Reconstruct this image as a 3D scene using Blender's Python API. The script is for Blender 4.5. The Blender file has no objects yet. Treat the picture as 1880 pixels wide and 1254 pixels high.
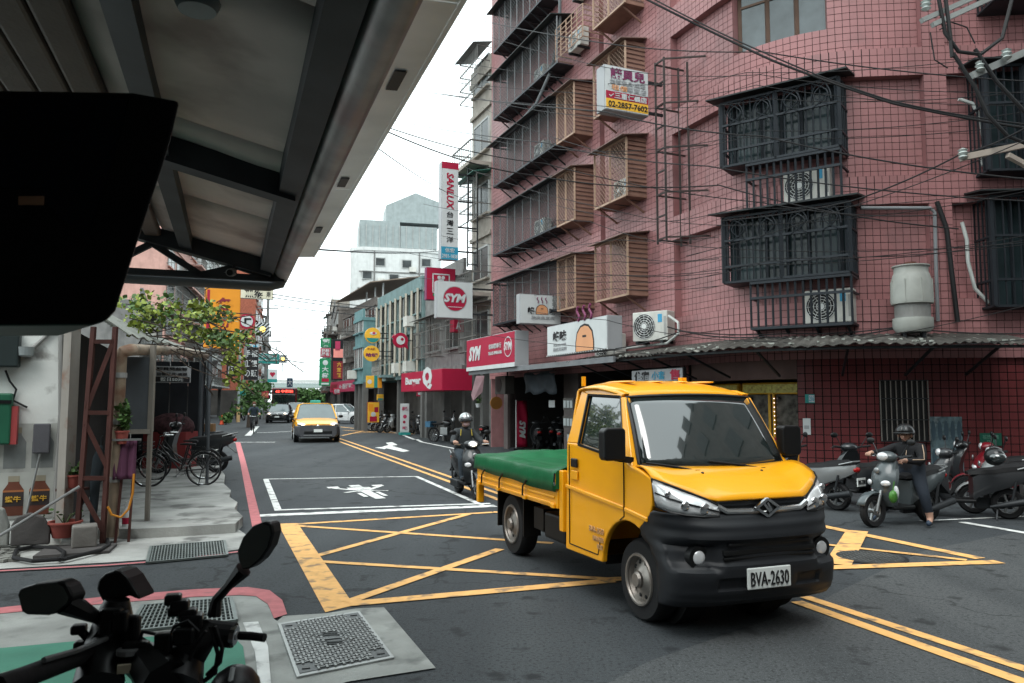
import bpy, math, random
from mathutils import Vector, Matrix
R = math.radians
rnd = random.Random(11)
SC = bpy.context.scene
COL = SC.collection
# ---------------------------------------------------------------- camera
CAM_H, FPX = 1.7, 1400.0
PITCH = math.atan(110 / FPX)
cam_d = bpy.data.cameras.new('camera')
cam = bpy.data.objects.new('camera', cam_d)
COL.objects.link(cam)
cam.location = (0, 0, CAM_H)
cam.rotation_euler = (R(90) + PITCH, 0, 0)
cam_d.sensor_width = 36
cam_d.lens = FPX / 1880 * 36
cam_d.clip_start = 0.05
cam_d.clip_end = 3000
cam_d.dof.use_dof = True
cam_d.dof.focus_distance = 7.5
cam_d.dof.aperture_fstop = 7.0
SC.camera = cam
# ---------------------------------------------------------------- overcast sky and sun
W = bpy.data.worlds.new('World')
SC.world = W
W.use_nodes = True
wn, wl = W.node_tree.nodes, W.node_tree.links
bg = wn['Background']
sky = wn.new('ShaderNodeTexSky')
sky.sky_type = 'NISHITA'
sky.sun_disc = False
sky.sun_elevation = R(58)
sky.sun_rotation = R(200)
sky.air_density = 1.0
sky.dust_density = 4.0
hs = wn.new('ShaderNodeHueSaturation')
hs.inputs['Saturation'].default_value = 0.12
wl.new(sky.outputs[0], hs.inputs['Color'])
cloud = wn.new('ShaderNodeMix')           # an even cloud deck veils the blue
cloud.data_type = 'RGBA'
cloud.inputs[0].default_value = 0.80
cloud.inputs[7].default_value = (10.1, 11.4, 11.6, 1)
wl.new(hs.outputs[0], cloud.inputs[6])
wl.new(cloud.outputs[2], bg.inputs['Color'])
bg.inputs['Strength'].default_value = 0.13
sun_d = bpy.data.lights.new('sun', 'SUN')
sun_d.energy = 0.9
sun_d.angle = R(35)
sun_d.color = (1.0, 0.97, 0.93)
sun = bpy.data.objects.new('sun', sun_d)
COL.objects.link(sun)
sun.location = (0, 0, 30)
sun.rotation_euler = (R(32), 0, R(-20))
vs = SC.view_settings
vs.view_transform = 'Standard'
vs.look = 'None'
vs.gamma = 1
vs.exposure = 0.95
vs.use_curve_mapping = False
SC.cycles.use_denoising = True
SC.cycles.max_bounces = 7
SC.cycles.diffuse_bounces = 3
SC.cycles.transparent_max_bounces = 12

# ---------------------------------------------------------------- pixel to place
cp, sp = math.cos(PITCH), math.sin(PITCH)
CAMV = Vector((0, 0, CAM_H))
def ray(px, py):
    a, b = (px - 940) / FPX, (627 - py) / FPX
    return Vector((a, cp - b * sp, sp + b * cp))
def on_plane(px, py, p0, n):
    d = ray(px, py); n = Vector(n)
    return CAMV + d * ((Vector(p0) - CAMV).dot(n) / d.dot(n))
def G(px, py, z=0.0):
    return on_plane(px, py, (0, 0, z), (0, 0, 1))
def atY(px, py, Y):
    return on_plane(px, py, (0, Y, 0), (0, 1, 0))
TH = R(23.4)                               # the near street runs at this angle
UU = Vector((-math.sin(TH), math.cos(TH), 0))
VV = Vector((math.cos(TH), math.sin(TH), 0))
def SV(u, v, z=0.0):
    p = UU * u + VV * v
    return Vector((p.x, p.y, z))
def onV(px, py, v):
    """(u, z) where the pixel meets the vertical plane v of the near street"""
    q = on_plane(px, py, VV * v, VV)
    return q.dot(UU), q.z

# ---------------------------------------------------------------- materials
MATS = {}
def mat(name, col, rough=.6, metal=0.0, var=.12, scale=3.0, bump=0.0, bscale=40.0, streak=0.0, spec=.28, coat=0.0, emit=None, alpha=None, trans=0.0, dirt=None, pos=False, island=0.0):
    if name in MATS: return MATS[name]
    m = bpy.data.materials.new(name); MATS[name] = m
    m.use_nodes = True
    n, l = m.node_tree.nodes, m.node_tree.links
    b = n['Principled BSDF']
    b.inputs['Roughness'].default_value = rough
    b.inputs['Metallic'].default_value = metal
    b.inputs['Specular IOR Level'].default_value = spec
    b.inputs['Coat Weight'].default_value = coat
    b.inputs['Coat Roughness'].default_value = .08
    b.inputs['Transmission Weight'].default_value = trans
    c4 = (*col, 1)
    b.inputs['Base Color'].default_value = c4
    tc = n.new('ShaderNodeTexCoord')
    geo = n.new('ShaderNodeNewGeometry') if (pos or island) else None
    last = None
    def mixc(a_sock, colour, fac_sock):
        mx = n.new('ShaderNodeMix'); mx.data_type = 'RGBA'
        if a_sock is None: mx.inputs[6].default_value = c4
        else: l.new(a_sock, mx.inputs[6])
        mx.inputs[7].default_value = (*colour, 1)
        l.new(fac_sock, mx.inputs[0])
        return mx.outputs[2]
    def noise(sc, detail=5, mp=None, lo=.35, hi=.65, amt=1.0):
        t = n.new('ShaderNodeTexNoise'); t.inputs['Scale'].default_value = sc; t.inputs['Detail'].default_value = detail
        src = geo.outputs['Position'] if pos else tc.outputs['Object']
        if mp:
            q = n.new('ShaderNodeMapping'); q.inputs['Scale'].default_value = mp
            l.new(src, q.inputs['Vector']); src = q.outputs[0]
        l.new(src, t.inputs['Vector'])
        r = n.new('ShaderNodeMapRange'); r.inputs[1].default_value = lo; r.inputs[2].default_value = hi; r.inputs[3].default_value = 0; r.inputs[4].default_value = amt
        l.new(t.outputs[0], r.inputs[0])
        return r.outputs[0]
    if var > 0:
        last = mixc(None, tuple(max(0, c * (1 - 2.2 * var)) for c in col), noise(scale, 6, None, .3, .75, 1))
    if streak > 0:
        last = mixc(last, tuple(c * .35 for c in col), noise(scale * 1.3, 4, (1, 1, .12), .5, .8, streak))
    if dirt:
        last = mixc(last, dirt[0], noise(dirt[1], 8, None, dirt[2], dirt[2] + .12, dirt[3] if len(dirt) > 3 else .8))
    if island > 0:
        r = n.new('ShaderNodeMapRange'); r.inputs[3].default_value = 0; r.inputs[4].default_value = island
        l.new(geo.outputs['Random Per Island'], r.inputs[0]); last = mixc(last, tuple(c * .45 for c in col), r.outputs[0])
    if last is not None: l.new(last, b.inputs['Base Color'])
    if bump > 0:
        t = n.new('ShaderNodeTexNoise'); t.inputs['Scale'].default_value = bscale; t.inputs['Detail'].default_value = 6
        l.new(tc.outputs['Object'], t.inputs['Vector'])
        bp = n.new('ShaderNodeBump'); bp.inputs['Strength'].default_value = bump; bp.inputs['Distance'].default_value = .01
        l.new(t.outputs[0], bp.inputs['Height']); l.new(bp.outputs[0], b.inputs['Normal'])
    if emit:
        b.inputs['Emission Color'].default_value = (*emit[0], 1); b.inputs['Emission Strength'].default_value = emit[1]
    if alpha is not None: b.inputs['Alpha'].default_value = alpha
    return m
def glass(name, col=(.02, .025, .025), rough=.03, spec=.8):
    return mat(name, col, rough=rough, var=0, spec=spec, coat=.6)
M_black = mat('black_plastic', (.006, .0065, .007), .42, var=.1)
M_dark = mat('dark_metal', (.03, .033, .036), .5, .3, streak=.3)
M_rubber = mat('tyre_rubber', (.013, .013, .014), .75, bump=.2)
M_steel = mat('grey_steel', (.33, .34, .34), .38, .8, streak=.3)
M_chrome = mat('chrome', (.7, .71, .72), .16, 1.0, var=.05)
M_white = mat('white_paint', (.62, .64, .63), .5, var=.06, streak=.25)
M_offw = mat('aged_white_enamel', (.55, .55, .51), .5, var=.08, streak=.35, dirt=((.22, .2, .17), 6, .62, .5))
M_yel = mat('road_yellow', (.78, .43, .15), .8, var=.1, scale=9, bump=.15, dirt=((.10, .095, .085), 6, .54, .7))
M_wht = mat('road_white', (.68, .69, .67), .8, var=.1, scale=8, bump=.15, dirt=((.08, .08, .08), 5, .53, .75))
M_redl = mat('road_red', (.50, .16, .17), .8, var=.14, scale=9, dirt=((.12, .1, .1), 7, .60, .7))
M_glass = glass('dark_window_glass')
M_skin = mat('skin', (.44, .26, .19), .55, var=.05)
M_wire = mat('black_cable', (.012, .012, .013), .6, var=0)
M_bars = mat('charcoal_grille_paint', (.022, .027, .033), .5, .2, streak=.3)
M_lamp_w = mat('lit_headlamp', (.9, .85, .75), .2, var=0, emit=((1, .82, .6), 3.0))

# ---------------------------------------------------------------- mesh building
XF = {}                                    # world matrices of the empties
class MB:
    def __init__(s): s.v = []; s.f = []
    def add(s, vs_, fs):
        o = len(s.v); s.v += [tuple(p) for p in vs_]; s.f += [tuple(i + o for i in q) for q in fs]; return s
    def box(s, c, d, rz=0.0, rot=None):
        hx, hy, hz = d[0] / 2, d[1] / 2, d[2] / 2
        m = rot if rot is not None else Matrix.Rotation(rz, 3, 'Z')
        vs_ = [Vector(c) + m @ Vector((x, y, z)) for z in (-hz, hz) for y in (-hy, hy) for x in (-hx, hx)]
        return s.add(vs_, [(0, 2, 3, 1), (4, 5, 7, 6), (0, 1, 5, 4), (2, 6, 7, 3), (0, 4, 6, 2), (1, 3, 7, 5)])
    def b2(s, lo, hi):
        return s.box([(a + b) / 2 for a, b in zip(lo, hi)], [abs(b - a) for a, b in zip(lo, hi)])
    def bar(s, p, q, w, h=None, up=(0, 0, 1)):
        p, q = Vector(p), Vector(q); d = q - p; L = d.length
        if L < 1e-6: return s
        d.normalize(); up = Vector(up)
        if abs(d.dot(up)) > .98: up = Vector((0, 1, 0)) if abs(d.y) < .9 else Vector((1, 0, 0))
        x = d.cross(up).normalized(); y = x.cross(d)
        m = Matrix((x, d, y)).transposed()
        return s.box((p + q) / 2, (w, L, h or w), rot=m)
    def tube(s, pts, r, n=8, closed=False, caps=True):
        pts = [Vector(p) for p in pts]; k = len(pts); rs = r if isinstance(r, (list, tuple)) else [r] * k
        o = len(s.v); prev = None
        for i, p in enumerate(pts):
            a = pts[(i - 1) % k] if (i > 0 or closed) else p
            b = pts[(i + 1) % k] if (i < k - 1 or closed) else p
            d = (b - a); d = d.normalized() if d.length > 1e-9 else Vector((0, 0, 1))
            ref = prev if prev is not None else (Vector((0, 0, 1)) if abs(d.z) < .9 else Vector((1, 0, 0)))
            x = (ref - d * ref.dot(d))
            if x.length < 1e-6: x = d.orthogonal()
            x.normalize(); prev = x; y = d.cross(x)
            for j in range(n):
                t = 2 * math.pi * j / n
                s.v.append(tuple(p + (x * math.cos(t) + y * math.sin(t)) * rs[i]))
        for i in range(k if closed else k - 1):
            a, b = o + i * n, o + ((i + 1) % k) * n
            for j in range(n):
                s.f.append((a + j, a + (j + 1) % n, b + (j + 1) % n, b + j))
        if caps and not closed:
            s.f.append(tuple(o + j for j in range(n))[::-1]); s.f.append(tuple(o + (k - 1) * n + j for j in range(n)))
        return s
    def cyl(s, p, q, r, r2=None, n=16): return s.tube([p, q], [r, r if r2 is None else r2], n)
    def lathe(s, prof, c=(0, 0, 0), axis='Z', n=20, caps=True):
        """prof: (radius, height) pairs"""
        o = len(s.v); c = Vector(c)
        for (r, h) in prof:
            for j in range(n):
                t = 2 * math.pi * j / n; a, b = r * math.cos(t), r * math.sin(t)
                s.v.append(tuple(c + Vector((a, b, h) if axis == 'Z' else ((h, a, b) if axis == 'X' else (b, h, a)))))
        for i in range(len(prof) - 1):
            for j in range(n):
                s.f.append((o + i * n + j, o + i * n + (j + 1) % n, o + (i + 1) * n + (j + 1) % n, o + (i + 1) * n + j))
        if caps: s.f.append(tuple(o + j for j in range(n))[::-1]); s.f.append(tuple(o + (len(prof) - 1) * n + j for j in range(n)))
        return s
    def ell(s, c, r, n=14, m=8, rot=None):
        o = len(s.v); c = Vector(c)
        for i in range(m + 1):
            ph = math.pi * i / m
            for j in range(n):
                t = 2 * math.pi * j / n
                q = Vector((r[0] * math.sin(ph) * math.cos(t), r[1] * math.sin(ph) * math.sin(t), r[2] * math.cos(ph)))
                s.v.append(tuple(c + (rot @ q if rot else q)))
        for i in range(m):
            for j in range(n):
                s.f.append((o + i * n + j, o + (i + 1) * n + j, o + (i + 1) * n + (j + 1) % n, o + i * n + (j + 1) % n))
        return s
    def prism(s, poly, off):
        """closed polygon of 3D points pushed along off"""
        k = len(poly); off = Vector(off); o = len(s.v)
        s.v += [tuple(p) for p in poly] + [tuple(Vector(p) + off) for p in poly]
        s.f.append(tuple(range(o, o + k))); s.f.append(tuple(range(o + 2 * k - 1, o + k - 1, -1)))
        for i in range(k): s.f.append((o + i, o + k + i, o + k + (i + 1) % k, o + (i + 1) % k))
        return s
    def loft(s, secs, closed=True, caps=True):
        k = len(secs[0]); o = len(s.v)
        for q in secs: s.v += [tuple(p) for p in q]
        for i in range(len(secs) - 1):
            for j in range(k if closed else k - 1):
                s.f.append((o + i * k + j, o + i * k + (j + 1) % k, o + (i + 1) * k + (j + 1) % k, o + (i + 1) * k + j))
        if caps and closed:
            s.f.append(tuple(o + j for j in range(k))[::-1]); s.f.append(tuple(o + (len(secs) - 1) * k + j for j in range(k)))
        return s
    def grid(s, rows): return s.loft(rows, closed=False, caps=False)
    def build(s, name, m, parent=None, world=False, smooth=False, bevel=0.0, solid=0.0, label=None, sub=0):
        me = bpy.data.meshes.new(name)
        vs_ = s.v
        loc = Vector((0, 0, 0))
        if world and parent is not None:
            inv = XF[parent.name].inverted(); vs_ = [tuple(inv @ Vector(p)) for p in vs_]
        elif parent is None and world:
            xs = [p[0] for p in vs_]; ys = [p[1] for p in vs_]; zs = [p[2] for p in vs_]
            loc = Vector(((min(xs) + max(xs)) / 2, (min(ys) + max(ys)) / 2, min(zs)))
            vs_ = [tuple(Vector(p) - loc) for p in vs_]
        me.from_pydata(vs_, [], s.f); me.update()
        me.materials.append(m)
        o = bpy.data.objects.new(name, me); COL.objects.link(o)
        o.location = loc
        if parent is not None: o.parent = parent
        XF[o.name] = (XF[parent.name] if parent is not None else Matrix()) @ Matrix.Translation(loc)
        if smooth:
            me.polygons.foreach_set('use_smooth', [True] * len(me.polygons))
            try: me.set_sharp_from_angle(angle=R(38))
            except Exception: pass
        if solid:
            q = o.modifiers.new('thickness', 'SOLIDIFY'); q.thickness = solid; q.offset = 0
        if bevel:
            q = o.modifiers.new('edge', 'BEVEL'); q.width = bevel; q.segments = 2; q.limit_method = 'ANGLE'
        if sub:
            q = o.modifiers.new('round', 'SUBSURF'); q.levels = sub; q.render_levels = sub
        if label: o['label'] = label
        return o
def tag(o, label=None, cat=None, group=None, kind=None):
    if label: o['label'] = label
    if cat: o['category'] = cat
    if group: o['group'] = group
    if kind: o['kind'] = kind
    return o
def thing(name, label, cat, loc=(0, 0, 0), rz=0.0, group=None):
    o = bpy.data.objects.new(name, None); COL.objects.link(o)
    o.empty_display_size = .1
    o.location = loc; o.rotation_euler = (0, 0, rz)
    XF[o.name] = Matrix.Translation(Vector(loc)) @ Matrix.Rotation(rz, 4, 'Z')
    return tag(o, label, cat, group)
KIDS = {}
def copy_tree(o, loc, rz, label, mats=None, scale=1.0, rx=0.0):
    """a copy of a thing with its parts and sub-parts; mats swaps materials by part name"""
    def cp_(src, parent):
        c = src.copy(); COL.objects.link(c); c.parent = parent
        nm = src.name.split('.')[0]
        if mats and src.type == 'MESH' and nm in mats:
            c.material_slots[0].link = 'OBJECT'; c.material_slots[0].material = mats[nm]
        for ch in src.children: cp_(ch, c)
        return c
    r = cp_(o, None); r.location = loc; r.rotation_euler = (rx, 0, rz); r['label'] = label
    r.scale = (scale,) * 3
    XF[r.name] = Matrix.Translation(Vector(loc)) @ Matrix.Rotation(rz, 4, 'Z')
    return r
def text_mesh(body, size=1.0, bold=0.0, align='CENTER', shear=0.0, spacing=1.0):
    c = bpy.data.curves.new('lettering', 'FONT'); c.body = body; c.size = size; c.align_x = align; c.align_y = 'CENTER'
    c.offset = bold; c.shear = shear; c.space_character = spacing; c.resolution_u = 2; c.space_line = .95
    c.fill_mode = 'FRONT'; c.extrude = .004
    o = bpy.data.objects.new('lettering', c); COL.objects.link(o)
    dg = bpy.context.evaluated_depsgraph_get()
    me = bpy.data.meshes.new_from_object(o.evaluated_get(dg))
    bpy.data.objects.remove(o); bpy.data.curves.remove(c)
    return me
def put_text(body, m, parent, M, size, bold=0.0, stretch=1.0, fit=None, shear=0.0, spacing=1.0, align='CENTER', name='lettering'):
    """M: matrix whose x/y span the sign face, in the parent's space; fit=(w,h) scales the line to that box"""
    me = text_mesh(body, size, bold, align, shear, spacing); me.materials.clear(); me.materials.append(m)
    if fit and len(me.vertices):
        xs = [v.co.x for v in me.vertices]; ys = [v.co.y for v in me.vertices]
        w, h = max(xs) - min(xs), max(ys) - min(ys)
        cx, cy = (max(xs) + min(xs)) / 2, (max(ys) + min(ys)) / 2
        me.transform(Matrix.Diagonal((fit[0] / w, fit[1] / h, 1, 1)) @ Matrix.Translation((-cx, -cy, 0)))
    o = bpy.data.objects.new(name, me); COL.objects.link(o); o.parent = parent; o.matrix_local = M
    return o
def face_matrix(origin, xdir, ydir=(0, 0, 1)):
    x = Vector(xdir).normalized(); y = Vector(ydir).normalized(); z = x.cross(y).normalized()
    m = Matrix((x, y, z)).transposed().to_4x4(); m.translation = Vector(origin)
    return m
def sheet(name, pts, m, z=.004, label=None, kind='structure', parent=None):
    """flat marking or slab top from ground points"""
    mb = MB(); mb.add([(p[0], p[1], z) for p in pts], [tuple(range(len(pts)))])
    o = mb.build(name, m)
    if kind and parent is None: o['kind'] = kind
    if parent is not None: o.parent = parent
    if label: o['label'] = label
    return o
def pxs(*pts): return [G(x, y) for x, y in pts]
def stripe(p, q, w):
    """ground quad around the line p-q, w metres wide"""
    p, q = Vector(p), Vector(q); d = (q - p); d.z = 0; d.normalize(); nrm = Vector((-d.y, d.x, 0)) * w / 2
    return [p - nrm, q - nrm, q + nrm, p + nrm]
# ================================================================ ground, paint and covers
def asphalt(name, base, light, patch):
    m = bpy.data.materials.new(name); m.use_nodes = True
    n, l = m.node_tree.nodes, m.node_tree.links; b = n['Principled BSDF']
    tc = n.new('ShaderNodeTexCoord')
    def nz(sc, det, lo, hi, mp=None):
        t = n.new('ShaderNodeTexNoise'); t.inputs['Scale'].default_value = sc; t.inputs['Detail'].default_value = det
        src = tc.outputs['Object']
        if mp:
            q = n.new('ShaderNodeMapping'); q.inputs['Scale'].default_value = mp; q.inputs['Rotation'].default_value = (0, 0, TH)
            l.new(src, q.inputs[0]); src = q.outputs[0]
        l.new(src, t.inputs['Vector'])
        r = n.new('ShaderNodeMapRange'); r.inputs[1].default_value = lo; r.inputs[2].default_value = hi
        l.new(t.outputs[0], r.inputs[0]); return r.outputs[0], t.outputs[0]
    def mix(a, c, f):
        x = n.new('ShaderNodeMix'); x.data_type = 'RGBA'
        if isinstance(a, tuple): x.inputs[6].default_value = (*a, 1)
        else: l.new(a, x.inputs[6])
        x.inputs[7].default_value = (*c, 1); l.new(f, x.inputs[0]); return x.outputs[2]
    big, _ = nz(.35, 5, .35, .7)
    c = mix(base, light, big)
    lane, _ = nz(.9, 5, .42, .68, (1.4, .10, 1))
    c = mix(c, patch, lane)
    fine, fr = nz(160, 3, .55, .75)
    c = mix(c, tuple(x * 2.1 for x in light), fine)
    grain, _ = nz(38, 6, .52, .66)
    c = mix(c, tuple(x * .55 for x in base), grain)
    spots, _ = nz(3.2, 8, .60, .68)
    c = mix(c, tuple(x * .45 for x in base), spots)
    v = n.new('ShaderNodeTexVoronoi'); v.feature = 'DISTANCE_TO_EDGE'; v.inputs['Scale'].default_value = .22; l.new(tc.outputs['Object'], v.inputs['Vector'])
    wob = n.new('ShaderNodeTexNoise'); wob.inputs['Scale'].default_value = 2.0; wob.inputs['Detail'].default_value = 6
    l.new(tc.outputs['Object'], wob.inputs['Vector'])
    ad = n.new('ShaderNodeVectorMath'); ad.operation = 'MULTIPLY_ADD'; ad.inputs[1].default_value = (.9, .9, 0)
    l.new(wob.outputs['Color'], ad.inputs[0]); l.new(tc.outputs['Object'], ad.inputs[2]); l.new(ad.outputs[0], v.inputs['Vector'])
    rr = n.new('ShaderNodeMapRange'); rr.inputs[1].default_value = .0; rr.inputs[2].default_value = .006; rr.inputs[3].default_value = .85; rr.inputs[4].default_value = 0
    l.new(v.outputs['Distance'], rr.inputs[0])
    c = mix(c, tuple(x * .35 for x in base), rr.outputs[0])
    l.new(c, b.inputs['Base Color'])
    b.inputs['Roughness'].default_value = .8; b.inputs['Specular IOR Level'].default_value = .22
    bp = n.new('ShaderNodeBump'); bp.inputs['Strength'].default_value = .35; bp.inputs['Distance'].default_value = .006
    l.new(fr, bp.inputs['Height']); l.new(bp.outputs[0], b.inputs['Normal'])
    return m
M_asph = asphalt('asphalt', (.038, .043, .047), (.052, .058, .061), (.028, .032, .036))
M_asph2 = asphalt('older_asphalt', (.056, .06, .062), (.072, .076, .077), (.044, .048, .05))
M_conc = mat('worn_concrete', (.34, .35, .33), .85, var=.22, scale=2.5, bump=.4, bscale=60, dirt=((.10, .105, .1), 3, .55, .75))
M_conc2 = mat('stained_concrete', (.40, .405, .385), .85, var=.25, scale=1.6, bump=.5, bscale=35, dirt=((.09, .09, .085), 2.2, .53, .85))
M_green = mat('green_pavement_paint', (.055, .22, .15), .75, var=.12, scale=3, bump=.2, dirt=((.30, .29, .25), 4, .64, .9))
M_castiron = mat('cast_iron', (.10, .105, .105), .5, .6, var=.2, bump=.3, bscale=80)

mb = MB(); mb.add([(-1200, -60, 0), (1200, -60, 0), (1200, 2400, 0), (-1200, 2400, 0)], [(0, 1, 2, 3)])
tag(mb.build('ground', M_asph), kind='structure')
# older, lighter asphalt in the near right of the junction
sheet('road_patch', pxs((1190, 1215), (1480, 1115), (1700, 1010), (1880, 975), (2600, 990), (2600, 1500), (900, 1500), (1050, 1290)), M_asph2, .0025)

def paint(name, quads, m, z0=.005):
    mb = MB()
    for i, q in enumerate(quads):
        z = z0 + .0007 * i
        mb.add([(p[0], p[1], z) for p in q], [tuple(range(len(q)))])
    return tag(mb.build(name, m), kind='structure')
def pl(a, b, w): return stripe(G(*a), G(*b), w)
# the yellow no-stopping box
box_q = [pxs((510, 962), (546, 961), (650, 1112), (597, 1125)),
         pl((540, 963), (905, 941), .12), pl((546, 966), (1015, 998), .11), pl((582, 1021), (862, 944), .11),
         pl((589, 1032), (1118, 1064), .11), pl((637, 1107), (918, 1009), .12), pl((642, 1110), (1125, 1067), .16),
         pl((905, 941), (1508, 967), .12), pl((1500, 965), (1800, 1027), .16), pl((1480, 1045), (1835, 1033), .17),
         pl((1505, 1000), (1775, 1030), .10), pl((1574, 976), (1538, 1038), .26), pl((1118, 1066), (1480, 1045), .15)]
paint('yellow_box_marking', box_q, M_yel)
# waiting box, stop line and symbol
paint('motorcycle_box_marking', [pl((485, 880), (764, 875), .10), pl((488, 880), (511, 938), .11), pl((506, 937), (900, 925), .12), pl((764, 875), (885, 928), .10)], M_wht, .005)
paint('stop_line', [pl((477, 947), (910, 929), .24)], M_wht, .005)
def sym(px, py):
    c = G(px, py); out = []
    def q(a, b, w): out.append(stripe(c + VV * a[0] * .74 + UU * a[1], c + VV * b[0] * .74 + UU * b[1], w * .85))
    q((-.62, .62), (-.18, .12), .12); q((.62, .62), (.18, .12), .12); q((-.75, .75), (-.45, .75), .3); q((.75, .75), (.45, .75), .3)
    q((-.3, .35), (.3, .35), .5); q((-.2, -.05), (.2, -.05), .30); q((0, .1), (0, -1.35), .22); q((-.24, -.35), (-.24, -1.0), .10); q((.24, -.35), (.24, -1.0), .10)
    q((-.55, -.25), (-.12, -.05), .12); q((.55, -.25), (.12, -.05), .12); q((0, .6), (0, .95), .26)
    return out
paint('motorcycle_symbol_marking', sym(668, 901), M_wht, .005)
# arrow beyond the taxi
paint('turn_arrow_marking', [pxs((700, 821), (714, 817), (752, 828), (740, 830)), pxs((708, 813), (720, 812), (730, 817), (716, 819)), pxs((688, 822), (716, 820), (706, 825))], M_wht, .005)
paint('centre_line_marking', [pl((617, 803), (905, 903), .11), pl((610, 806), (900, 912), .11), pl((905, 903), (1010, 941), .11), pl((900, 912), (1000, 950), .11)], M_yel, .005)
paint('centre_line_marking', [pl((1478, 1097), (1900, 1236), .11), pl((1462, 1106), (1900, 1262), .12)], M_yel, .009)
paint('edge_line_marking', [pl((690, 787), (733, 796), .15), pl((733, 796), (760, 807), .15), pl((765, 807), (775, 812), .15), pl((775, 812), (835, 824), .13)], M_wht, .005)
paint('edge_line_marking', [pl((1765, 959), (1960, 992), .13), pl((1690, 957), (1890, 948), .06)], M_wht, .006)
paint('lane_line_marking', [pl((405, 812), (505, 812), .22), pl((455, 800), (472, 783), .3), pl((470, 795), (540, 792), .2)], M_wht, .005)
paint('yellow_box_marking', [pl((630, 790), (760, 797), .2), pl((640, 796), (745, 790), .15), pl((628, 800), (700, 784), .15), pl((625, 784), (735, 795), .2)], M_yel, .005)
# red kerb lines
paint('red_kerb_line', [pxs((432, 812), (441, 812), (452, 850), (441, 850)), pxs((441, 850), (452, 850), (481, 962), (463, 968))], M_redl, .005)
paint('red_kerb_line', [pl((-60, 1054), (200, 1040), .06), pl((200, 1040), (330, 1030), .06), pl((330, 1030), (440, 1015), .06)], M_redl, .016)
def arc_pts():
    outer = [(-60, 1124), (0, 1118), (200, 1097), (360, 1084), (455, 1080), (495, 1086), (518, 1104), (527, 1130)]
    inner = [(503, 1138), (492, 1112), (470, 1097), (440, 1095), (360, 1098), (200, 1110), (0, 1129), (-60, 1136)]
    return pxs(*outer, *inner)
tag(sheet('red_kerb_line', arc_pts(), M_redl, .012), kind='structure')

# near pavement on the left with its green walk
sheet('pavement', pxs((-200, 1146), (0, 1129), (200, 1110), (360, 1098), (440, 1095), (470, 1097), (492, 1112), (503, 1138), (520, 1150), (540, 1254), (560, 1500), (-900, 1500)), M_conc, .008)
sheet('green_walkway', pxs((-200, 1206), (0, 1193), (130, 1181), (420, 1163), (446, 1190), (455, 1254), (470, 1500), (-900, 1500)), M_green, .012)
sheet('painted_edge_strip', pxs((446, 1146), (474, 1144), (492, 1190), (500, 1290), (478, 1290), (468, 1200)), M_wht, .0125)
# pavement strip and raised arcade floor on the far side of the lane
sheet('pavement', pxs((-300, 1062), (0, 1046), (200, 1034), (330, 1025), (445, 1009), (455, 985), (430, 968), (280, 975), (190, 985), (0, 1000), (-300, 1010)), M_conc2, .009)
top = [G(x, y, .13) for x, y in ((-150, 975), (150, 972), (240, 971), (330, 967), (432, 961), (446, 948), (431, 934), (436, 922), (421, 912), (424, 900), (411, 888), (413, 872), (402, 858), (408, 846), (398, 830), (402, 812))]
top += [SV(34, -6.5, .13), SV(8, -8.5, .13)]
mb = MB(); mb.prism([(p.x, p.y, .13) for p in top], (0, 0, -.129))
tag(mb.build('arcade_floor', M_conc2), kind='structure')
# concrete surround of the square cover
sheet('concrete_surround', pxs((500, 1150), (520, 1133), (600, 1128), (655, 1119), (705, 1117), (800, 1229), (640, 1254), (560, 1275), (505, 1260)), M_conc, .0095)

def grate(label, a, b, c, d, nx, ny):
    """steel drain grating between four ground pixels (front-left, front-right, back-right, back-left)"""
    P = [G(*q, .02) for q in (a, b, c, d)]
    t = thing('drain_grate', label, 'drain grate', G(*a, .0))
    m = MB(); m.add([(p.x, p.y, .0135) for p in P], [(0, 1, 2, 3)]); m.build('pit', mat('dark_pit', (.006, .007, .007), .9, var=0), t, world=True)
    m = MB()
    for i in range(4): m.bar(P[i], P[(i + 1) % 4], .03, .02)
    m.build('frame', M_steel2, t, world=True)
    for i in range(1, nx):
        f = i / nx; MB().bar(P[0].lerp(P[1], f), P[3].lerp(P[2], f), .011, .016).build('bar', M_steel2, t, world=True)
    for i in range(1, ny):
        f = i / ny; MB().bar(P[0].lerp(P[3], f), P[1].lerp(P[2], f), .013, .018).build('bar', M_steel2, t, world=True)
M_steel2 = mat('galvanised_grating', (.20, .23, .22), .5, .5, var=.2)
grate('steel drain grating below the arcade step across the lane', (270, 1033), (417, 1019), (412, 993), (277, 1004), 26, 8)
grate('steel drain grating in the near pavement behind the black motorcycle', (234, 1160), (433, 1139), (424, 1098), (262, 1112), 22, 8)

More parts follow.
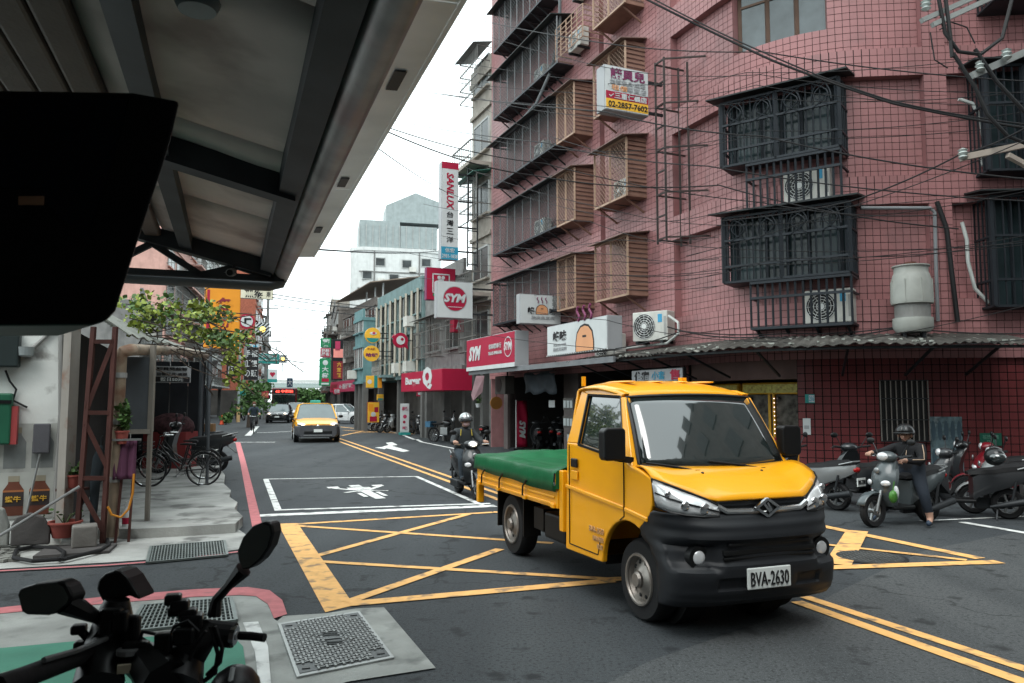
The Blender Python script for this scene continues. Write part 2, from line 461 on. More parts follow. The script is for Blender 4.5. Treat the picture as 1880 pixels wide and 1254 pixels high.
# square access cover
t = thing('manhole_cover', 'square patterned steel access cover in a concrete surround', 'manhole cover', G(617, 1180))
Q = [G(*q, .02) for q in ((545, 1243), (724, 1207), (660, 1122), (510, 1145))]
cen = sum(Q, Vector()) / 4
m = MB(); m.prism([(p.x, p.y, .012) for p in Q], (0, 0, .010)); m.build('frame', mat('pale_galvanised_rim', (.38, .39, .38), .5, .5), t, world=True)
Qi = [cen + (p - cen) * .93 for p in Q]
m = MB(); m.prism([(p.x, p.y, .020) for p in Qi], (0, 0, .005)); m.build('plate', M_castiron, t, world=True)
m = MB()
N = 22
for i in range(N):
    for j in range(N):
        if 9 <= i <= 12 and 8 <= j <= 13: continue
        fx, fy = (i + .5) / N, (j + .5) / N
        if (fx < .16 or fx > .84) and (fy < .12 or fy > .88): continue
        def bl(x, y): return Qi[0].lerp(Qi[1], x).lerp(Qi[3].lerp(Qi[2], x), y)
        if (i + j) % 2: a_, b_ = bl(fx - .026, fy), bl(fx + .026, fy)
        else: a_, b_ = bl(fx, fy - .026), bl(fx, fy + .026)
        a_.z = b_.z = .028; m.bar(a_, b_, .016, .008)
o = m.build('tread_pattern', mat('worn_cast_iron', (.19, .195, .19), .45, .6, var=.2), t, world=True); o['kind'] = 'stuff'
m = MB()
for r_ in (.13, .09):
    m.tube([cen + Vector((math.cos(k / 12 * 6.283) * r_ * 1.3, math.sin(k / 12 * 6.283) * r_, .027)) - Vector((0, 0, cen.z)) for k in range(12)], .008, 5, closed=True)
m.box((cen.x, cen.y, .027), (.12, .03, .008), .4); m.build('emblem_ring', M_castiron, t, world=True)
for q in ((.08, .06), (.92, .06), (.92, .94), (.08, .94)):
    c_ = Qi[0].lerp(Qi[1], q[0]).lerp(Qi[3].lerp(Qi[2], q[0]), q[1])
    MB().box((c_.x, c_.y, .0275), (.05, .03, .006), .3).build('lift_slot', M_black, t, world=True)
# round cover in the yellow box
t = thing('manhole_cover', 'round cast iron cover inside the yellow box at right', 'manhole cover', G(1597, 1024))
c_ = G(1597, 1024); rr_ = (G(1665, 1026) - G(1530, 1023)).length / 2
m = MB(); m.lathe([(rr_, .0), (rr_, .010), (rr_ * .92, .0101)], (c_.x, c_.y, .0)); m.build('frame', M_dark, t, world=True)
m = MB(); m.lathe([(rr_ * .90, .0102), (rr_ * .90, .014)], (c_.x, c_.y, 0)); m.build('plate', M_castiron, t, world=True)
m = MB()
for i in range(-6, 7):
    for j in range(-6, 7):
        x, y = i * rr_ * .135, j * rr_ * .135
        if math.hypot(x, y) < rr_ * .82: m.box((c_.x + x, c_.y + y, .016), (.06 if (i + j) % 2 else .02, .02 if (i + j) % 2 else .06, .006))
o = m.build('tread_pattern', mat('worn_cast_iron', (.19, .195, .19)), t, world=True); o['kind'] = 'stuff'
# ================================================================ pink tiled apartment building
VF = 10.8                                   # facade plane in street coordinates
P1 = Vector((4.6, 16.5, 0)); U1 = P1.dot(UU); UFAR = 26.6
PITCHT = .142
def path_pt(s):
    """point and outward normal along the wall; s=0 at the bend's start, negative up the street"""
    h0, h1, Rr = R(23.4), R(85), 3.0
    def nrm(h): return Vector((-math.cos(h), -math.sin(h), 0))     # towards the road for heading (sin h, -cos h)
    d0 = Vector((math.sin(h0), -math.cos(h0), 0))
    arc = Rr * (h1 - h0)
    if s <= 0: return P1 + d0 * s, nrm(h0)
    if s < arc:
        h = h0 + s / Rr
        return P1 + Vector((-math.cos(h) + math.cos(h0), -math.sin(h) + math.sin(h0), 0)) * Rr * 1.0, nrm(h)
    p = P1 + Vector((-math.cos(h1) + math.cos(h0), -math.sin(h1) + math.sin(h0), 0)) * Rr
    return p + Vector((math.sin(h1), -math.cos(h1), 0)) * (s - arc), nrm(h1)
S0 = -(UFAR - U1); S1 = 9.0
NS = int((S1 - S0) / PITCHT); ZB, NZ = 2.52, 112
ARC = 3.0 * R(61.6)
M_grout = mat('dark_tile_joint', (.05, .028, .03), .9, var=.3, scale=.6, pos=True)
M_tile = mat('pink_wall_tile', (.365, .172, .172), .42, var=.17, scale=.45, bump=.08, bscale=12, streak=.75, pos=True, island=.28, dirt=((.17, .10, .10), 1.1, .56, .5))
M_tile_low = mat('maroon_wall_tile', (.17, .036, .038), .4, var=.22, scale=.8, streak=.6, pos=True, island=.4)
FLOOR0, STOR = 4.37, 2.5
def s_of_px(px, off=0.0):
    best = None
    for i in range(1200):
        s = S0 + (S1 - S0) * i / 1200
        p, nn = path_pt(s); p = p + nn * off
        x = 940 + FPX * p.x / (p.y * cp)
        if best is None or abs(x - px) < best[0]: best = (abs(x - px), s)
    return best[1]
S_PIER = [(s_of_px(1112), s_of_px(1122)), (s_of_px(1226), s_of_px(1252)), (s_of_px(1706), s_of_px(1762))]
S_WIN = (s_of_px(1362), s_of_px(1546))
def relief(s, z):
    """offset of the wall skin; None = opening"""
    if z < FLOOR0 - 1.2: return .16
    k = (z - (FLOOR0 - .75)) % STOR
    if S_WIN[0] < s < S_WIN[1] and FLOOR0 + 2 * STOR - .15 < z < FLOOR0 + 2 * STOR + 1.35: return None
    if S_PIER[0][0] < s < S_PIER[0][1]: return -.06
    band = k > STOR - .62
    if s > S_PIER[1][0]:
        for a, b in S_PIER[1:]:
            if a < s < b: return .18
        return .18 if band else 0.0
    return .10 if s < S_PIER[0][0] else .12
bld = thing('pink_apartment_building', 'pink tiled corner apartment building with dark cages over its windows', 'building', path_pt(0)[0])
def wpt(s, z, off):
    p, nn = path_pt(s); return p + nn * off + Vector((0, 0, z))
off = {}
for i in range(NS):
    for j in range(NZ): off[i, j] = relief(S0 + (i + .5) * PITCHT, ZB + (j + .5) * PITCHT)
back = MB(); ret = MB(); tiles = []
for i in range(NS):
    sa, sb = S0 + i * PITCHT, S0 + (i + 1) * PITCHT
    for j in range(NZ):
        d = off[i, j]; za, zb = ZB + j * PITCHT, ZB + (j + 1) * PITCHT
        if d is not None:
            back.add([wpt(sa, za, d), wpt(sb, za, d), wpt(sb, zb, d), wpt(sa, zb, d)], [(0, 1, 2, 3)])
            tiles.append((i, j, d))
        for (di, dj) in ((1, 0), (0, 1)):
            e = off.get((i + di, j + dj), d)
            if e == d: continue
            lo, hi = (d if d is not None else -.35), (e if e is not None else -.35)
            if di: q = [wpt(sb, za, lo), wpt(sb, zb, lo), wpt(sb, zb, hi), wpt(sb, za, hi)]
            else: q = [wpt(sa, zb, lo), wpt(sb, zb, lo), wpt(sb, zb, hi), wpt(sa, zb, hi)]
            ret.add(q, [(0, 1, 2, 3)])
ret.build('reveal', M_tile, bld, world=True)
wall = back.build('wall', M_grout, bld, world=True)
# tiles: the 300 that show largest are single parts, the rest one part
tmb = MB(); tmb.box((0, 0, 0), (PITCHT - .011, .012, PITCHT - .011))
tile_me = bpy.data.meshes.new('tile'); tile_me.from_pydata(tmb.v, [], tmb.f); tile_me.materials.append(M_tile)
def tile_key(t):
    s = S0 + (t[0] + .5) * PITCHT; z = ZB + (t[1] + .5) * PITCHT
    p, nn = path_pt(s); x = 940 + FPX * p.x / p.y; y = 737 - FPX * (z - CAM_H) / p.y
    if not (1240 < x < 1860 and 20 < y < 640): return 1e9
    for a in ((1320, 140, 1580, 370), (1320, 375, 1580, 600)):
        if a[0] < x < a[2] and a[1] < y < a[3]: return 1e8
    return p.length
tiles.sort(key=tile_key)
rest = MB()
inv = XF[bld.name].inverted()
for n_, (i, j, d) in enumerate(tiles):
    s, z = S0 + (i + .5) * PITCHT, ZB + (j + .5) * PITCHT
    p, nn = path_pt(s); c_ = p + nn * (d + .003 + rnd.uniform(0, .004)) + Vector((0, 0, z))
    ang = math.atan2(nn.y, nn.x) + math.pi / 2
    if n_ < 300:
        o = bpy.data.objects.new('tile', tile_me); COL.objects.link(o); o.parent = bld
        o.location = inv @ c_; o.rotation_euler = (0, 0, ang)
    else:
        h_ = PITCHT / 2 - .0055; tx = Vector((-nn.y, nn.x, 0)) * h_; tz = Vector((0, 0, h_)); f_ = nn * .006
        b_ = nn * -.008
        a = [c_ - tx - tz, c_ + tx - tz, c_ + tx + tz, c_ - tx + tz]
        rest.add([q + f_ for q in a] + [q + b_ for q in a], [(0, 1, 2, 3), (0, 4, 5, 1), (1, 5, 6, 2), (2, 6, 7, 3), (3, 7, 4, 0)])
o = rest.build('tile_field', M_tile, bld, world=True); o['kind'] = 'stuff'
# returns and roof, so that the block is solid
blk = MB()
far_a, far_b = wpt(S0, 0, .1), wpt(S0, 0, -9)
blk.prism([far_a, far_b, far_b + Vector((0, 0, 18.4)), far_a + Vector((0, 0, 18.4))], UU * .05)
e0, e1 = wpt(S1, 0, .16), wpt(S1, 0, -9)
blk.prism([e0, e1, e1 + Vector((0, 0, 18.4)), e0 + Vector((0, 0, 18.4))], Vector((.05, 0, 0)))
blk.build('end_wall', mat('bare_pink_render', (.33, .16, .16), .8, streak=.4), bld, world=True)
top_z = ZB + NZ * PITCHT
rp = [wpt(S0 + (S1 - S0) * k / 30, top_z, .2) for k in range(31)] + [wpt(S1, top_z, -9), wpt(S0, top_z, -9)]
blk = MB(); blk.prism(rp, (0, 0, .4)); blk.build('roof', mat('bare_pink_render', (.3, .1, .1)), bld, world=True)
# window in the upper storey
wz0, wz1 = FLOOR0 + 2 * STOR - .15, FLOOR0 + 2 * STOR + 1.35
M_brown = mat('bronze_window_frame', (.10, .06, .042), .5, .3)
wn_ = MB()
a0, a1 = wpt(S_WIN[0], wz0, -.2), wpt(S_WIN[1], wz0, -.2)
H_ = Vector((0, 0, wz1 - wz0))
win = MB(); win.bar(a0, a1, .09, .09); win.bar(a0 + H_, a1 + H_, .09, .09)
for f in (0, .33, .66, 1): win.bar(a0.lerp(a1, f), a0.lerp(a1, f) + H_, .08, .08)
win.bar(a0 + H_ * .72, a1 + H_ * .72, .05, .05)
wo = win.build('window', M_brown, bld, world=True)
for k in range(3):
    b0, b1 = a0.lerp(a1, k / 3 + .02), a0.lerp(a1, k / 3 + .31); nn = Vector((.1, .2, 0))
    MB().prism([b0 + H_ * .03, b1 + H_ * .03, b1 + H_ * .97, b0 + H_ * .97], nn * .05).build('pane', mat('grimy_glass', (.09, .11, .115), .12, var=.2, coat=.5), wo, world=True)
# ---------------------------------------------------------------- ground floor of the pink building
zt = 2.9
def lowwall(name, px0, px1, m, z0=0.0, z1=zt, depth=.3, parent=bld, off_=.05, tiles_=None):
    a, b = s_of_px(px0), s_of_px(px1); n_ = max(2, int((b - a) / .3))
    fr = [wpt(a + (b - a) * k / n_, 0, off_) for k in range(n_ + 1)]
    bk = [wpt(a + (b - a) * k / n_, 0, off_ - depth) for k in range(n_ + 1)][::-1]
    mb = MB(); mb.prism([(p.x, p.y, z0) for p in fr + bk], (0, 0, z1 - z0))
    o = mb.build(name, m, parent, world=True)
    if tiles_:
        tm = MB(); ns = int((b - a) / tiles_); nz = int((z1 - z0) / tiles_)
        for i in range(ns):
            for j in range(nz):
                s = a + (i + .5) * (b - a) / ns; p, nn = path_pt(s); c_ = p + nn * (off_ + .003 + rnd.uniform(0, .003)) + Vector((0, 0, z0 + (j + .5) * tiles_))
                h_ = tiles_ / 2 - .008; tx = Vector((-nn.y, nn.x, 0)) * h_; tz = Vector((0, 0, h_)); f_ = nn * .006
                q = [c_ - tx - tz, c_ + tx - tz, c_ + tx + tz, c_ - tx + tz]
                tm.add([x + f_ for x in q] + [x - f_ for x in q], [(0, 1, 2, 3), (0, 4, 5, 1), (1, 5, 6, 2), (2, 6, 7, 3), (3, 7, 4, 0)])
        k_ = tm.build('tile_field', M_tile_low, o if False else parent, world=True); k_['kind'] = 'stuff'
    return o
M_groutl = mat('black_tile_joint', (.016, .010, .011), .9, var=.2)
lowwall('ground_floor_wall', 1466, 2150, M_groutl, tiles_=.15)
lowwall('pier', 1252, 1270, M_groutl, tiles_=.15)
lowwall('shop_lintel', 1262, 1470, mat('brown_lintel_paint', (.16, .1, .09), .7, streak=.3), 2.15, 2.75, off_=.0)
lowwall('pier', 1035, 1062, mat('grey_shop_pier', (.12, .1, .095), .7, streak=.4), off_=.0)
lowwall('pier', 925, 932, mat('grey_shop_pier', (.12, .1, .095)), off_=.0)
# dark shop interiors: floor, back wall and side walls
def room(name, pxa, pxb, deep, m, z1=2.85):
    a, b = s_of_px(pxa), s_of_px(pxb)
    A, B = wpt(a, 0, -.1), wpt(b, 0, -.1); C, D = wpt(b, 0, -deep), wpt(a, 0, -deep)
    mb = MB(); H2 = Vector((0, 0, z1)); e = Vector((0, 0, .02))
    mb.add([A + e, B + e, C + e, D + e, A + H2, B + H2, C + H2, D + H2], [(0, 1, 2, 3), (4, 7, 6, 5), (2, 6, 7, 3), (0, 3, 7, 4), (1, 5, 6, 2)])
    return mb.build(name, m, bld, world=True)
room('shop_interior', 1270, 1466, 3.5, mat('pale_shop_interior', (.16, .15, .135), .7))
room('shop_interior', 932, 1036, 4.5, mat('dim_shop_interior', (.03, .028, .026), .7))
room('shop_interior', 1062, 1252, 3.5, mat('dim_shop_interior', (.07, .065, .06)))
# barred ground floor window
def wall_frame(px):
    s = s_of_px(px); p, nn = path_pt(s); return s, p, nn
s0_, s1_ = s_of_px(1612), s_of_px(1698)
g0, g1 = wpt(s0_, .95, .09), wpt(s1_, .95, .09); HH = Vector((0, 0, 1.15))
mb = MB(); mb.prism([g0, g1, g1 + HH, g0 + HH], path_pt(s0_)[1] * -.04); wo = mb.build('window', mat('dim_pane', (.02, .02, .02), .2), bld, world=True)
for k in range(10):
    q = g0.lerp(g1, k / 9) + path_pt(s0_)[1] * .05
    MB().cyl(q, q + HH, .011, n=6).build('window_bar', mat('old_steel_bar', (.22, .2, .18), .5, .5), wo, world=True)
for k in (0, .35, .7, 1):
    q = path_pt(s0_)[1] * .05; MB().bar(g0 + HH * k + q, g1 + HH * k + q, .02, .02).build('window_rail', M_dark, wo, world=True)
# corrugated awning that runs round the corner
t = thing('corner_awning', 'rusty corrugated awning running round the foot of the pink building', 'awning', wpt(0, 2.7, 0))
a, b = s_of_px(1128), s_of_px(1822)
rows = []
K = 340
for k in range(K + 1):
    s = a + (b - a) * k / K; w = .018 * math.sin(k * 1.25)
    fr = .05 * math.sin(k * .13) + rnd.uniform(-.015, .015)
    rows.append([wpt(s, 2.98 + w, .17), wpt(s, 2.85 + w, .9), wpt(s, 2.70 + w + fr * .3, 1.55 + fr)])
mb = MB(); mb.grid(rows); mb.build('corrugated_sheet', mat('rusty_awning_sheet', (.085, .08, .072), .7, .2, var=.3, streak=.4, dirt=((.40, .40, .36), 5, .60, .7)), t, world=True, solid=.01)
for k in range(9):
    s = a + (b - a) * (k + .5) / 9
    MB().bar(wpt(s, 2.2, .17), wpt(s, 2.66, 1.4), .04).build('bracket', M_dark, t, world=True)
mb = MB()
for k in range(24): mb.bar(wpt(a + (b - a) * k / 24, 2.65, 1.42), wpt(a + (b - a) * (k + 1) / 24, 2.65, 1.42), .05)
mb.build('front_rail', M_dark, t, world=True)
# debris lying along the awning edge
mb = MB()
for k in range(120):
    s = a + (b - a) * rnd.random(); w = rnd.uniform(.3, 1.45)
    p = wpt(s, 2.98 - .18 * w + .03, w); mb.box(p, (rnd.uniform(.03, .14), rnd.uniform(.02, .07), .03), rnd.uniform(0, 3))
tag(mb.build('debris', mat('pale_debris', (.38, .4, .36), .8, var=.3), world=True), 'scraps and dry leaves scattered along the corner awning', 'debris', kind='stuff')
# SYM-side awning
t = thing('shop_awning', 'flat grey sheet awning over the scooter shop front', 'awning', SV(20, VF - 1.5, 2.6))
ua, ub = onV(862, 690, 9.2)[0], onV(1128, 655, 9.2)[0]
rows = [[SV(ua + (ub - ua) * k / 40, VF, 2.92), SV(ua + (ub - ua) * k / 40, 9.2, 2.68 + .02 * math.sin(k))] for k in range(41)]
mb = MB(); mb.grid(rows); mb.build('roof_sheet', mat('grey_awning_sheet', (.16, .165, .17), .6, .3, streak=.3), t, world=True, solid=.03)
mb = MB(); mb.bar(SV(ua, 9.2, 2.68), SV(ub, 9.2, 2.68), .06, .14); mb.build('front_rail', mat('grey_fascia', (.2, .21, .22), .5, .3), t, world=True)

# ---------------------------------------------------------------- cages on the street side
M_lat = mat('lattice_steel', (.10, .105, .105), .5, .4)
M_wood = mat('brown_corrugated_side', (.21, .115, .085), .6, var=.15, streak=.3)
M_tan = mat('tan_cage_frame', (.36, .24, .17), .5, .1, streak=.2)
M_behind = mat('shaded_window_panes', (.02, .023, .025), .3, var=.3, scale=.8)
def lattice(p0, ux, w, h, step, r, m, name, parent):
    """diagonal mesh of a panel: both families of bars in one grille"""
    mb = MB(); p0 = Vector(p0); ux = Vector(ux).normalized(); k = -h
    while k < w:
        for sgn in (1, -1):
            x0, x1 = k, k + h; y0, y1 = 0.0, h
            if x0 < 0: y0 = -x0; x0 = 0
            if x1 > w: y1 = h - (x1 - w); x1 = w
            if x1 - x0 > .02:
                ya, yb = (y0, y1) if sgn == 1 else (h - y0, h - y1)
                a = p0 + ux * x0 + Vector((0, 0, ya)); b = p0 + ux * x1 + Vector((0, 0, yb))
                if sgn == 1: mb.bar(a, b, r, r * .6)
                else: mb.bar(a + Vector((0, 0, 0)), b, r, r * .6)
        k += step
    o = mb.build(name, m, parent, world=True); return o
ORD = ['second', 'third', 'fourth', 'fifth', 'sixth']
def long_cage(k):
    z = FLOOR0 + k * STOR; u0, u1, vf, hh = 25.0, 19.9, 10.1, 1.48
    if k == 4: u1 = 20.8
    t = thing('window_cage', f'long dark mesh balcony cage on the {ORD[k]} floor of the pink street front', 'window cage', SV(u0, VF, z), group='cages along the pink street front')
    L = u0 - u1
    MB().b2((0, 0, 0), (1, 1, 1)) 
    mb = MB(); mb.prism([SV(u0 + .15, VF, z + hh + .18), SV(u0 + .15, vf - .25, z + hh + .0), SV(u1 - .05, vf - .25, z + hh + .0), SV(u1 - .05, VF, z + hh + .18)], (0, 0, .025))
    mb.build('roof_sheet', mat('black_green_sheet', (.03, .04, .04), .6, .2, streak=.3), t, world=True)
    mb = MB(); mb.prism([SV(u0, VF, z), SV(u0, vf, z), SV(u1, vf, z), SV(u1, VF, z)], (0, 0, .04)); mb.build('floor_sheet', M_dark, t, world=True)
    mb = MB(); mb.bar(SV(u0, vf, z + .02), SV(u1, vf, z + .02), .06); mb.bar(SV(u0, vf, z + hh), SV(u1, vf, z + hh), .05); mb.bar(SV(u0, VF - .1, z + .02), SV(u0, vf, z + .02), .06); mb.bar(SV(u0, VF - .1, z + hh), SV(u0, vf, z + hh), .05)
    mb.build('frame', M_bars, t, world=True)
    for i in range(9):
        u = u0 + (u1 - u0) * i / 8; MB().bar(SV(u, vf - .01, z), SV(u, vf - .01, z + hh), .035).build('mullion', mat('grey_mullion', (.15, .155, .16), .5, .4), t, world=True)
    lattice(SV(u0, vf, z + .03), -UU, L, hh - .06, .13, .012, M_lat, 'mesh_panel', t)
    lattice(SV(u0, VF - .1, z + .03), -VV, VF - .1 - vf, hh - .06, .13, .012, M_lat, 'mesh_panel', t)
    mb = MB(); mb.prism([SV(u0 - .2, VF - .13, z + .2), SV(u1 + .2, VF - .13, z + .2), SV(u1 + .2, VF - .13, z + hh), SV(u0 - .2, VF - .13, z + hh)], VV * .03); mb.build('window_pane', M_behind, t, world=True)
    for i in range(8):
        u = u0 - .3 + (u1 - u0 + .3) * i / 8
        mb = MB(); mb.bar(SV(u, VF - .05, z - .45), SV(u, vf + .05, z - .03), .035); mb.bar(SV(u, VF - .05, z - .04), SV(u, vf, z - .04), .035); mb.build('bracket', M_dark, t, world=True)
def wood_cage(k, u0, u1, col, where, lat=M_tan):
    z = FLOOR0 + k * STOR - .05; vf, hh = 10.05, 1.5
    t = thing('window_cage', f'tan lattice window cage with brown slatted end, {ORD[k]} floor, {where}', 'window cage', SV(u0, VF, z), group='cages along the pink street front')
    mb = MB(); mb.prism([SV(u0 + .1, VF, z + hh + .16), SV(u0 + .1, vf - .2, z + hh), SV(u1 - .1, vf - .2, z + hh), SV(u1 - .1, VF, z + hh + .16)], (0, 0, .02)); mb.build('roof_sheet', mat('dull_cage_roof', (.16, .11, .09), .6), t, world=True)
    mb = MB(); mb.prism([SV(u0, VF, z), SV(u0, vf, z), SV(u1, vf, z), SV(u1, VF, z)], (0, 0, .03)); mb.build('floor_sheet', M_wood, t, world=True)
    mb = MB()
    for (ua_, ub_) in ((u0, u1),):
        for zz in (z + .02, z + hh): mb.bar(SV(ua_, vf, zz), SV(ub_, vf, zz), .05)
        for u in (u0, (u0 + u1) / 2, u1): mb.bar(SV(u, vf - .005, z), SV(u, vf - .005, z + hh), .05)
    mb.build('frame', lat, t, world=True)
    lattice(SV(u0, vf, z + .04), -UU, u0 - u1, hh - .08, .13, .011, lat, 'mesh_panel', t)
    n_ = 13
    for i in range(n_):
        zz = z + .03 + (hh + .02) * i / n_
        q = [SV(u1, vf, zz), SV(u1, VF - .1, zz), SV(u1 + .03, VF - .1, zz + hh / n_), SV(u1 + .03, vf, zz + hh / n_)]
        MB().prism(q, UU * .012).build('slat', M_wood, t, world=True)
    mb = MB(); mb.prism([SV(u0 - .1, VF - .13, z + .2), SV(u1 + .1, VF - .13, z + .2), SV(u1 + .1, VF - .13, z + hh), SV(u0 - .1, VF - .13, z + hh)], VV * .03); mb.build('window_pane', M_behind, t, world=True)
    for u in (u0 - .15, u1 + .15):
        MB().bar(SV(u, VF - .05, z - .4), SV(u, vf + .05, z - .02), .04).build('bracket', M_wood, t, world=True)
for k in range(5): long_cage(k)
for k in (0, 1, 2): wood_cage(k, 19.83, 18.75, None, 'beside the long dark cage')
for k in (0, 1, 2, 3): wood_cage(k, 17.6, 16.0, None, 'nearer the corner ladder')
# split air conditioners
def make_ac(label, p, rz, group='air conditioner units on walls', s=1.0):
    t = thing('air_conditioner', label, 'air conditioner', p, rz, group)
    MB().b2((-.42 * s, -.16 * s, 0), (.42 * s, .16 * s, .62 * s)).build('casing', M_offw, t, bevel=.02)
    g = MB()
    for rr in (.08, .13, .18, .23, .265): g.tube([(-.13 * s + rr * s * math.cos(a_), -.172 * s, .31 * s + rr * s * math.sin(a_)) for a_ in [x * 6.283 / 20 for x in range(20)]], .006 * s, 4, closed=True)
    for a_ in range(12): g.bar((-.13 * s, -.172 * s, .31 * s), (-.13 * s + .265 * s * math.cos(a_ * .5236), -.172 * s, .31 * s + .265 * s * math.sin(a_ * .5236)), .006 * s)
    g.build('fan_grille', M_white, t)
    MB().lathe([(.262 * s, -.163 * s), (.262 * s, -.159 * s)], (-.13 * s, 0, .31 * s), 'Y', 24).build('fan_opening', M_black, t)
    MB().lathe([(.06 * s, -.178 * s), (.06 * s, -.165 * s)], (-.13 * s, 0, .31 * s), 'Y', 12).build('fan_hub', M_white, t)
    MB().b2((.2 * s, -.166 * s, .38 * s), (.3 * s, -.161 * s, .55 * s)).build('sticker', mat('blue_sticker', (.05, .3, .5), .5), t)
    MB().b2((.34 * s, -.165 * s, .1 * s), (.40 * s, -.161 * s, .5 * s)).build('side_vent', mat('grey_vent', (.3, .3, .29), .5), t)
    for x in (-.3, .3): MB().b2((x * s - .03, -.2 * s, -.06), (x * s + .03, .3 * s, -.0)).build('bracket', M_dark, t)
    return t
RZW = TH - math.pi / 2                      # local -y faces the road (-VV)
for k in (0, 1, 2, 3):
    make_ac(f'white air conditioner inside the {ORD[k]} floor long cage', SV(21.6, 10.42, FLOOR0 + k * STOR + .08), RZW + R(0), s=.85)
make_ac('white air conditioner inside the third floor tan cage near the corner', SV(16.6, 10.4, FLOOR0 + STOR + .0), RZW, s=.9)
# two condensers on the awning by the grill sign
p = on_plane(1200, 605, path_pt(s_of_px(1200, .6))[0] + path_pt(s_of_px(1200, .6))[1] * .55, VV)
acn = make_ac('large white condenser with round fan above the corner awning', (p.x, p.y, p.z - .28), RZW + R(25), s=1.12)
p = on_plane(1120, 620, SV(0, 10.3), VV); make_ac('white condenser standing behind the grill signboard', (p.x, p.y, p.z - .6), RZW + R(6), s=1.1)
# small open cage with a condenser, upper left
t = thing('window_cage', 'small open tan bar cage around a condenser, fifth floor', 'window cage', SV(18.9, VF, 12.2), group='cages along the pink street front')
mb = MB(); z0, z1 = 12.0, 12.95
for zz in [z0 + i * (z1 - z0) / 6 for i in range(7)]:
    mb.bar(SV(20.0, 10.1, zz), SV(18.3, 10.1, zz), .022); mb.bar(SV(18.3, 10.1, zz), SV(18.3, VF, zz), .022); mb.bar(SV(20.0, 10.1, zz), SV(20.0, VF, zz), .022)
mb.build('horizontal_bars', M_tan, t, world=True)
for i in range(6):
    u = 20.0 - 1.7 * i / 5; MB().bar(SV(u, 10.1, z0), SV(u, 10.1, z1), .03).build('upright', M_tan, t, world=True)
make_ac('white air conditioner inside the small tan bar cage', SV(19.2, 10.45, 12.05), RZW, s=.9)
make_ac('white air conditioner fixed high on the pink wall', SV(19.0, 10.5, 13.6), RZW, s=.95)

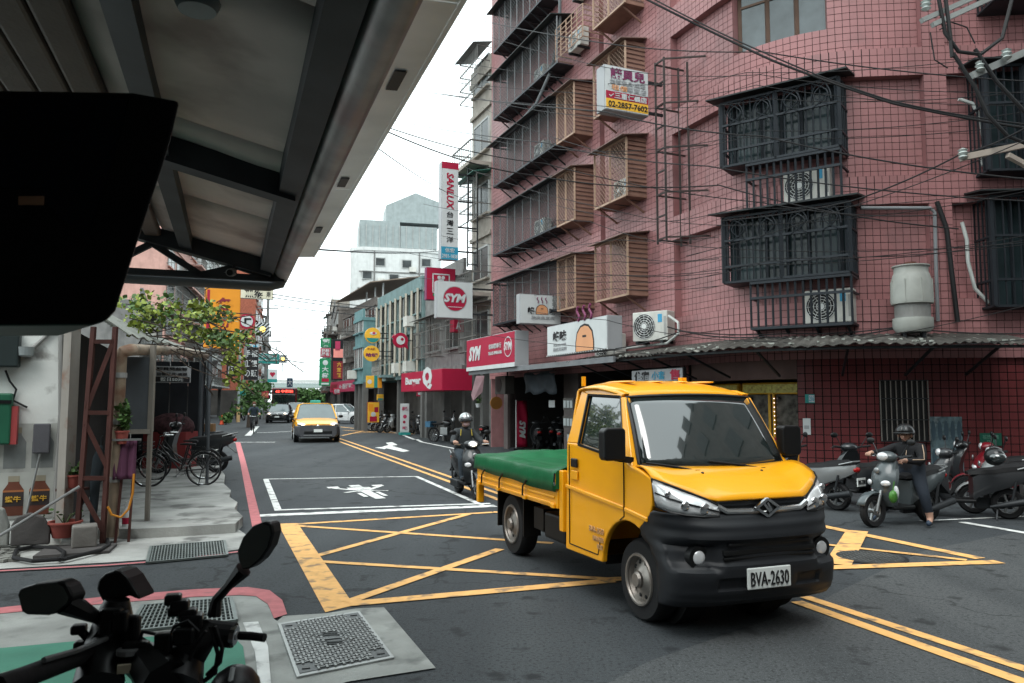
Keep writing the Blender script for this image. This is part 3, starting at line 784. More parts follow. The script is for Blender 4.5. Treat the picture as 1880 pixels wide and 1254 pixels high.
# ---------------------------------------------------------------- charcoal cages round the corner
def corner_cage(px0, px1, z, label, ac=True, hh=1.35, ac_px=None, arches=True, aclabel=None):
    sa, sb = s_of_px(px0, .6), s_of_px(px1, .6)
    a, b = wpt(sa, 0, .62), wpt(sb, 0, .62); ux = (b - a).normalized(); nn = Vector((ux.y, -ux.x, 0)); w = (b - a).length
    def Q(x, d, zz): return a + ux * x - nn * d + Vector((0, 0, z + zz))
    t = thing('window_cage', label, 'window cage', Q(0, 0, 0), group='charcoal cages on the rounded corner')
    mb = MB()
    for zz in (0, hh * .24, hh * .64, hh): mb.bar(Q(0, 0, zz), Q(w, 0, zz), .045); mb.bar(Q(0, 0, zz), Q(0, .7, zz), .04); mb.bar(Q(w, 0, zz), Q(w, .7, zz), .04)
    for x in (0, w * .48, w): mb.bar(Q(x, 0, 0), Q(x, 0, hh), .07)
    mb.build('frame', M_bars, t, world=True)
    n_ = int(w / .135)
    for i in range(n_):
        x = w * (i + .5) / n_; MB().bar(Q(x, .015, .0), Q(x, .015, hh), .024).build('bar', M_bars, t, world=True)
    for i in range(4):
        for x in (0, w): MB().bar(Q(x, .15 * (i + 1), 0), Q(x, .15 * (i + 1), hh), .024).build('bar', M_bars, t, world=True)
    if arches:
        for i in range(4):
            cx = w * (.13 + .245 * i); g = MB()
            for sx in (-1, 1): g.tube([Q(cx + sx * .17 - sx * .30 * math.sin(q * math.pi), -.02, hh * (.62 + .36 * q)) for q in [k / 8 for k in range(9)]], .014, 5)
            g.tube([Q(cx + .19 * math.cos(q), -.02, hh * .70 + .36 * math.sin(q)) for q in [k * math.pi / 10 for k in range(11)]], .014, 5)
            g.build('scroll', M_bars, t, world=True)
    mb = MB(); mb.prism([Q(-.25, -.2, hh + .06), Q(w + .2, -.2, hh + .06), Q(w + .2, .75, hh + .2), Q(-.25, .75, hh + .2)], (0, 0, .03)); mb.build('roof_sheet', mat('dark_cage_roof', (.02, .025, .026), .6), t, world=True)
    mb = MB(); mb.prism([Q(0, 0, -.03), Q(w, 0, -.03), Q(w, .6, -.03), Q(0, .6, -.03)], (0, 0, .02)); mb.build('floor_sheet', M_bars, t, world=True)
    mb = MB(); mb.prism([Q(.06, .30, .06), Q(w - .06, .30, .06), Q(w - .06, .30, hh), Q(.06, .30, hh)], nn * -.02); mb.build('window_pane', mat('teal_tinted_panes', (.03, .05, .055), .15, var=.4, scale=1.2), t, world=True)
    g = MB()
    for f in (.08, .33, .5, .67, .92): g.bar(Q(w * f, .27, .06), Q(w * f, .27, hh), .05)
    g.build('sash', M_bars, t, world=True)
    if ac:
        x0, x1 = w * .22, w; zb, zt_ = -.98, -.06
        g = MB()
        for zz in (zb, (zb + zt_) / 2 + .15, zt_): g.bar(Q(x0, 0, zz), Q(x1, 0, zz), .05); g.bar(Q(x0, 0, zz), Q(x0, .6, zz), .04); g.bar(Q(x1, 0, zz), Q(x1, .6, zz), .04)
        g.build('lower_frame', M_bars, t, world=True)
        k_ = 13
        for i in range(k_ + 1): MB().bar(Q(x0 + (x1 - x0) * i / k_, .01, zb), Q(x0 + (x1 - x0) * i / k_, .01, zt_), .036).build('bar', M_bars, t, world=True)
        MB().prism([Q(x0, -.02, zb - .03), Q(x1, -.02, zb - .03), Q(x1, .6, zb - .03), Q(x0, .6, zb - .03)], (0, 0, .04)).build('lower_floor', M_bars, t, world=True)
        for f in (.05, .35, .65, .95): MB().bar(Q(x0 + (x1 - x0) * f, .05, zb), Q(x0 + (x1 - x0) * f, .6, zb - .3), .05).build('bracket', M_bars, t, world=True)
        c_ = Q(x0 + (x1 - x0) * min(ac_px, .76), .34, zb + .05)
        make_ac(aclabel, c_, math.atan2(ux.y, ux.x), s=1.05)
    return Q, w
corner_cage(1335, 1558, 6.58, 'upper charcoal scroll grille cage on the rounded pink corner', ac_px=.62, aclabel='white condenser in the cage under the upper corner window')
corner_cage(1335, 1570, 4.14, 'lower charcoal scroll grille cage on the rounded pink corner', ac_px=.82, aclabel='white condenser in the cage under the lower corner window')
corner_cage(1836, 1990, 6.0, 'upper charcoal cage at the right picture edge', ac=False, hh=2.0, arches=False)
corner_cage(1836, 1990, 3.45, 'lower charcoal cage at the right picture edge', ac=False, hh=2.05, arches=False)
corner_cage(1862, 1990, 9.3, 'topmost dark cage at the right picture edge', ac=False, hh=1.6, arches=False)

# ---------------------------------------------------------------- cooling tower on the awning
c_ = wpt(s_of_px(1683, .75), 2.86, .75)
t = thing('cooling_tower', 'pale round cooling tower standing on the corner awning', 'cooling tower', c_)
M_ct = mat('cream_fibreglass', (.36, .37, .34), .55, var=.12, streak=.4)
MB().lathe([(.27, .10), (.33, .16), (.34, .40), (.31, .45)]).build('basin', M_ct, t, smooth=True) if False else None
MB().lathe([(.28, .10), (.34, .18), (.34, .36)], n=28).build('basin', M_ct, t, smooth=True)
MB().lathe([(.30, .36), (.30, .62)], n=28).build('louvre_ring', mat('perforated_grey', (.2, .2, .19), .6, bump=.6, bscale=120), t)
MB().lathe([(.35, .62), (.36, .68), (.35, 1.0), (.31, 1.16), (.29, 1.20), (.29, 1.30), (.32, 1.31), (.32, 1.33), (.27, 1.33)], n=28).build('shell', M_ct, t, smooth=True)
MB().lathe([(.10, 1.30), (.10, 1.40)], n=14).build('motor', mat('rust_brown', (.12, .05, .035), .7), t)
for k in range(8): MB().box((.355 * math.cos(k * .785), .355 * math.sin(k * .785), .85), (.02, .02, .42), k * .785).build('rib', M_ct, t)
for k in range(4): MB().box((.22 * math.cos(k * 1.57 + .4), .22 * math.sin(k * 1.57 + .4), .05), (.05, .05, .12)).build('leg', M_dark, t)
# ================================================================ buildings up the street
def onU(px, py, u): return on_plane(px, py, UU * u, UU)
M_rail = mat('balcony_rail', (.16, .16, .15), .5, .4, streak=.3)
M_shut = mat('window_interior', (.05, .06, .062), .25, var=.5, scale=1.0)
M_alu = mat('aluminium_frame', (.34, .35, .34), .45, .4)
def street_building(name, label, A, B, depth, H, wall, floors, side=1, z0=3.1, fh=2.7, cols=3, seed=1, feats='wbca', open_ground=True, roofm=None, shop=(.06, .055, .05), parapet=.5):
    """A near and B far end of the street front; side +1 stands on the right of the road"""
    rn = random.Random(seed)
    A, B = Vector((A[0], A[1], 0)), Vector((B[0], B[1], 0)); t_ = (B - A).normalized(); L = (B - A).length
    nn = Vector((-t_.y, t_.x, 0)) * side
    T = thing(name, label, 'building', (A + B) / 2)
    def Q(x, d, z): return A + t_ * x + nn * d + Vector((0, 0, z))
    gz = z0 if open_ground else 0
    m = MB(); m.prism([Q(0, 0, gz), Q(L, 0, gz), Q(L, -depth, gz), Q(0, -depth, gz)], (0, 0, H - gz)); m.build('wall', wall, T, world=True)
    if open_ground:
        m = MB(); m.prism([Q(0, -1.2, 0), Q(L, -1.2, 0), Q(L, -depth, 0), Q(0, -depth, 0)], (0, 0, gz)); m.build('ground_floor_wall', mat('shop_%s' % name + str(seed), shop, .7, var=.4, scale=.6), T, world=True)
        for x in (0.15, L / 2, L - .15): MB().box(Q(x, -.16, gz / 2), (.3, .3, gz), math.atan2(t_.y, t_.x)).build('pier', mat('dull_street_pier', (.12, .12, .115), .75, streak=.4), T, world=True)
    m = MB(); m.prism([Q(-.05, .12, H), Q(L + .05, .12, H), Q(L + .05, -depth, H), Q(-.05, -depth, H)], (0, 0, .18)); m.build('roof', roofm or wall, T, world=True)
    if parapet:
        m = MB(); m.bar(Q(0, .0, H + .18 + parapet / 2), Q(L, .0, H + .18 + parapet / 2), .12, parapet); m.build('parapet', wall, T, world=True)
    for f in range(floors):
        z = z0 + f * fh
        m = MB(); m.bar(Q(0, .04, z), Q(L, .04, z), .14, .16); m.build('floor_band', wall, T, world=True)
        for c in range(cols):
            x = L * (c + .5) / cols; w = L / cols * .72; h = 1.25; zb = z + .85; kind = rn.choice(feats)
            a, b = Q(x - w / 2, .02, zb), Q(x + w / 2, .02, zb); Hh = Vector((0, 0, h))
            m = MB()
            for p, q in ((a, b), (a + Hh, b + Hh), (a, a + Hh), (b, b + Hh), (a.lerp(b, .5), a.lerp(b, .5) + Hh)): m.bar(p, q, .07, .07)
            wo = m.build('window', M_alu, T, world=True)
            MB().prism([a, b, b + Hh, a + Hh], nn * .015).build('pane', M_shut, wo, world=True)
            MB().bar(Q(x - w / 2 - .08, .09, zb - .05), Q(x + w / 2 + .08, .09, zb - .05), .14, .07).build('sill', wall, wo, world=True)
            if kind == 'b':
                m = MB(); m.prism([Q(x - w * .65, 0, z + .05), Q(x + w * .65, 0, z + .05), Q(x + w * .65, .9, z + .05), Q(x - w * .65, .9, z + .05)], (0, 0, .14))
                bo = m.build('balcony', wall, T, world=True); m = MB()
                for k in range(11):
                    xx = x - w * .65 + w * 1.3 * k / 10; m.bar(Q(xx, .87, z + .19), Q(xx, .87, z + .95), .03)
                m.bar(Q(x - w * .65, .87, z + .97), Q(x + w * .65, .87, z + .97), .05); m.bar(Q(x - w * .65, .87, z + .4), Q(x + w * .65, .87, z + .4), .03)
                for sx in (-1, 1): m.bar(Q(x + sx * w * .65, 0, z + .97), Q(x + sx * w * .65, .87, z + .97), .05)
                m.build('railing', M_rail, bo, world=True)
            elif kind == 'c':
                m = MB(); w2 = w * .62
                for k in range(13):
                    xx = x - w2 + 2 * w2 * k / 12; m.bar(Q(xx, .6, z + .55), Q(xx, .6, z + 2.25), .025)
                for zz in (.55, 1.1, 1.7, 2.25):
                    m.bar(Q(x - w2, .6, z + zz), Q(x + w2, .6, z + zz), .035)
                    for sx in (-1, 1): m.bar(Q(x + sx * w2, 0, z + zz), Q(x + sx * w2, .6, z + zz), .03)
                co = m.build('grille', M_rail, T, world=True)
                MB().prism([Q(x - w2 - .1, 0, z + 2.45), Q(x + w2 + .1, 0, z + 2.45), Q(x + w2 + .1, .8, z + 2.28), Q(x - w2 - .1, .8, z + 2.28)], (0, 0, .02)).build('grille_roof', rn.choice([M_dark, mat('green_sheet', (.06, .2, .16), .5), M_rail]), co, world=True)
            elif kind == 'a':
                MB().box(Q(x + w * .2, .25, zb - .35), (.65, .45, .5), math.atan2(t_.y, t_.x)).build('window_unit', M_offw, T, world=True)
    return T, Q, L, nn
def uvp(u, v): return SV(u, v)
m_beige = mat('beige_render', (.33, .30, .26), .8, var=.15, streak=.6)
m_grey = mat('grey_render', (.19, .19, .185), .8, var=.18, streak=.6)
m_teal = mat('teal_render', (.16, .24, .24), .75, var=.15, streak=.6)
m_teal2 = mat('teal_brick', (.13, .25, .26), .7, var=.15, streak=.3)
m_brown = mat('brown_grey_render', (.17, .15, .135), .8, var=.2, streak=.6)
m_white = mat('whitewashed_render', (.55, .57, .56), .75, var=.08, streak=.3)
street_building('apartment_building', 'narrow beige apartment block with barred balconies beside the pink building', uvp(26.75, 10.75), uvp(29.0, 10.75), 8, 14.6, m_beige, 5, cols=1, seed=3, feats='ccb', fh=2.55)
street_building('grey_building', 'low grey concrete building with a barred window behind the scooter rider', uvp(29.1, 10.5), uvp(34.6, 10.5), 8, 6.9, m_grey, 1, cols=2, seed=5, feats='c')
TB, QB, LB, nB = street_building('teal_building', 'pale teal building with tall fins above the red burger shop', uvp(34.7, 10.4), uvp(43.6, 10.4), 9, 7.0, m_teal, 2, cols=4, seed=8, feats='waab', fh=2.2, z0=2.9, shop=(.16, .15, .14))
for k in range(9): MB().bar(QB(.3 + k * (LB - .6) / 8, .16, 3.0), QB(.3 + k * (LB - .6) / 8, .16, 7.1), .10, .28).build('fin', mat('cream_fin', (.42, .39, .32), .7, streak=.5), TB, world=True)
T4, Q4, L4, n4 = street_building('teal_end_building', 'teal tiled end wall building with round yellow signs', uvp(43.8, 9.6), uvp(46.2, 9.6), 7, 6.4, m_teal2, 2, cols=2, seed=9, feats='bwa', fh=2.1, z0=2.8)
T5, Q5, L5, n5 = street_building('terrace_building', 'brown grey house with a covered roof terrace', (-10.8, 60.5), (-16.0, 72), 7, 9.4, m_brown, 3, cols=4, seed=12, feats='bbca', fh=2.2, z0=2.8)
for x in (.4, 3, 6): MB().bar(Q5(x, -.6, 9.4), Q5(x, -.6, 11.4), .12).build('terrace_post', M_white, T5, world=True)
m = MB(); m.prism([Q5(-1, .8, 11.0), Q5(L5, .8, 11.0), Q5(L5, -6, 12.2), Q5(-1, -6, 12.2)], (0, 0, .08)); m.build('terrace_canopy', mat('brown_canopy', (.20, .155, .12), .6), T5, world=True)
# white tower with its steel rooftop hut
c_ = atY(722, 600, 90); c_.z = 0
T = thing('white_apartment_tower', 'white round-cornered tower with a steel hut on its roof', 'building', c_, R(14)); T.scale = (1.3, 1.0, 1.28)
w_, d_ = 8.0, 9.0
prof = []
for cx, cy, a0 in ((w_ / 2 - 1.6, d_ / 2 - .3, 0), (-w_ / 2 + 1.6, d_ / 2 - .3, 90), (-w_ / 2 + 1.6, -d_ / 2 + 1.6, 180), (w_ / 2 - 1.6, -d_ / 2 + 1.6, 270)):
    rr = 1.6 if a0 >= 180 else .3
    for k in range(6): prof.append((cx + rr * math.cos(R(a0 + k * 18)), cy + rr * math.sin(R(a0 + k * 18)), 0))
m = MB(); m.prism(prof, (0, 0, 14.6)); m.build('wall', m_white, T, smooth=True)
m = MB(); m.prism([(p[0] * 1.02, p[1] * 1.02, 14.6) for p in prof], (0, 0, .3)); m.build('roof', m_white, T)
for x, z in ((-2.6, 12.4), (-.3, 12.2), (1.4, 12.0), (3.0, 11.6), (-2.2, 9.4), (.2, 9.2), (2.2, 9.3), (-1.5, 13.6), (.8, 13.5), (2.5, 13.7), (-3.0, 10.9), (1.2, 10.7)):
    m = MB(); m.box((x, -d_ / 2, z), (.9, .12, .8)); wo = m.build('window', M_alu, T); MB().box((x, -d_ / 2 - .05, z), (.74, .06, .64)).build('pane', M_shut, wo)
for x, z in ((-1.4, 11.9), (.6, 11.6), (2.3, 11.2), (-.9, 9.0), (1.3, 13.0)): MB().box((x, -d_ / 2 - .2, z), (.6, .4, .42)).build('window_unit', M_offw, T)
for x in (-2.0, 1.9): MB().cyl((x, -d_ / 2 - .06, 2), (x, -d_ / 2 - .06, 14.6), .06, n=8).build('rain_pipe', m_grey, T)
for z in (9.0, 11.2, 13.2): MB().box((0, -d_ / 2 - .02, z - .5), (6.6, .12, .1)).build('floor_band', m_grey, T)
m_hut = mat('grey_corrugated_hut', (.27, .31, .31), .5, .3, var=.1, streak=.3)
MB().b2((-3.3, -4.0, 14.9), (.2, 2, 17.4)).build('roof_hut', m_hut, T)
MB().b2((.25, -4.1, 15.0), (3.5, 2, 17.0)).build('roof_hut', m_hut, T)
m = MB(); m.prism([(-1.0, -3.6, 17.42), (3.9, -3.6, 17.42), (3.9, -3.6, 19.4), (1.6, -3.6, 20.2), (-1.0, -3.6, 18.9)], (0, 4.5, 0)); m.build('upper_hut', m_hut, T)
for x in [-3.3 + k * .58 for k in range(12)]: MB().b2((x - .03, -4.16, 14.95), (x + .03, -4.11, 17.0)).build('hut_rib', M_alu, T)
# the street bends beyond this point
TH2 = R(14.6); U2 = Vector((-math.sin(TH2), math.cos(TH2), 0)); V2 = Vector((math.cos(TH2), math.sin(TH2), 0))
OR, OL = Vector((-16.4, 73, 0)), SV(58, -1.4)
def rp(d, o=0.0): return OR + U2 * d + V2 * o
def lp(d, o=0.0): return OL + U2 * d + V2 * o
cols_ = [m_brown, m_grey, m_beige, mat('brick_render', (.30, .13, .10), .8, streak=.4), m_grey]
Hs = [10.5, 12.5, 15, 11, 16]
lab = ['brown block with stacked balconies where the street bends right', 'grey block with railings beyond the bend on the right', 'beige block far along the right side of the street', 'small brick coloured block far on the right', 'tall grey block farthest on the right']
for k in range(5): street_building('apartment_block', lab[k], rp(k * 14, -.3), rp(k * 14 + 13.6, -.3), 9, Hs[k], cols_[k], 3 + k // 2, cols=4, seed=30 + k, feats='bbca', fh=2.6)
# left row: low shops near, then tall blocks
m_pinkl = mat('salmon_render', (.46, .27, .23), .75, var=.1, streak=.4)
m_brick = mat('red_brick_wall', (.33, .10, .06), .8, var=.2, scale=6)
street_building('shop_house', 'dark low shophouse with black signs behind the far cones', uvp(34, -1.6), uvp(46, -1.6), 9, 5.6, m_grey, 1, side=-1, cols=4, seed=51, feats='cb', shop=(.03, .03, .03))
street_building('shop_house', 'low shophouse behind the street name sign', uvp(46.3, -1.6), uvp(57.5, -1.6), 9, 6.4, m_beige, 1, side=-1, cols=4, seed=52, feats='cb', shop=(.03, .03, .03))
street_building('apartment_block', 'salmon pink block with balconies above the striped warning lamp', lp(1, 0), lp(15, 0), 10, 15.5, m_pinkl, 5, side=-1, cols=4, seed=61, feats='bcb', fh=2.5)
street_building('apartment_block', 'white block with bulging balconies left of the red brick one', lp(15.4, .3), lp(34, .3), 10, 17.5, m_white, 5, side=-1, cols=4, seed=62, feats='bbc', fh=2.7)
street_building('apartment_block', 'red brick tower at the far end of the left row', lp(44, 3.0), lp(58, 3.0), 9, 18.5, m_brick, 6, side=-1, cols=3, seed=63, feats='wa', fh=2.7)
street_building('apartment_block', 'dim block beyond the red brick tower on the left', lp(60, 1.5), lp(95, 1.5), 9, 15, m_grey, 5, side=-1, cols=6, seed=64, feats='bca', fh=2.7)
# overpass and far skyline at the end of the street
c_ = G(600, 748)
T = thing('overpass', 'pale green road overpass crossing the far end of the street', 'bridge', (-56, 225, 0), R(14))
m = MB(); m.b2((-40, -5, 5.6), (40, 5, 6.9)); m.build('deck', mat('pale_green_girder', (.33, .40, .38), .6), T)
m = MB(); m.b2((-40, -5.15, 6.95), (40, -4.9, 7.9)); m.build('parapet', mat('pale_parapet', (.5, .52, .5), .6), T)
for x in (-22, 18): MB().b2((x - 1, -2, 0), (x + 1, 2, 5.6)).build('pier', m_grey, T)
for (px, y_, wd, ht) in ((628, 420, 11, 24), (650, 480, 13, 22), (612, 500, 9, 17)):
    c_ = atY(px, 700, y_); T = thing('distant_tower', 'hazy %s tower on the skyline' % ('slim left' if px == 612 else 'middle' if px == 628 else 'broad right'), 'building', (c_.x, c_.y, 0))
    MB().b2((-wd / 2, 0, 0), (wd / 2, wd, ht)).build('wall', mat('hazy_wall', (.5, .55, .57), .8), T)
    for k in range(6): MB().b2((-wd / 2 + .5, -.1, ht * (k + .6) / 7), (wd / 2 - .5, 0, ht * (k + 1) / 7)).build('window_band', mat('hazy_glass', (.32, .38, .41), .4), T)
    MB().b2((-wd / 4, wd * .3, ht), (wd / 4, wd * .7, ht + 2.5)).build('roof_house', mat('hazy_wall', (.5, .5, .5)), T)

# ================================================================ signs
def mcol(name, c, rough=.45, emit=0): return mat('sign_' + name, c, rough, var=.06, scale=2, emit=((c), emit) if emit else None, streak=.12)
S_red = mcol('crimson', (.33, .010, .04)); S_white = mcol('white', (.50, .525, .525)); S_blk = mcol('black', (.012, .012, .014))
S_yel = mcol('yellow', (.72, .40, .04)); S_green = mcol('green', (.015, .19, .08)); S_blue = mcol('blue', (.03, .25, .38)); S_plum = mcol('plum', (.17, .03, .09)); S_orange = mcol('orange', (.70, .27, .02)); S_tan = mcol('tan', (.62, .30, .15)); S_pink = mcol('pink', (.42, .04, .10)); S_grey = mcol('grey', (.3, .31, .32)); S_teal = mcol('teal', (.02, .22, .2)); S_maroon = mcol('maroon', (.2, .02, .03)); S_gold = mcol('gold', (.6, .35, .05))
class Sign:
    """boxed sign; local x right and z up on the face that looks along -y"""
    def __init__(s, label, c, rz, w, h, d, face, edge=None, name='shop_sign', cat='sign', border=.02, group=None):
        s.T = thing(name, label, cat, c, rz, group); s.w, s.h, s.d = w, h, d
        MB().b2((-w / 2, -d / 2, -h / 2), (w / 2, d / 2, h / 2)).build('box', edge or S_grey, s.T, bevel=.01)
        MB().b2((-w / 2 + border, -d / 2 - .012, -h / 2 + border), (w / 2 - border, -d / 2 - .002, h / 2 - border)).build('face', face, s.T)
        s.y = -d / 2 - .013
    def rect(s, x0, z0, x1, z1, m, name='panel', lift=1):
        w, h = s.w, s.h
        return MB().b2(((x0 - .5) * w, s.y - .003 * lift, (z0 - .5) * h), ((x1 - .5) * w, s.y - .003 * (lift - 1), (z1 - .5) * h)).build(name, m, s.T)
    def text(s, body, cx, cz, fw, fh, m, lift=3, shear=0, bold=.012, vertical=False, rot=0.0):
        M = face_matrix(((cx - .5) * s.w, s.y - .003 * lift, (cz - .5) * s.h), (1, 0, 0)) @ Matrix.Rotation(rot, 4, 'Z')
        return put_text(body, m, s.T, M, 1.0, bold=bold, fit=(fw * s.w, fh * s.h), shear=shear)
    def disc(s, cx, cz, r, m, lift=1, n=32, name='disc', rz=None):
        c = ((cx - .5) * s.w, 0, (cz - .5) * s.h); y = s.y - .003 * lift
        return MB().lathe([(r, y), (r, y + .003)], c, 'Y', n).build(name, m, s.T)
def hang(label, px0, py0, px1, py1, u, d, face, edge=None, **k):
    a, b = onU(px0, py0, u), onU(px1, py1, u); w = (b - a).dot(VV); h = a.z - b.z; c = (a + b) / 2
    return Sign(label, c + UU * d / 2, TH, w, h, d, face, edge, **k)
def flat(label, px0, py0, px1, py1, Y, d, face, edge=None, rz=None, **k):
    a, b = atY(px0, py0, Y), atY(px1, py1, Y); c = (a + b) / 2
    return Sign(label, c, TH if rz is None else rz, b.x - a.x, a.z - b.z, d, face, edge, **k)
def posts(s, to, zs, r=.02):
    for z in zs: MB().bar((s.w / 2, 0, (z - .5) * s.h), (s.w / 2 + to, 0, (z - .5) * s.h), r * 2).build('arm', M_dark, s.T)
# SANLUX tower sign
s = hang('tall white air conditioning sign with red top and vertical letters', 811, 296, 841, 478, 27.2, .35, S_white)
s.rect(.0, .93, 1, 1, S_red); s.rect(0, 0, 1, .13, S_blue)
s.text('SANLUX', .5, .70, .75 * s.h * .55 / s.w * .0 + .0 + .38 * s.h / s.w, .42 * s.w / s.h, S_red, rot=-math.pi / 2, shear=.2, bold=.03)
for k, ch in enumerate('台灣三洋'): s.text(ch, .5, .46 - k * .085, .40, .062, S_blk)
s.text('信宏', .5, .095, .55, .045, S_white); s.text('2981-1838', .5, .035, .9, .04, S_white)
posts(s, .8, (.9, .62, .35, .1), .03)
for k in range(7):  # its ladder frame
    z = (k / 6 - .5) * s.h * 1.05
    MB().bar((s.w / 2 + .45, 0, z), (s.w / 2 + .85, 0, z), .04).build('frame_rung', M_dark, s.T)
for x in (.45, .85): MB().bar((s.w / 2 + x, 0, -s.h * .55), (s.w / 2 + x, 0, s.h * .55), .05).build('frame_rail', M_dark, s.T)
# plum emblem sign behind the SYM square
s = hang('plum red sign with white square outline behind the white square sign', 783, 490, 836, 553, 28.3, .25, S_red, S_plum)
for r_ in ((.2, .22, .8, .26), (.2, .78, .8, .82), (.2, .22, .24, .82), (.76, .22, .8, .82)): s.rect(*r_, S_white)
s.rect(.4, .55, .6, .66, S_white); s.disc(.43, .7, .06 * s.w, S_white); s.disc(.57, .7, .06 * s.w, S_white); s.rect(.22, .12, .8, .2, S_green)
posts(s, .6, (.2, .8), .03)
# SYM square
s = hang('white square sign with round red emblem on the scooter shop', 802, 515, 868, 586, 25.6, .3, S_white, S_grey)
s.disc(.5, .53, .335 * s.w, S_grey); s.disc(.5, .53, .315 * s.w, S_red, 2)
s.text('SYM', .5, .55, .62, .25, S_grey, 3, .25, .06); s.text('SYM', .5, .55, .60, .22, S_white, 4, .25, .03); s.rect(.3, .30, .7, .315, S_white, lift=3)
posts(s, .9, (.15, .85), .03)
# toy rental sign
s = hang('white toy rental sign with yellow phone number strip high on the ladder frame', 1109, 117, 1191, 214, 14.5, .35, S_white, S_grey)
s.text('諾貝兒', .52, .83, .78, .24, S_plum, bold=.03); s.text('益智玩具‧桌遊', .52, .64, .80, .10, S_grey); s.text('租借', .33, .51, .36, .12, S_tan); s.text('專賣店', .72, .51, .44, .12, S_grey)
s.rect(.03, .25, .98, .42, S_red); s.text('✓三重仁義店', .52, .335, .86, .14, S_white, bold=.02); s.rect(.03, .04, .98, .25, S_yel); s.text('02-2857-7602', .52, .14, .88, .13, S_blk, bold=.015)
posts(s, .5, (.15, .85), .03)
# hanging grill sign
def tofu(s, cx, cz, k):
    w = s.w * k
    pts = [(-.5, 0), (-.5, .25), (-.42, .52), (-.22, .68), (0, .72), (.22, .68), (.42, .52), (.5, .25), (.5, 0)]
    c = Vector(((cx - .5) * s.w, s.y - .003, (cz - .5) * s.h))
    MB().prism([c + Vector((x * w * 1.1, 0, z * w * 1.1 - .01)) for x, z in pts], (0, -.003, 0)).build('bun_outline', S_blk, s.T)
    MB().prism([c + Vector((x * w, -.004, z * w)) for x, z in pts], (0, -.003, 0)).build('bun', S_tan, s.T)
    MB().box(c + Vector((0, -.009, w * .42)), (w * .22, .004, w * .06), 0).build('bun_mark', S_blk, s.T)
    for i in (-1, 0, 1):
        MB().tube([c + Vector((i * w * .36 + w * .07 * math.sin(q * 6.283), -.006, w * (.88 + .42 * q))) for q in [k_ / 10 for k_ in range(11)]], w * .035, 6).build('steam', S_plum, s.T)
s = hang('white hanging grill sign with brown bun emblem beside the pink wall', 954, 539, 1030, 597, 20.3, .25, S_white, S_grey)
s.text('峰', .27, .45, .17, .24, S_blk, bold=.03); s.text('味', .78, .45, .15, .22, S_blk, bold=.03); tofu(s, .53, .34, .28); s.text('脆皮臭豆腐', .55, .22, .56, .11, S_grey)
posts(s, .7, (.9, .1), .03)
def along(label, u0, u1, v, z0, z1, d, face, edge=None, **k):
    return Sign(label, SV((u0 + u1) / 2, v + d / 2, (z0 + z1) / 2), RZW, abs(u1 - u0), z1 - z0, d, face, edge, **k)
s = along('long crimson scooter shop signboard above the grey awning', 25.0, 20.8, 9.1, 2.74, 3.82, .45, S_red, S_grey)
s.rect(0, 0, 1, .12, S_white); s.text('SYM', .2, .53, .27, .46, S_white, shear=.3, bold=.05); s.text('信和機車行', .63, .66, .25, .15, S_white); s.text('TEL:02-89856186', .63, .46, .27, .1, S_white)
s.disc(.88, .58, .29 * s.h, S_white, 2); s.disc(.88, .58, .26 * s.h, S_red, 3); s.text('SYM', .88, .6, .14, .24, S_white, 4, .25, .03)
s = along('long white grill signboard with brown bun over the awning', 18.6, 15.4, 9.1, 2.92, 3.72, .4, S_white, S_grey)
s.text('峰味', .24, .62, .24, .34, S_blk, bold=.03); s.text('FONG WEI', .24, .33, .22, .08, S_grey); s.text('脆皮臭豆腐', .24, .19, .24, .12, S_grey); tofu(s, .66, .03, .27)
for k in range(26): MB().ell(((k / 25 - .5) * s.w, s.y, -s.h / 2), (.02, .02, .02), 6, 4).build('bulb', S_white, s.T)
# small signs under the awning
a_ = onV(1160, 690, 9.6)[0]; b_ = onV(1255, 700, 9.6)[0]
s = along('dark vacancy notice board under the awning behind the truck roof', a_, b_, 9.6, 2.12, 2.42, .08, S_grey, S_dark if 'S_dark' in globals() else S_blk)
s.text('住宿', .22, .5, .3, .7, S_blk, bold=.03); s.text('小套', .55, .5, .25, .6, S_blue); s.text('售', .86, .5, .18, .75, S_red, bold=.03)
# SYM flag
c_ = G(958, 826)
T = thing('feather_flag', 'crimson upright flag at the scooter shop entrance', 'flag', c_, TH)
MB().cyl((-.22, 0, 0), (-.22, 0, 1.75), .018, n=8).build('pole', M_white, T)
MB().box((-.2, 0, .04), (.4, .4, .08)).build('base', M_dark, T)
rows = [[(-.2 + .42 * x / 6, .03 * math.sin(x + z * .8), .1 + 1.62 * z / 10) for x in range(7)] for z in range(11)]
MB().grid(rows).build('cloth', S_red, T, solid=.006, smooth=True)
put_text('SYM', S_white, T, face_matrix((0, -.06, .72), (0, 0, -1), (1, 0, 0)), 1, .05, fit=(.62, .24), shear=.25)
# signs further along on the right
def rnd_sign(px, py, r, Y, face, label, ring=None):
    c = atY(px, py, Y); rr = r / FPX * Y
    T = thing('round_sign', label, 'sign', c, TH)
    MB().lathe([(rr, -.06), (rr, .06)], (0, 0, 0), 'Y', 32).build('disc', face, T)
    return T, rr
T, rr = rnd_sign(684, 616, 14.5, 40.5, S_yel, 'upper round yellow sign with teal base on the teal end wall')
MB().lathe([(rr * .95, -.072), (rr * .95, -.064)], (0, 0, 0), 'Y', 32).build('face', S_yel, T)
MB().prism([(rr * .9 * math.cos(q), -.08, rr * .9 * math.sin(q)) for q in [math.pi * (1.12 + .76 * k / 12) for k in range(13)]], (0, .006, 0)).build('teal_band', S_teal, T)
MB().ell((.02, -.08, rr * .25), (rr * .45, .01, rr * .2)).build('emblem', S_white, T); MB().ell((.05, -.09, rr * .3), (rr * .2, .01, rr * .16)).build('heart', S_pink, T)
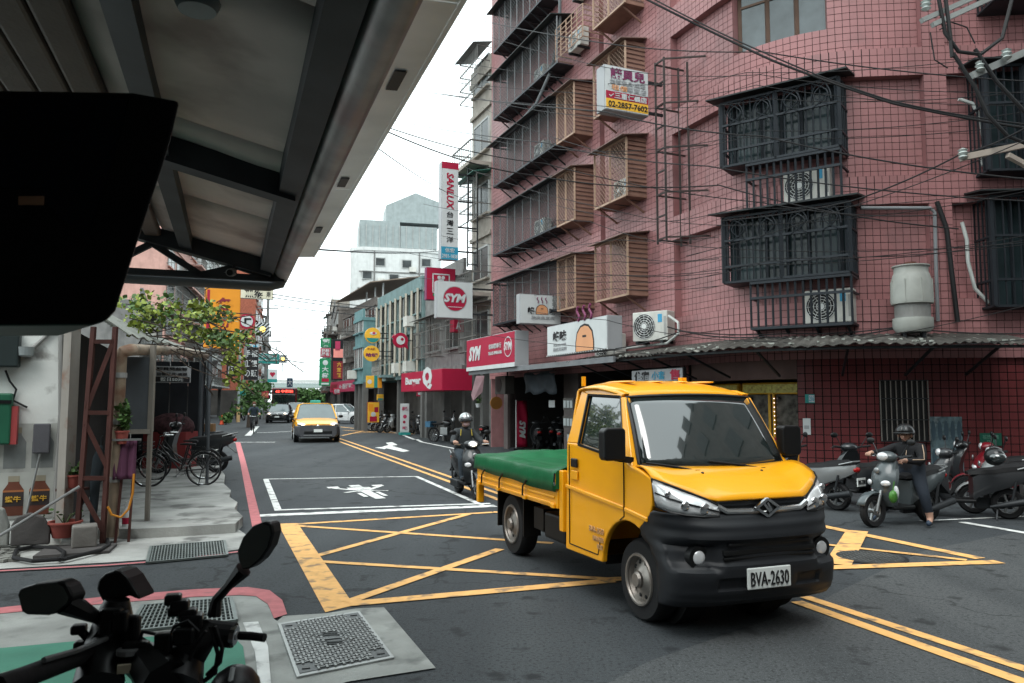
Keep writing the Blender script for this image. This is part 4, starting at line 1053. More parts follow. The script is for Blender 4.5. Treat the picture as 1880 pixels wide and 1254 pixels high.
MB().bar((rr, 0, rr * .3), (rr + 1.0, 0, rr * .3), .05).build('arm', M_dark, T); MB().bar((rr, 0, -rr * .3), (rr + 1.0, 0, -rr * .3), .05).build('arm', M_dark, T)
T, rr = rnd_sign(682, 649, 14.5, 40.3, S_yel, 'lower round yellow sign with purple lettering on the teal end wall')
put_text('炸大雞', S_maroon, T, face_matrix((-.02, -.066, rr * .55), (1, 0, 0)), 1, .03, fit=(rr * 1.0, rr * .28))
put_text('哈囉', S_plum, T, face_matrix((0, -.066, -rr * .2), (1, 0, 0)), 1, .05, fit=(rr * 1.5, rr * .5))
MB().bar((rr, 0, rr * .3), (rr + 1.0, 0, rr * .3), .05).build('arm', M_dark, T); MB().bar((rr, 0, -rr * .3), (rr + 1.0, 0, -rr * .3), .05).build('arm', M_dark, T)
T, rr = rnd_sign(735, 625, 14, 36.5, S_red, 'red letter Q sign with white eye on the teal building')
MB().prism([(rr * .35, -.06, -rr * .7), (rr * 1.05, -.06, -rr * 1.15), (rr * .9, -.06, -rr * .5)], (0, .1, 0)).build('tail', S_red, T)
MB().prism([(-rr * 1.2, -.05, rr * .35), (-rr * .85, -.05, rr * .8), (-rr * .8, -.05, rr * .2)], (0, .1, 0)).build('tuft', S_red, T)
MB().lathe([(rr * .58, -.075), (rr * .58, -.062)], (0, 0, 0), 'Y', 28).build('eye', S_white, T); MB().lathe([(rr * .2, -.085), (rr * .2, -.076)], (rr * .2, 0, rr * .15), 'Y', 16).build('pupil', S_red, T)
MB().bar((rr, 0, 0), (rr + .9, 0, 0), .05).build('arm', M_dark, T)
u0 = onV(737, 700, 9.0)[0]; u1 = onV(812, 690, 9.0)[0]
z1 = onV(737, 686, 9.0)[1]
s = along('red burger shop fascia box with white letters', u0, u1, 9.0, z1 - .82, z1, 1.2, S_red, S_red)
s.text('Burger', .33, .5, .4, .5, S_white, bold=.04); s.text('Q', .68, .62, .22, 1.1, S_white, bold=.07)
s = flat('small red breakfast banner under the burger fascia', 764, 710, 786, 728, 38.5, .04, S_red, S_red, rz=RZW + R(50)); s.rect(.1, .55, .9, .8, S_pink); s.rect(.15, .2, .8, .4, S_white)
s = flat('yellow and teal square banner left of the red fascia', 672, 690, 701, 712, 40.2, .05, S_yel, S_yel); s.rect(.5, 0, .72, 1, S_teal); s.rect(.72, 0, 1, 1, S_orange); s.disc(.22, .5, .14 * s.w, S_white)
s = Sign('long pink shop awning sign with white characters past the white hatchback', Q5(L5 * .56, .75, 3.0), math.atan2((Q5(0, 0, 0) - Q5(1, 0, 0)).y, (Q5(0, 0, 0) - Q5(1, 0, 0)).x), L5 * .85, .95, .8, S_pink, S_maroon); s.text('A‧香好吃', .62, .5, .5, .5, S_white, bold=.02); s.rect(.04, .2, .3, .75, S_maroon)
s = flat('white upright sale banner with pink print on a teal base', 735, 741, 751, 794, 38, .05, S_white, S_white); s.text('早餐', .5, .82, .7, .14, S_pink, bold=.03); s.disc(.5, .55, .22 * s.w, S_pink); s.disc(.42, .36, .16 * s.w, S_red); s.text('吃', .5, .16, .55, .12, S_pink)
MB().b2((-.25, -.2, -s.h / 2 - .12), (.25, .2, -s.h / 2)).build('base', S_teal, s.T)
s = flat('small round yellow lamp sign over the snack bar door', 692, 724, 704, 735, 41, .1, S_yel, S_yel, name='shop_sign'); s.rect(.1, .05, .9, .35, S_teal)
s = flat('yellow and red patterned snack bar panel beside the white hatchback', 674, 738, 696, 776, 42.5, .12, S_yel, S_maroon); s.rect(.1, .55, .5, .9, S_orange); s.disc(.5, .4, .2 * s.w, S_white); s.rect(.58, .5, .9, .75, S_red); s.rect(.2, .05, .8, .3, S_red)
s = flat('red numeral box sign on the grey building', 829, 588, 848, 610, 31, .5, S_red, S_red); s.text('A', .45, .5, .5, .6, S_white, bold=.05)
# tall signs over the road end
s = flat('small green and white pharmacy sign, topmost on the pole', 589, 621, 607, 638, 52, .2, S_green, S_green); s.text('藥', .5, .5, .75, .8, S_white, bold=.03)
s = flat('red and white checked sign under the green pharmacy sign', 588, 639, 606, 656, 52, .2, S_red, S_white); s.text('奶粉\n尿布', .5, .5, .8, .8, S_white, bold=.02)
s = flat('tall green pharmacy sign with white tree emblem', 587, 658, 606, 708, 52, .2, S_green, S_green)
for k, ch in enumerate('大樹'): s.text(ch, .5, .60 - k * .23, .6, .19, S_white, bold=.03)
s.disc(.5, .84, .24 * s.w, S_white); s.rect(.45, .74, .55, .82, S_white); s.rect(.2, .14, .85, .26, S_red); s.rect(.15, .04, .85, .1, S_white)
s = flat('black, pink and maroon stacked restaurant sign', 610, 623, 628, 698, 47.5, .3, S_blk, S_blk); s.rect(.25, .72, .72, .95, S_pink); s.rect(.1, .55, 1, .76, mcol('salmon', (.8, .28, .24))); s.rect(.08, .03, 1, .46, S_maroon)
for k, ch in enumerate('六定飯'): s.text(ch, .65, .38 - k * .13, .42, .11, S_gold, bold=.03)
s = flat('small red lit sign left of the pink awning', 612, 713, 624, 724, 50, .1, S_red, S_red); s.text('招牌', .5, .5, .8, .7, S_white)
# left side of the street
s = flat('large orange banner sign with red characters above the vines', 379, 528, 437, 640, 26, .15, S_orange, S_orange); s.text('冬', .55, .72, .5, .22, S_maroon, bold=.03); s.text('粉', .55, .42, .5, .22, S_maroon, bold=.03); s.rect(.06, .05, .14, .95, S_red)
s = flat('cream sign board with black brush characters under the awning pipe', 439, 526, 500, 549, 44, .2, mcol('cream', (.55, .52, .4)), S_grey); s.text('黑猴', .45, .42, .5, .7, S_blk, bold=.02); s.text('岸', .86, .4, .12, .5, S_blk)
T, rr = rnd_sign(453, 590, 14, 36, S_red, 'round white traffic sign with red ring and black arrow'); MB().lathe([(rr * .76, -.075), (rr * .76, -.062)], (0, 0, 0), 'Y', 28).build('face', S_white, T)
m = MB(); m.b2((-.12, -.085, -.12), (-.02, -.078, .15)); m.b2((-.12, -.085, .06), (.2, -.0785, .15)); m.build('arrow', S_blk, T); MB().bar((0, .06, -2.2), (0, .06, .3), .08).build('post', M_steel, T)
def warn(label, px, py, sz, Y):
    c = atY(px, py, Y); w = sz / FPX * Y; T = thing('warning_lamp', label, 'warning lamp', c, TH)
    MB().b2((-w / 2, -.03, -w / 2), (w / 2, .03, w / 2)).build('board', S_white, T)
    for k in range(-3, 4, 1):
        x = k * w / 3.6
        pts = [(x - w * .05, z) for z in (-1,)]
        a, b = Vector((x - w / 2, -.034, -w / 2)), Vector((x + w / 2, -.034, w / 2))
        lo, hi = max(0, (-w / 2 + .03 - a.x) / w), min(1, (w / 2 - .03 - a.x) / w)
        if hi - lo > .12: MB().bar(a.lerp(b, lo), a.lerp(b, hi), .008, w * .10, up=(1, 0, -1)).build('stripe', S_blk, T)
    MB().lathe([(w * .24, -.12), (w * .24, -.04)], (0, 0, 0), 'Y', 20).build('housing', S_teal, T)
    MB().lathe([(w * .2, -.135), (w * .2, -.121)], (0, 0, 0), 'Y', 20).build('lens', mat('amber_lens', (.9, .5, .12), .3, emit=((1, .55, .12), 1.6)), T)
    MB().bar((0, .06, -w / 2), (0, .06, -w * 1.6), .06).build('bracket', M_steel, T)
warn('near black and white striped warning lamp with amber light', 482, 605, 25, 44); warn('far striped warning lamp behind the green street sign', 519, 659, 15, 62)
s = flat('green street name sign with white lane numbers', 471, 649, 512, 668, 47, .05, S_teal, S_white); s.text('仁義街五華街', .5, .73, .82, .28, S_white); s.text('◀225巷', .27, .36, .4, .22, S_white); s.text('30巷▶', .76, .36, .36, .22, S_white); s.rect(.495, .08, .505, .55, S_white)
MB().bar((-s.w / 2, .04, 0), (-s.w / 2 - .9, .04, -.1), .06).build('arm', M_steel, s.T)
s = flat('black shop sign with white characters left of the street pole', 417, 663, 440, 691, 40, .15, S_blk, S_blk); s.text('店', .3, .45, .4, .6, S_white, bold=.02); s.text('手\n工', .75, .5, .25, .7, S_tan)
s = flat('tall black bun shop sign with white characters', 449, 637, 473, 698, 43, .15, S_blk, S_grey)
for k, ch in enumerate('福饅頭'): s.text(ch, .7, .8 - k * .3, .42, .2, S_white, bold=.02)
for k, ch in enumerate('手工の'): s.text(ch, .25, .8 - k * .3, .36, .2, S_white)
s = flat('white heart clinic sign with teal foot', 492, 678, 508, 702, 55, .15, S_white, S_teal); s.rect(0, 0, 1, .25, S_teal); s.disc(.38, .66, .16 * s.w, S_red); s.disc(.62, .66, .16 * s.w, S_red)
MB().prism([(-.3 * s.w, s.y - .004, .14 * s.h), (.3 * s.w, s.y - .004, .14 * s.h), (0, s.y - .004, -.12 * s.h)], (0, .002, 0)).build('heart_tip', S_red, s.T)
s = flat('blue and white stacked shop sign above the black bun sign', 452, 632, 474, 652, 52, .1, S_white, S_blue); s.rect(.1, .1, .4, .9, S_blue); s.rect(.55, .1, .9, .9, S_blue)
s = flat('dark blue sign with pale characters on the far left row', 527, 694, 537, 711, 90, .2, mcol('navy', (.03, .06, .1)), S_grey); s.text('大', .5, .5, .7, .7, S_white)
s = flat('red shop sign behind the cyclist', 480, 718, 493, 731, 58, .1, S_red, S_red); s.text('滷味', .5, .5, .8, .6, S_tan)
# street pole by the cyclist
c_ = G(437, 775)
T = thing('street_pole', 'pale steel street pole holding the green sign', 'pole', (c_.x, c_.y, 0))
MB().cyl((0, 0, 0), (0, 0, 7.6), .14, .10, 12).build('shaft', mat('pale_pole', (.36, .42, .42), .5, .3), T); MB().cyl((0, 0, 0), (0, 0, 1.3), .15, .145, 12).build('painted_foot', mat('striped_pole_wrap', (.6, .4, .2), .7), T)
MB().b2((.12, -.1, 2.2), (.62, -.06, 2.7)).build('plate', S_teal, T)
c_ = G(487, 770)
T = thing('utility_pole', 'tall grey concrete utility pole on the left pavement', 'pole', (c_.x, c_.y, 0))
MB().cyl((0, 0, 0), (0, 0, 12.5), .2, .13, 12).build('shaft', m_grey, T)
for z in (11.6, 10.6): MB().bar((-1, 0, z), (1, 0, z), .1).build('crossarm', M_steel, T)
# ================================================================ awning over the near pavement
M_ceil = mat('grimy_ceiling_board', (.72, .60, .56), .8, var=.18, scale=1.2, streak=.2, dirt=((.22, .15, .13), 1.1, .52, .65))
M_beam = mat('dark_awning_steel', (.045, .05, .056), .5, .4, var=.25)
M_gut = mat('tarnished_zinc', (.42, .40, .40), .38, .5, var=.3, scale=2.5, dirt=((.30, .20, .20), 2, .5, .6))
M_pan = mat('white_soffit_panel', (.88, .89, .88), .28, .3, var=.1)
THA = R(20.3)
def SA(u, v, z=0.0): return Vector((-math.sin(THA) * u + math.cos(THA) * v, math.cos(THA) * u + math.sin(THA) * v, z))
def zr(v): return 3.02 + .24 * (.40 - v)
t = thing('near_awning', 'wide shop awning overhead with dark beams and a white outer panel', 'awning', SA(3, -1, 0))
UA, UE = -2.5, 8.15
def slab(v0, v1, u0, u1, dz, th, name, m):
    mb = MB(); mb.prism([SA(u0, v0, zr(v0) + dz), SA(u1, v0, zr(v0) + dz), SA(u1, v1, zr(v1) + dz), SA(u0, v1, zr(v1) + dz)], (0, 0, th)); return mb.build(name, m, t, world=True)
for k in range(6):
    u0 = UA + (UE - UA) * k / 6; u1 = UA + (UE - UA) * (k + 1) / 6 - .012
    mb = MB(); rows = []
    for i in range(9):
        v = -.66 + 1.06 * i / 8; rows.append([SA(u0 + (u1 - u0) * j / 6, v, zr(v) + .12 - .035 * math.sin(math.pi * j / 6) * (.6 + .4 * math.sin(k * 2 + i))) for j in range(7)])
    mb.grid(rows); mb.build('ceiling_board', M_ceil, t, world=True, solid=.02, smooth=True)
slab(-.50, -.38, UA, UE, -.03, .14, 'long_beam', M_beam); slab(.26, .39, UA, UE, -.03, .14, 'long_beam', M_beam)
for u in (.6, 2.2, 4.95, UE - .12):
    slab(-1.95, .36, u, u + .16, -.06, .16, 'cross_beam', M_beam)
prof = []
for k in range(9):
    a = math.pi * (1.0 + k / 8 * .62); prof.append((.50 + .105 * math.cos(a), 3.08 + .12 * math.sin(a)))
mb = MB(); mb.grid([[SA(u, v, z) for v, z in prof] for u in [UA + (UE + .25 - UA) * k / 20 for k in range(21)]]); mb.build('gutter', M_gut, t, world=True, solid=.012, smooth=True)
for k in range(4):
    u0 = UA + (7.35 - UA) * k / 4; u1 = UA + (7.35 - UA) * (k + 1) / 4 - .008
    mb = MB(); mb.prism([SA(u0, .55, 3.05), SA(u1, .55, 3.05), SA(u1, .70, 3.06), SA(u0, .70, 3.06)], (0, 0, .02)); mb.build('outer_panel', M_pan, t, world=True)
for u in (3.0, 4.6, 6.0): MB().prism([SA(u, .60, 3.046), SA(u + .2, .60, 3.046), SA(u + .2, .65, 3.049), SA(u, .65, 3.049)], (0, 0, .004)).build('vent_slot', M_black, t, world=True)
mb = MB(); mb.prism([SA(UA, .703, 3.06), SA(7.35, .703, 3.06), SA(7.35, .703, 3.26), SA(UA, .703, 3.26)], VV * .02); mb.build('fascia', M_pan, t, world=True)
MB().prism([SA(UA, -2.0, 3.62), SA(UE, -2.0, 3.62), SA(UE, .42, 3.26), SA(UA, .42, 3.26)], (0, 0, .03)).build('roof_sheet', M_gut, t, world=True)  # backing sheet added to block sky slits between the soffit ribs
# end truss
zt0 = 2.96
for (a, b) in (((-1.9, zt0), (.5, zt0)), ((-1.9, zr(-1.9) - .05), (.5, zr(.4) - .02)), ((-1.9, zt0), (-1.9, zr(-1.9))), ((-1.2, zt0), (-.75, zr(-.75) - .05)), ((-.3, zt0), (-.75, zr(-.75) - .05)), ((-.3, zt0), (.05, zr(.05) - .04)), ((.4, zt0), (.05, zr(.05) - .04))):
    MB().bar(SA(UE, a[0], a[1]), SA(UE, b[0], b[1]), .06).build('truss_bar', M_beam, t, world=True)
MB().tube([SA(UE + .12, -2.4, 2.92), SA(UE + .12, .36, 2.90), SA(UE + .12, .47, 2.93), SA(UE + .12, .5, 3.02)], .055, 10).build('drain_pipe', mat('grey_pvc_pipe', (.13, .145, .155), .45), t, world=True, smooth=True)
MB().bar(SA(UA, -1.98, 1.75), SA(2.4, -1.98, 1.75), .1, 3.5).build('wall_plate', mat('dull_wall', (.12, .115, .11), .8), t, world=True)
for k in range(8): MB().bar(SA(UA, -.74 - k * .17, 3.34 + .02 * k), SA(UE, -.74 - k * .17, 3.34 + .02 * k), .15, .08).build('ribbed_soffit', mat('brown_ribbed_soffit', (.13, .10, .085), .6, bump=.3), t, world=True, bevel=.02)
T = thing('ceiling_lamp', 'round glass ceiling lamp fixed under the near awning', 'lamp', G(362, 20, 3.2)); p = G(362, 20, 3.2)
MB().lathe([(.07, 0), (.085, .03), (.085, .06), (.06, .1)]).build('glass_shade', mat('dusty_glass', (.2, .23, .23), .2), T, smooth=True); MB().lathe([(.075, .1), (.075, .14)]).build('base', M_dark, T)
T = thing('security_camera', 'white bullet camera under the far end truss', 'camera', SA(UE - .15, .0, 2.98)); p = SV(0, 0, 0)
MB().cyl((0, 0, 0), (.03, -.16, -.03), .04, n=12).build('barrel', mat('grey_housing', (.22, .22, .22), .4), T); MB().cyl((.03, -.16, -.03), (.033, -.17, -.032), .03, n=12).build('lens', M_black, T); MB().bar((0, 0, 0), (0, .05, .1), .02).build('mount', M_dark, T)
# unseen buildings round the junction, added to cut sky light and feed reflections
m_nb = mat('near_building_render', (.22, .2, .19), .8, var=.15, streak=.4)
def mass(label, P, H, floors=4):
    T = thing('apartment_building', label, 'building', sum((Vector((p[0], p[1], 0)) for p in P), Vector()) / len(P)); MB().prism([(p[0], p[1], 0) for p in P], (0, 0, H)).build('wall', m_nb, T, world=True)
    for i in range(len(P)):
        a, b = Vector((P[i][0], P[i][1], 0)), Vector((P[(i + 1) % len(P)][0], P[(i + 1) % len(P)][1], 0)); L = (b - a).length; t_ = (b - a) / L; n_ = Vector((t_.y, -t_.x, 0))
        for f in range(floors):
            for k in range(int(L / 3)):
                c = a + t_ * (1.5 + 3 * k) + n_ * .03 + Vector((0, 0, 4.6 + f * 2.9)); MB().box(c, (1.7, .1, 1.4), math.atan2(t_.y, t_.x)).build('window', mat('dull_window', (.12, .12, .12), .3), T, world=True)
mass('apartment building that carries the near awning, cut short to let light in', [SA(-12, -12), SA(-12, -2.05), SA(2.5, -2.05), SA(2.5, -12)], 9.5, 2)
mass('unseen apartment block added behind the viewer for reflections', [SA(-26, -8), SA(-26, 16), SA(-15, 16), SA(-15, -8)], 13)
mass('unseen apartment block added on the near right to darken that side', [(9.6, 10.4), (9.2, -10), (20, -10), (20, 9.6)], 13)
# black box close to the camera
pts = [(-260, 160), (245, 168), (332, 184), (318, 245), (302, 300), (262, 420), (222, 545), (214, 570), (196, 590), (170, 597), (-260, 600)]
T = thing('hanging_display', 'large black plastic box with small orange sticker close overhead at left', 'box', atY(100, 597, 1.5))
P_ = [atY(x, y, 1.5) for x, y in pts]
M_bb = mat('satin_black_shell', (.006, .0065, .007), .5, var=.05)
MB().prism(P_, (-.22, .25, 0)).build('shell', M_bb, T, world=True, bevel=.008)
inner = [atY(x, y, 1.495) for x, y in ((-40, 180), (235, 182), (205, 300), (160, 435), (110, 400), (60, 345), (-40, 345))]
MB().prism(inner, (0, .003, 0)).build('sheen_panel', mat('painted_sheen', (.006, .008, .011), .25, var=0), T, world=True)  # curved sheen of the shell, put in as a thin bluish sheet
a, b = atY(34, 360, 1.49), atY(79, 376, 1.49); MB().b2((a.x, 1.49, b.z), (b.x, 1.493, a.z)).build('sticker', mat('orange_sticker', (.42, .24, .14), .6, var=.2), T, world=True)
MB().bar((P_[0].x, 1.6, 2.2), SA(1.4, -1.95, 2.4), .06).build('wall_arm', M_black, T, world=True)

# ================================================================ old house across the lane
UW = 10.6
def wv(px, u=UW): return onU(px, 800, u).dot(VV)
v0, v1 = wv(-260), wv(118)
M_lime = mat('flaking_limewash', (.74, .76, .73), .85, var=.12, scale=1.5, bump=.35, bscale=14, streak=.3, dirt=((.15, .145, .135), 2.6, .57, .95))
T = thing('old_house', 'old whitewashed house with a rusty lean-to roof over its arcade', 'house', SV(UW, v1, 0))
MB().prism([SV(UW, v0, 0), SV(UW, v1, 0), SV(UW, v1, 3.0), SV(UW, v0, 3.0)], UU * .25).build('wall', M_lime, T, world=True)
M_gpan = mat('grey_sheet_panel', (.085, .095, .105), .5, .3, var=.15, streak=.3)
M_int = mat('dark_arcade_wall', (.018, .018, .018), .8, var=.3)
# arcade shell
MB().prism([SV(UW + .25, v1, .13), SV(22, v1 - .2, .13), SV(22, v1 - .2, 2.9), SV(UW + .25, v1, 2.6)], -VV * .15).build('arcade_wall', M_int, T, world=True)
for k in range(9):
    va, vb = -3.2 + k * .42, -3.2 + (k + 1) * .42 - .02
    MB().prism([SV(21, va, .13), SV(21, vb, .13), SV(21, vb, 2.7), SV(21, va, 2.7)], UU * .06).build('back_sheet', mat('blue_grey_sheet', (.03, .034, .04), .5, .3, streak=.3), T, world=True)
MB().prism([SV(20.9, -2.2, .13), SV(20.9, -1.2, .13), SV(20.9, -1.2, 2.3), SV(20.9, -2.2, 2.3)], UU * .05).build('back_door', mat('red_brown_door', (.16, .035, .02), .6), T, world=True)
rows = []
for k in range(61):
    u = UW - .1 + 11.2 * k / 60; zz = 2.52 + .03 * (u - UW); w = .02 * math.sin(k * 1.6)
    rows.append([SV(u, v1 - .4, zz + .75 + w), SV(u, -.6 + .13 * (u - UW), zz + w)])
mb = MB(); mb.grid(rows); mb.build('lean_to_roof', mat('mossy_roof_sheet', (.20, .21, .185), .8, var=.2, streak=.5), T, world=True, solid=.015)
for (u, v) in ((20.7, .62), (20.5, .45), (15.8, .5)):
    MB().cyl(SV(u, v, .1), SV(u, v, 2.75), .055 if u > 16 else .03, n=10).build('post', mat('grey_post', (.09, .1, .11), .5, .3), T, world=True)
a, b = onU(233, 655, 11.3), onU(276, 792, 11.3)
MB().prism([a, SV(11.3, b.dot(VV), a.z), b, SV(11.3, a.dot(VV), b.z)], UU * .03).build('grey_panel', M_gpan, T, world=True)
MB().bar(b, SV(11.3, b.dot(VV), 2.45), .06).build('panel_post', mat('cream_post', (.2, .185, .16), .6, streak=.5), T, world=True); MB().bar(SV(11.3, b.dot(VV), .13), b, .05).build('panel_post', mat('cream_post', (.3, .28, .24)), T, world=True)
MB().bar(SV(11.28, a.dot(VV), b.z), b, .06).build('panel_rail', mat('cream_post', (.3, .28, .24)), T, world=True)
# drain pipe
T = thing('drain_pipe', 'brown stained drain pipe running down and along the arcade eave', 'pipe', G(207, 985))
p0 = onU(205, 985, 10.5); p1 = onU(221, 655, 10.5)
e1 = SV(19.5, .55, 2.78)
MB().tube([p0, p0.lerp(p1, .5), p1, p1 + Vector((.03, .0, .06)), p1 + VV * .12 + Vector((0, 0, .09)), p1.lerp(e1, .5) + Vector((0, 0, .1)), e1], .075, 12).build('pipe', mat('stained_pvc', (.30, .235, .17), .6, var=.25, scale=4, streak=.3, dirt=((.13, .06, .035), 3, .55, .8)), T, world=True, smooth=True)
for f in (.3, .62, .88): MB().cyl(p0.lerp(p1, f), p0.lerp(p1, f + .03), .086, n=12).build('collar', mat('grey_pvc', (.25, .25, .24), .5), T, world=True)
# rusty steel frame with braces
T = thing('rusty_frame', 'red brown steel scaffold frame against the old house', 'frame', G(165, 990))
M_rust = mat('red_oxide_steel', (.085, .032, .026), .7, .2, var=.25)
fa = [onU(140, 1000, 10.35), onU(188, 1000, 10.35), onU(172, 600, 10.35), onU(212, 600, 10.35)]
for a, b in ((fa[0], fa[2]), (fa[1], fa[3]), (fa[0].lerp(fa[2], .25), fa[1].lerp(fa[3], .06)), (fa[0].lerp(fa[2], .55), fa[1].lerp(fa[3], .35)), (fa[0].lerp(fa[2], .62), fa[1].lerp(fa[3], .95)), (fa[0].lerp(fa[2], .6), fa[1].lerp(fa[3], .6)), (fa[0].lerp(fa[2], .93), fa[1].lerp(fa[3], .93)), (fa[0].lerp(fa[2], .3), fa[1].lerp(fa[3], .3))): MB().bar(a, b, .05).build('strut', M_rust, T, world=True)
MB().bar(SV(10.5, wv(118) + .05, .13), SV(10.5, wv(118) + .05, 2.6), .09, .2).build('back_plank', mat('rust_stained_sheet', (.30, .28, .25), .7, streak=.5, dirt=((.2, .08, .04), 3, .55, .8)), T, world=True)
# things on and before the white wall
def wallbox(name, label, cat, px0, py0, px1, py1, d, m, u=UW, bevel=.02):
    a, b = onU(px0, py0, u), onU(px1, py1, u); T = thing(name, label, cat, (a + b) / 2, TH)
    w, h = (b - a).dot(VV), a.z - b.z
    MB().b2((-w / 2, -d, -h / 2), (w / 2, -.004, h / 2)).build('case', m, T, bevel=bevel); return T, w, h
T, w, h = wallbox('electric_meter', 'dark electric meter with glass cover on the white wall', 'meter', -25, 605, 38, 675, .16, mat('black_green_case', (.02, .03, .03), .5))
MB().lathe([(.09, 0), (.08, -.1), (.05, -.12)], (w / 2 + .06, -.1, .02), 'Z', 16).build('glass_cover', mat('meter_glass', (.25, .28, .28), .1, coat=.6), T)
T, w, h = wallbox('letter_box', 'green and red letter box at the left edge of the white wall', 'letter box', -30, 722, 22, 815, .14, mat('post_green', (.015, .10, .055), .5))
MB().b2((w / 2 - .02, -.12, -h / 2), (w / 2 + .06, -.02, h / 2 - .15)).build('red_side', mat('post_red', (.35, .06, .06), .5), T); MB().b2((-w / 2, -.15, h / 2 - .12), (w / 2, -.142, h / 2 - .08)).build('slot', M_black, T)
for i, pts_ in enumerate((((104, 600), (60, 640), (38, 650)), ((10, 680), (18, 700), (30, 715), (24, 735), (50, 748)), ((112, 595), (112, 760), (106, 850), (100, 985)))):
    tag(MB().tube([onU(x, y, UW - .03) for x, y in pts_], (.022, .012, .03)[i], 8).build('conduit', (mat('grey_pvc', (.25, .25, .24)), M_wire, mat('grey_pvc', (.25, .25, .24)))[i], None, world=True, smooth=True), ('grey conduit sagging from the meter across the white wall', 'loose black wire below the meter', 'upright grey pipe at the right edge of the white wall')[i], 'conduit')
# faded drink posters
def poster(label, px0, py0, px1, py1, orange):
    a, b = onU(px0, py0, UW - .004), onU(px1, py1, UW - .004); T = thing('poster', label, 'poster', (a + b) / 2, TH); w, h = (b - a).dot(VV), a.z - b.z
    MB().b2((-w / 2, -.004, -h / 2), (w / 2, 0, h / 2)).build('paper', mat('faded_poster_paper', (.42, .43, .40), .8, var=.15, streak=.3, dirt=((.18, .18, .17), 3, .58, .7)), T)
    c = mat('bottle_print_brown', (.15, .05, .03), .7, var=.2) if orange else mat('bottle_print_grey', (.22, .235, .23), .8, var=.2)
    for sx in (-.24, .24):
        x = sx * w; hw = w * .19
        pts = [(-hw, -h * .42), (hw, -h * .42), (hw, h * .12), (hw * .55, h * .26), (hw * .5, h * .38), (-hw * .5, h * .38), (-hw * .55, h * .26), (-hw, h * .12)]
        MB().prism([(x + p, -.006, q) for p, q in pts], (0, .001, 0)).build('bottle_print', c, T)
        MB().b2((x - hw * .55, -.0075, h * .30), (x + hw * .55, -.0065, h * .42)).build('cap_print', mat('cap_print', (.3, .27, .2), .7), T)
        if orange:
            MB().b2((x - hw, -.0075, -h * .22), (x + hw, -.0065, h * .08)).build('label_print', mat('label_print', (.04, .03, .03), .7), T)
            put_text('蠻牛', S_gold, T, face_matrix((x, -.012, -h * .07), (1, 0, 0)), 1, .02, fit=(hw * 1.5, h * .13)); MB().b2((x - hw, -.0085, h * .08), (x + hw, -.0065, h * .12)).build('stripe_print', mat('orange_print', (.35, .13, .05), .7), T)
poster('upper faded grey drink poster on the white wall', 2, 778, 104, 865, False); poster('lower brown drink poster with two bottles', 0, 868, 96, 950, True)
def stick(name, label, cat, p, q, r, m, extra=None):
    T = thing(name, label, cat, p); MB().cyl(p, q, r, n=8).build('handle', m, T, world=True)
    if extra: extra(T)
    return T
def mophead(T):
    a, b = onU(62, 778, UW - .06), onU(91, 832, UW - .06); c = (a + b) / 2; w, h = (b - a).dot(VV), a.z - b.z
    MB().box(c, (w, .05, h), TH).build('brush_head', mat('grey_bristle', (.09, .09, .10), .9, bump=.6, bscale=90), T, world=True, bevel=.015)
stick('floor_brush', 'long handled grey brush leaning against the white wall', 'brush', G(34, 1008), onU(74, 832, UW - .06), .012, M_steel, mophead)
stick('metal_pole', 'long silver pole slanting across in front of the old house', 'pole', onU(-40, 1008, 10.0), onU(146, 893, 10.3), .016, M_steel)
def slabstone(label, pts, u, th, m):
    P = [onU(x, y, u) for x, y in pts]; T = MB().prism(P, UU * th).build('stone_slab', m, None, world=True, bevel=.015); tag(T, label, 'stone slab')
M_stone = mat('dark_stone', (.085, .08, .078), .85, var=.2, bump=.5, bscale=25)
slabstone('dark upright stone slab with rounded top below the bottle poster', ((18, 1003), (90, 1000), (92, 970), (80, 950), (55, 942), (30, 950), (20, 965)), 10.25, .08, M_stone)
slabstone('pale chipped stone lump at the foot of the white wall', ((-40, 1004), (14, 1003), (16, 965), (6, 935), (-10, 930), (-40, 945)), 10.3, .1, mat('pale_stone', (.3, .31, .29), .85, var=.3, bump=.5))
c_ = G(143, 1013, .0)
o = MB().box((c_.x, c_.y + .12, .16), (.26, .24, .25), R(30)).build('concrete_block', mat('block_concrete', (.2, .19, .175), .9, var=.2, bump=.5, bscale=20), None, world=True, bevel=.02); tag(o, 'rough grey concrete block on the pavement edge', 'concrete block')
P = [G(x, y, .035) for x, y in ((60, 1022), (200, 1012), (215, 998), (90, 1002))]
tag(MB().prism([(p.x, p.y, .011) for p in P], (0, 0, .03)).build('flagstone', M_stone, None, world=True), 'flat dark flagstone under the concrete block', 'flagstone')
T = thing('hose', 'loop of black hose lying before the white wall', 'hose', G(60, 1020))
pp = [(195, 985), (200, 1000), (185, 1010), (120, 1026), (60, 1030), (25, 1024), (30, 1010), (60, 1004), (105, 1006), (118, 1014), (110, 1028)]
MB().tube([G(x, y, .05) for x, y in pp], .022, 8).build('tube', M_rubber, T, world=True, smooth=True)
mb = MB()
for k in range(70):
    p = G(rnd.uniform(-30, 30), rnd.uniform(1006, 1034)); mb.box((p.x, p.y, .03), (rnd.uniform(.03, .12), rnd.uniform(.03, .09), rnd.uniform(.02, .05)), rnd.uniform(0, 3))
tag(mb.build('rubble', mat('rubble_stone', (.22, .22, .2), .9, var=.3)), 'small heap of broken stones at the left edge', 'rubble', kind='stuff')
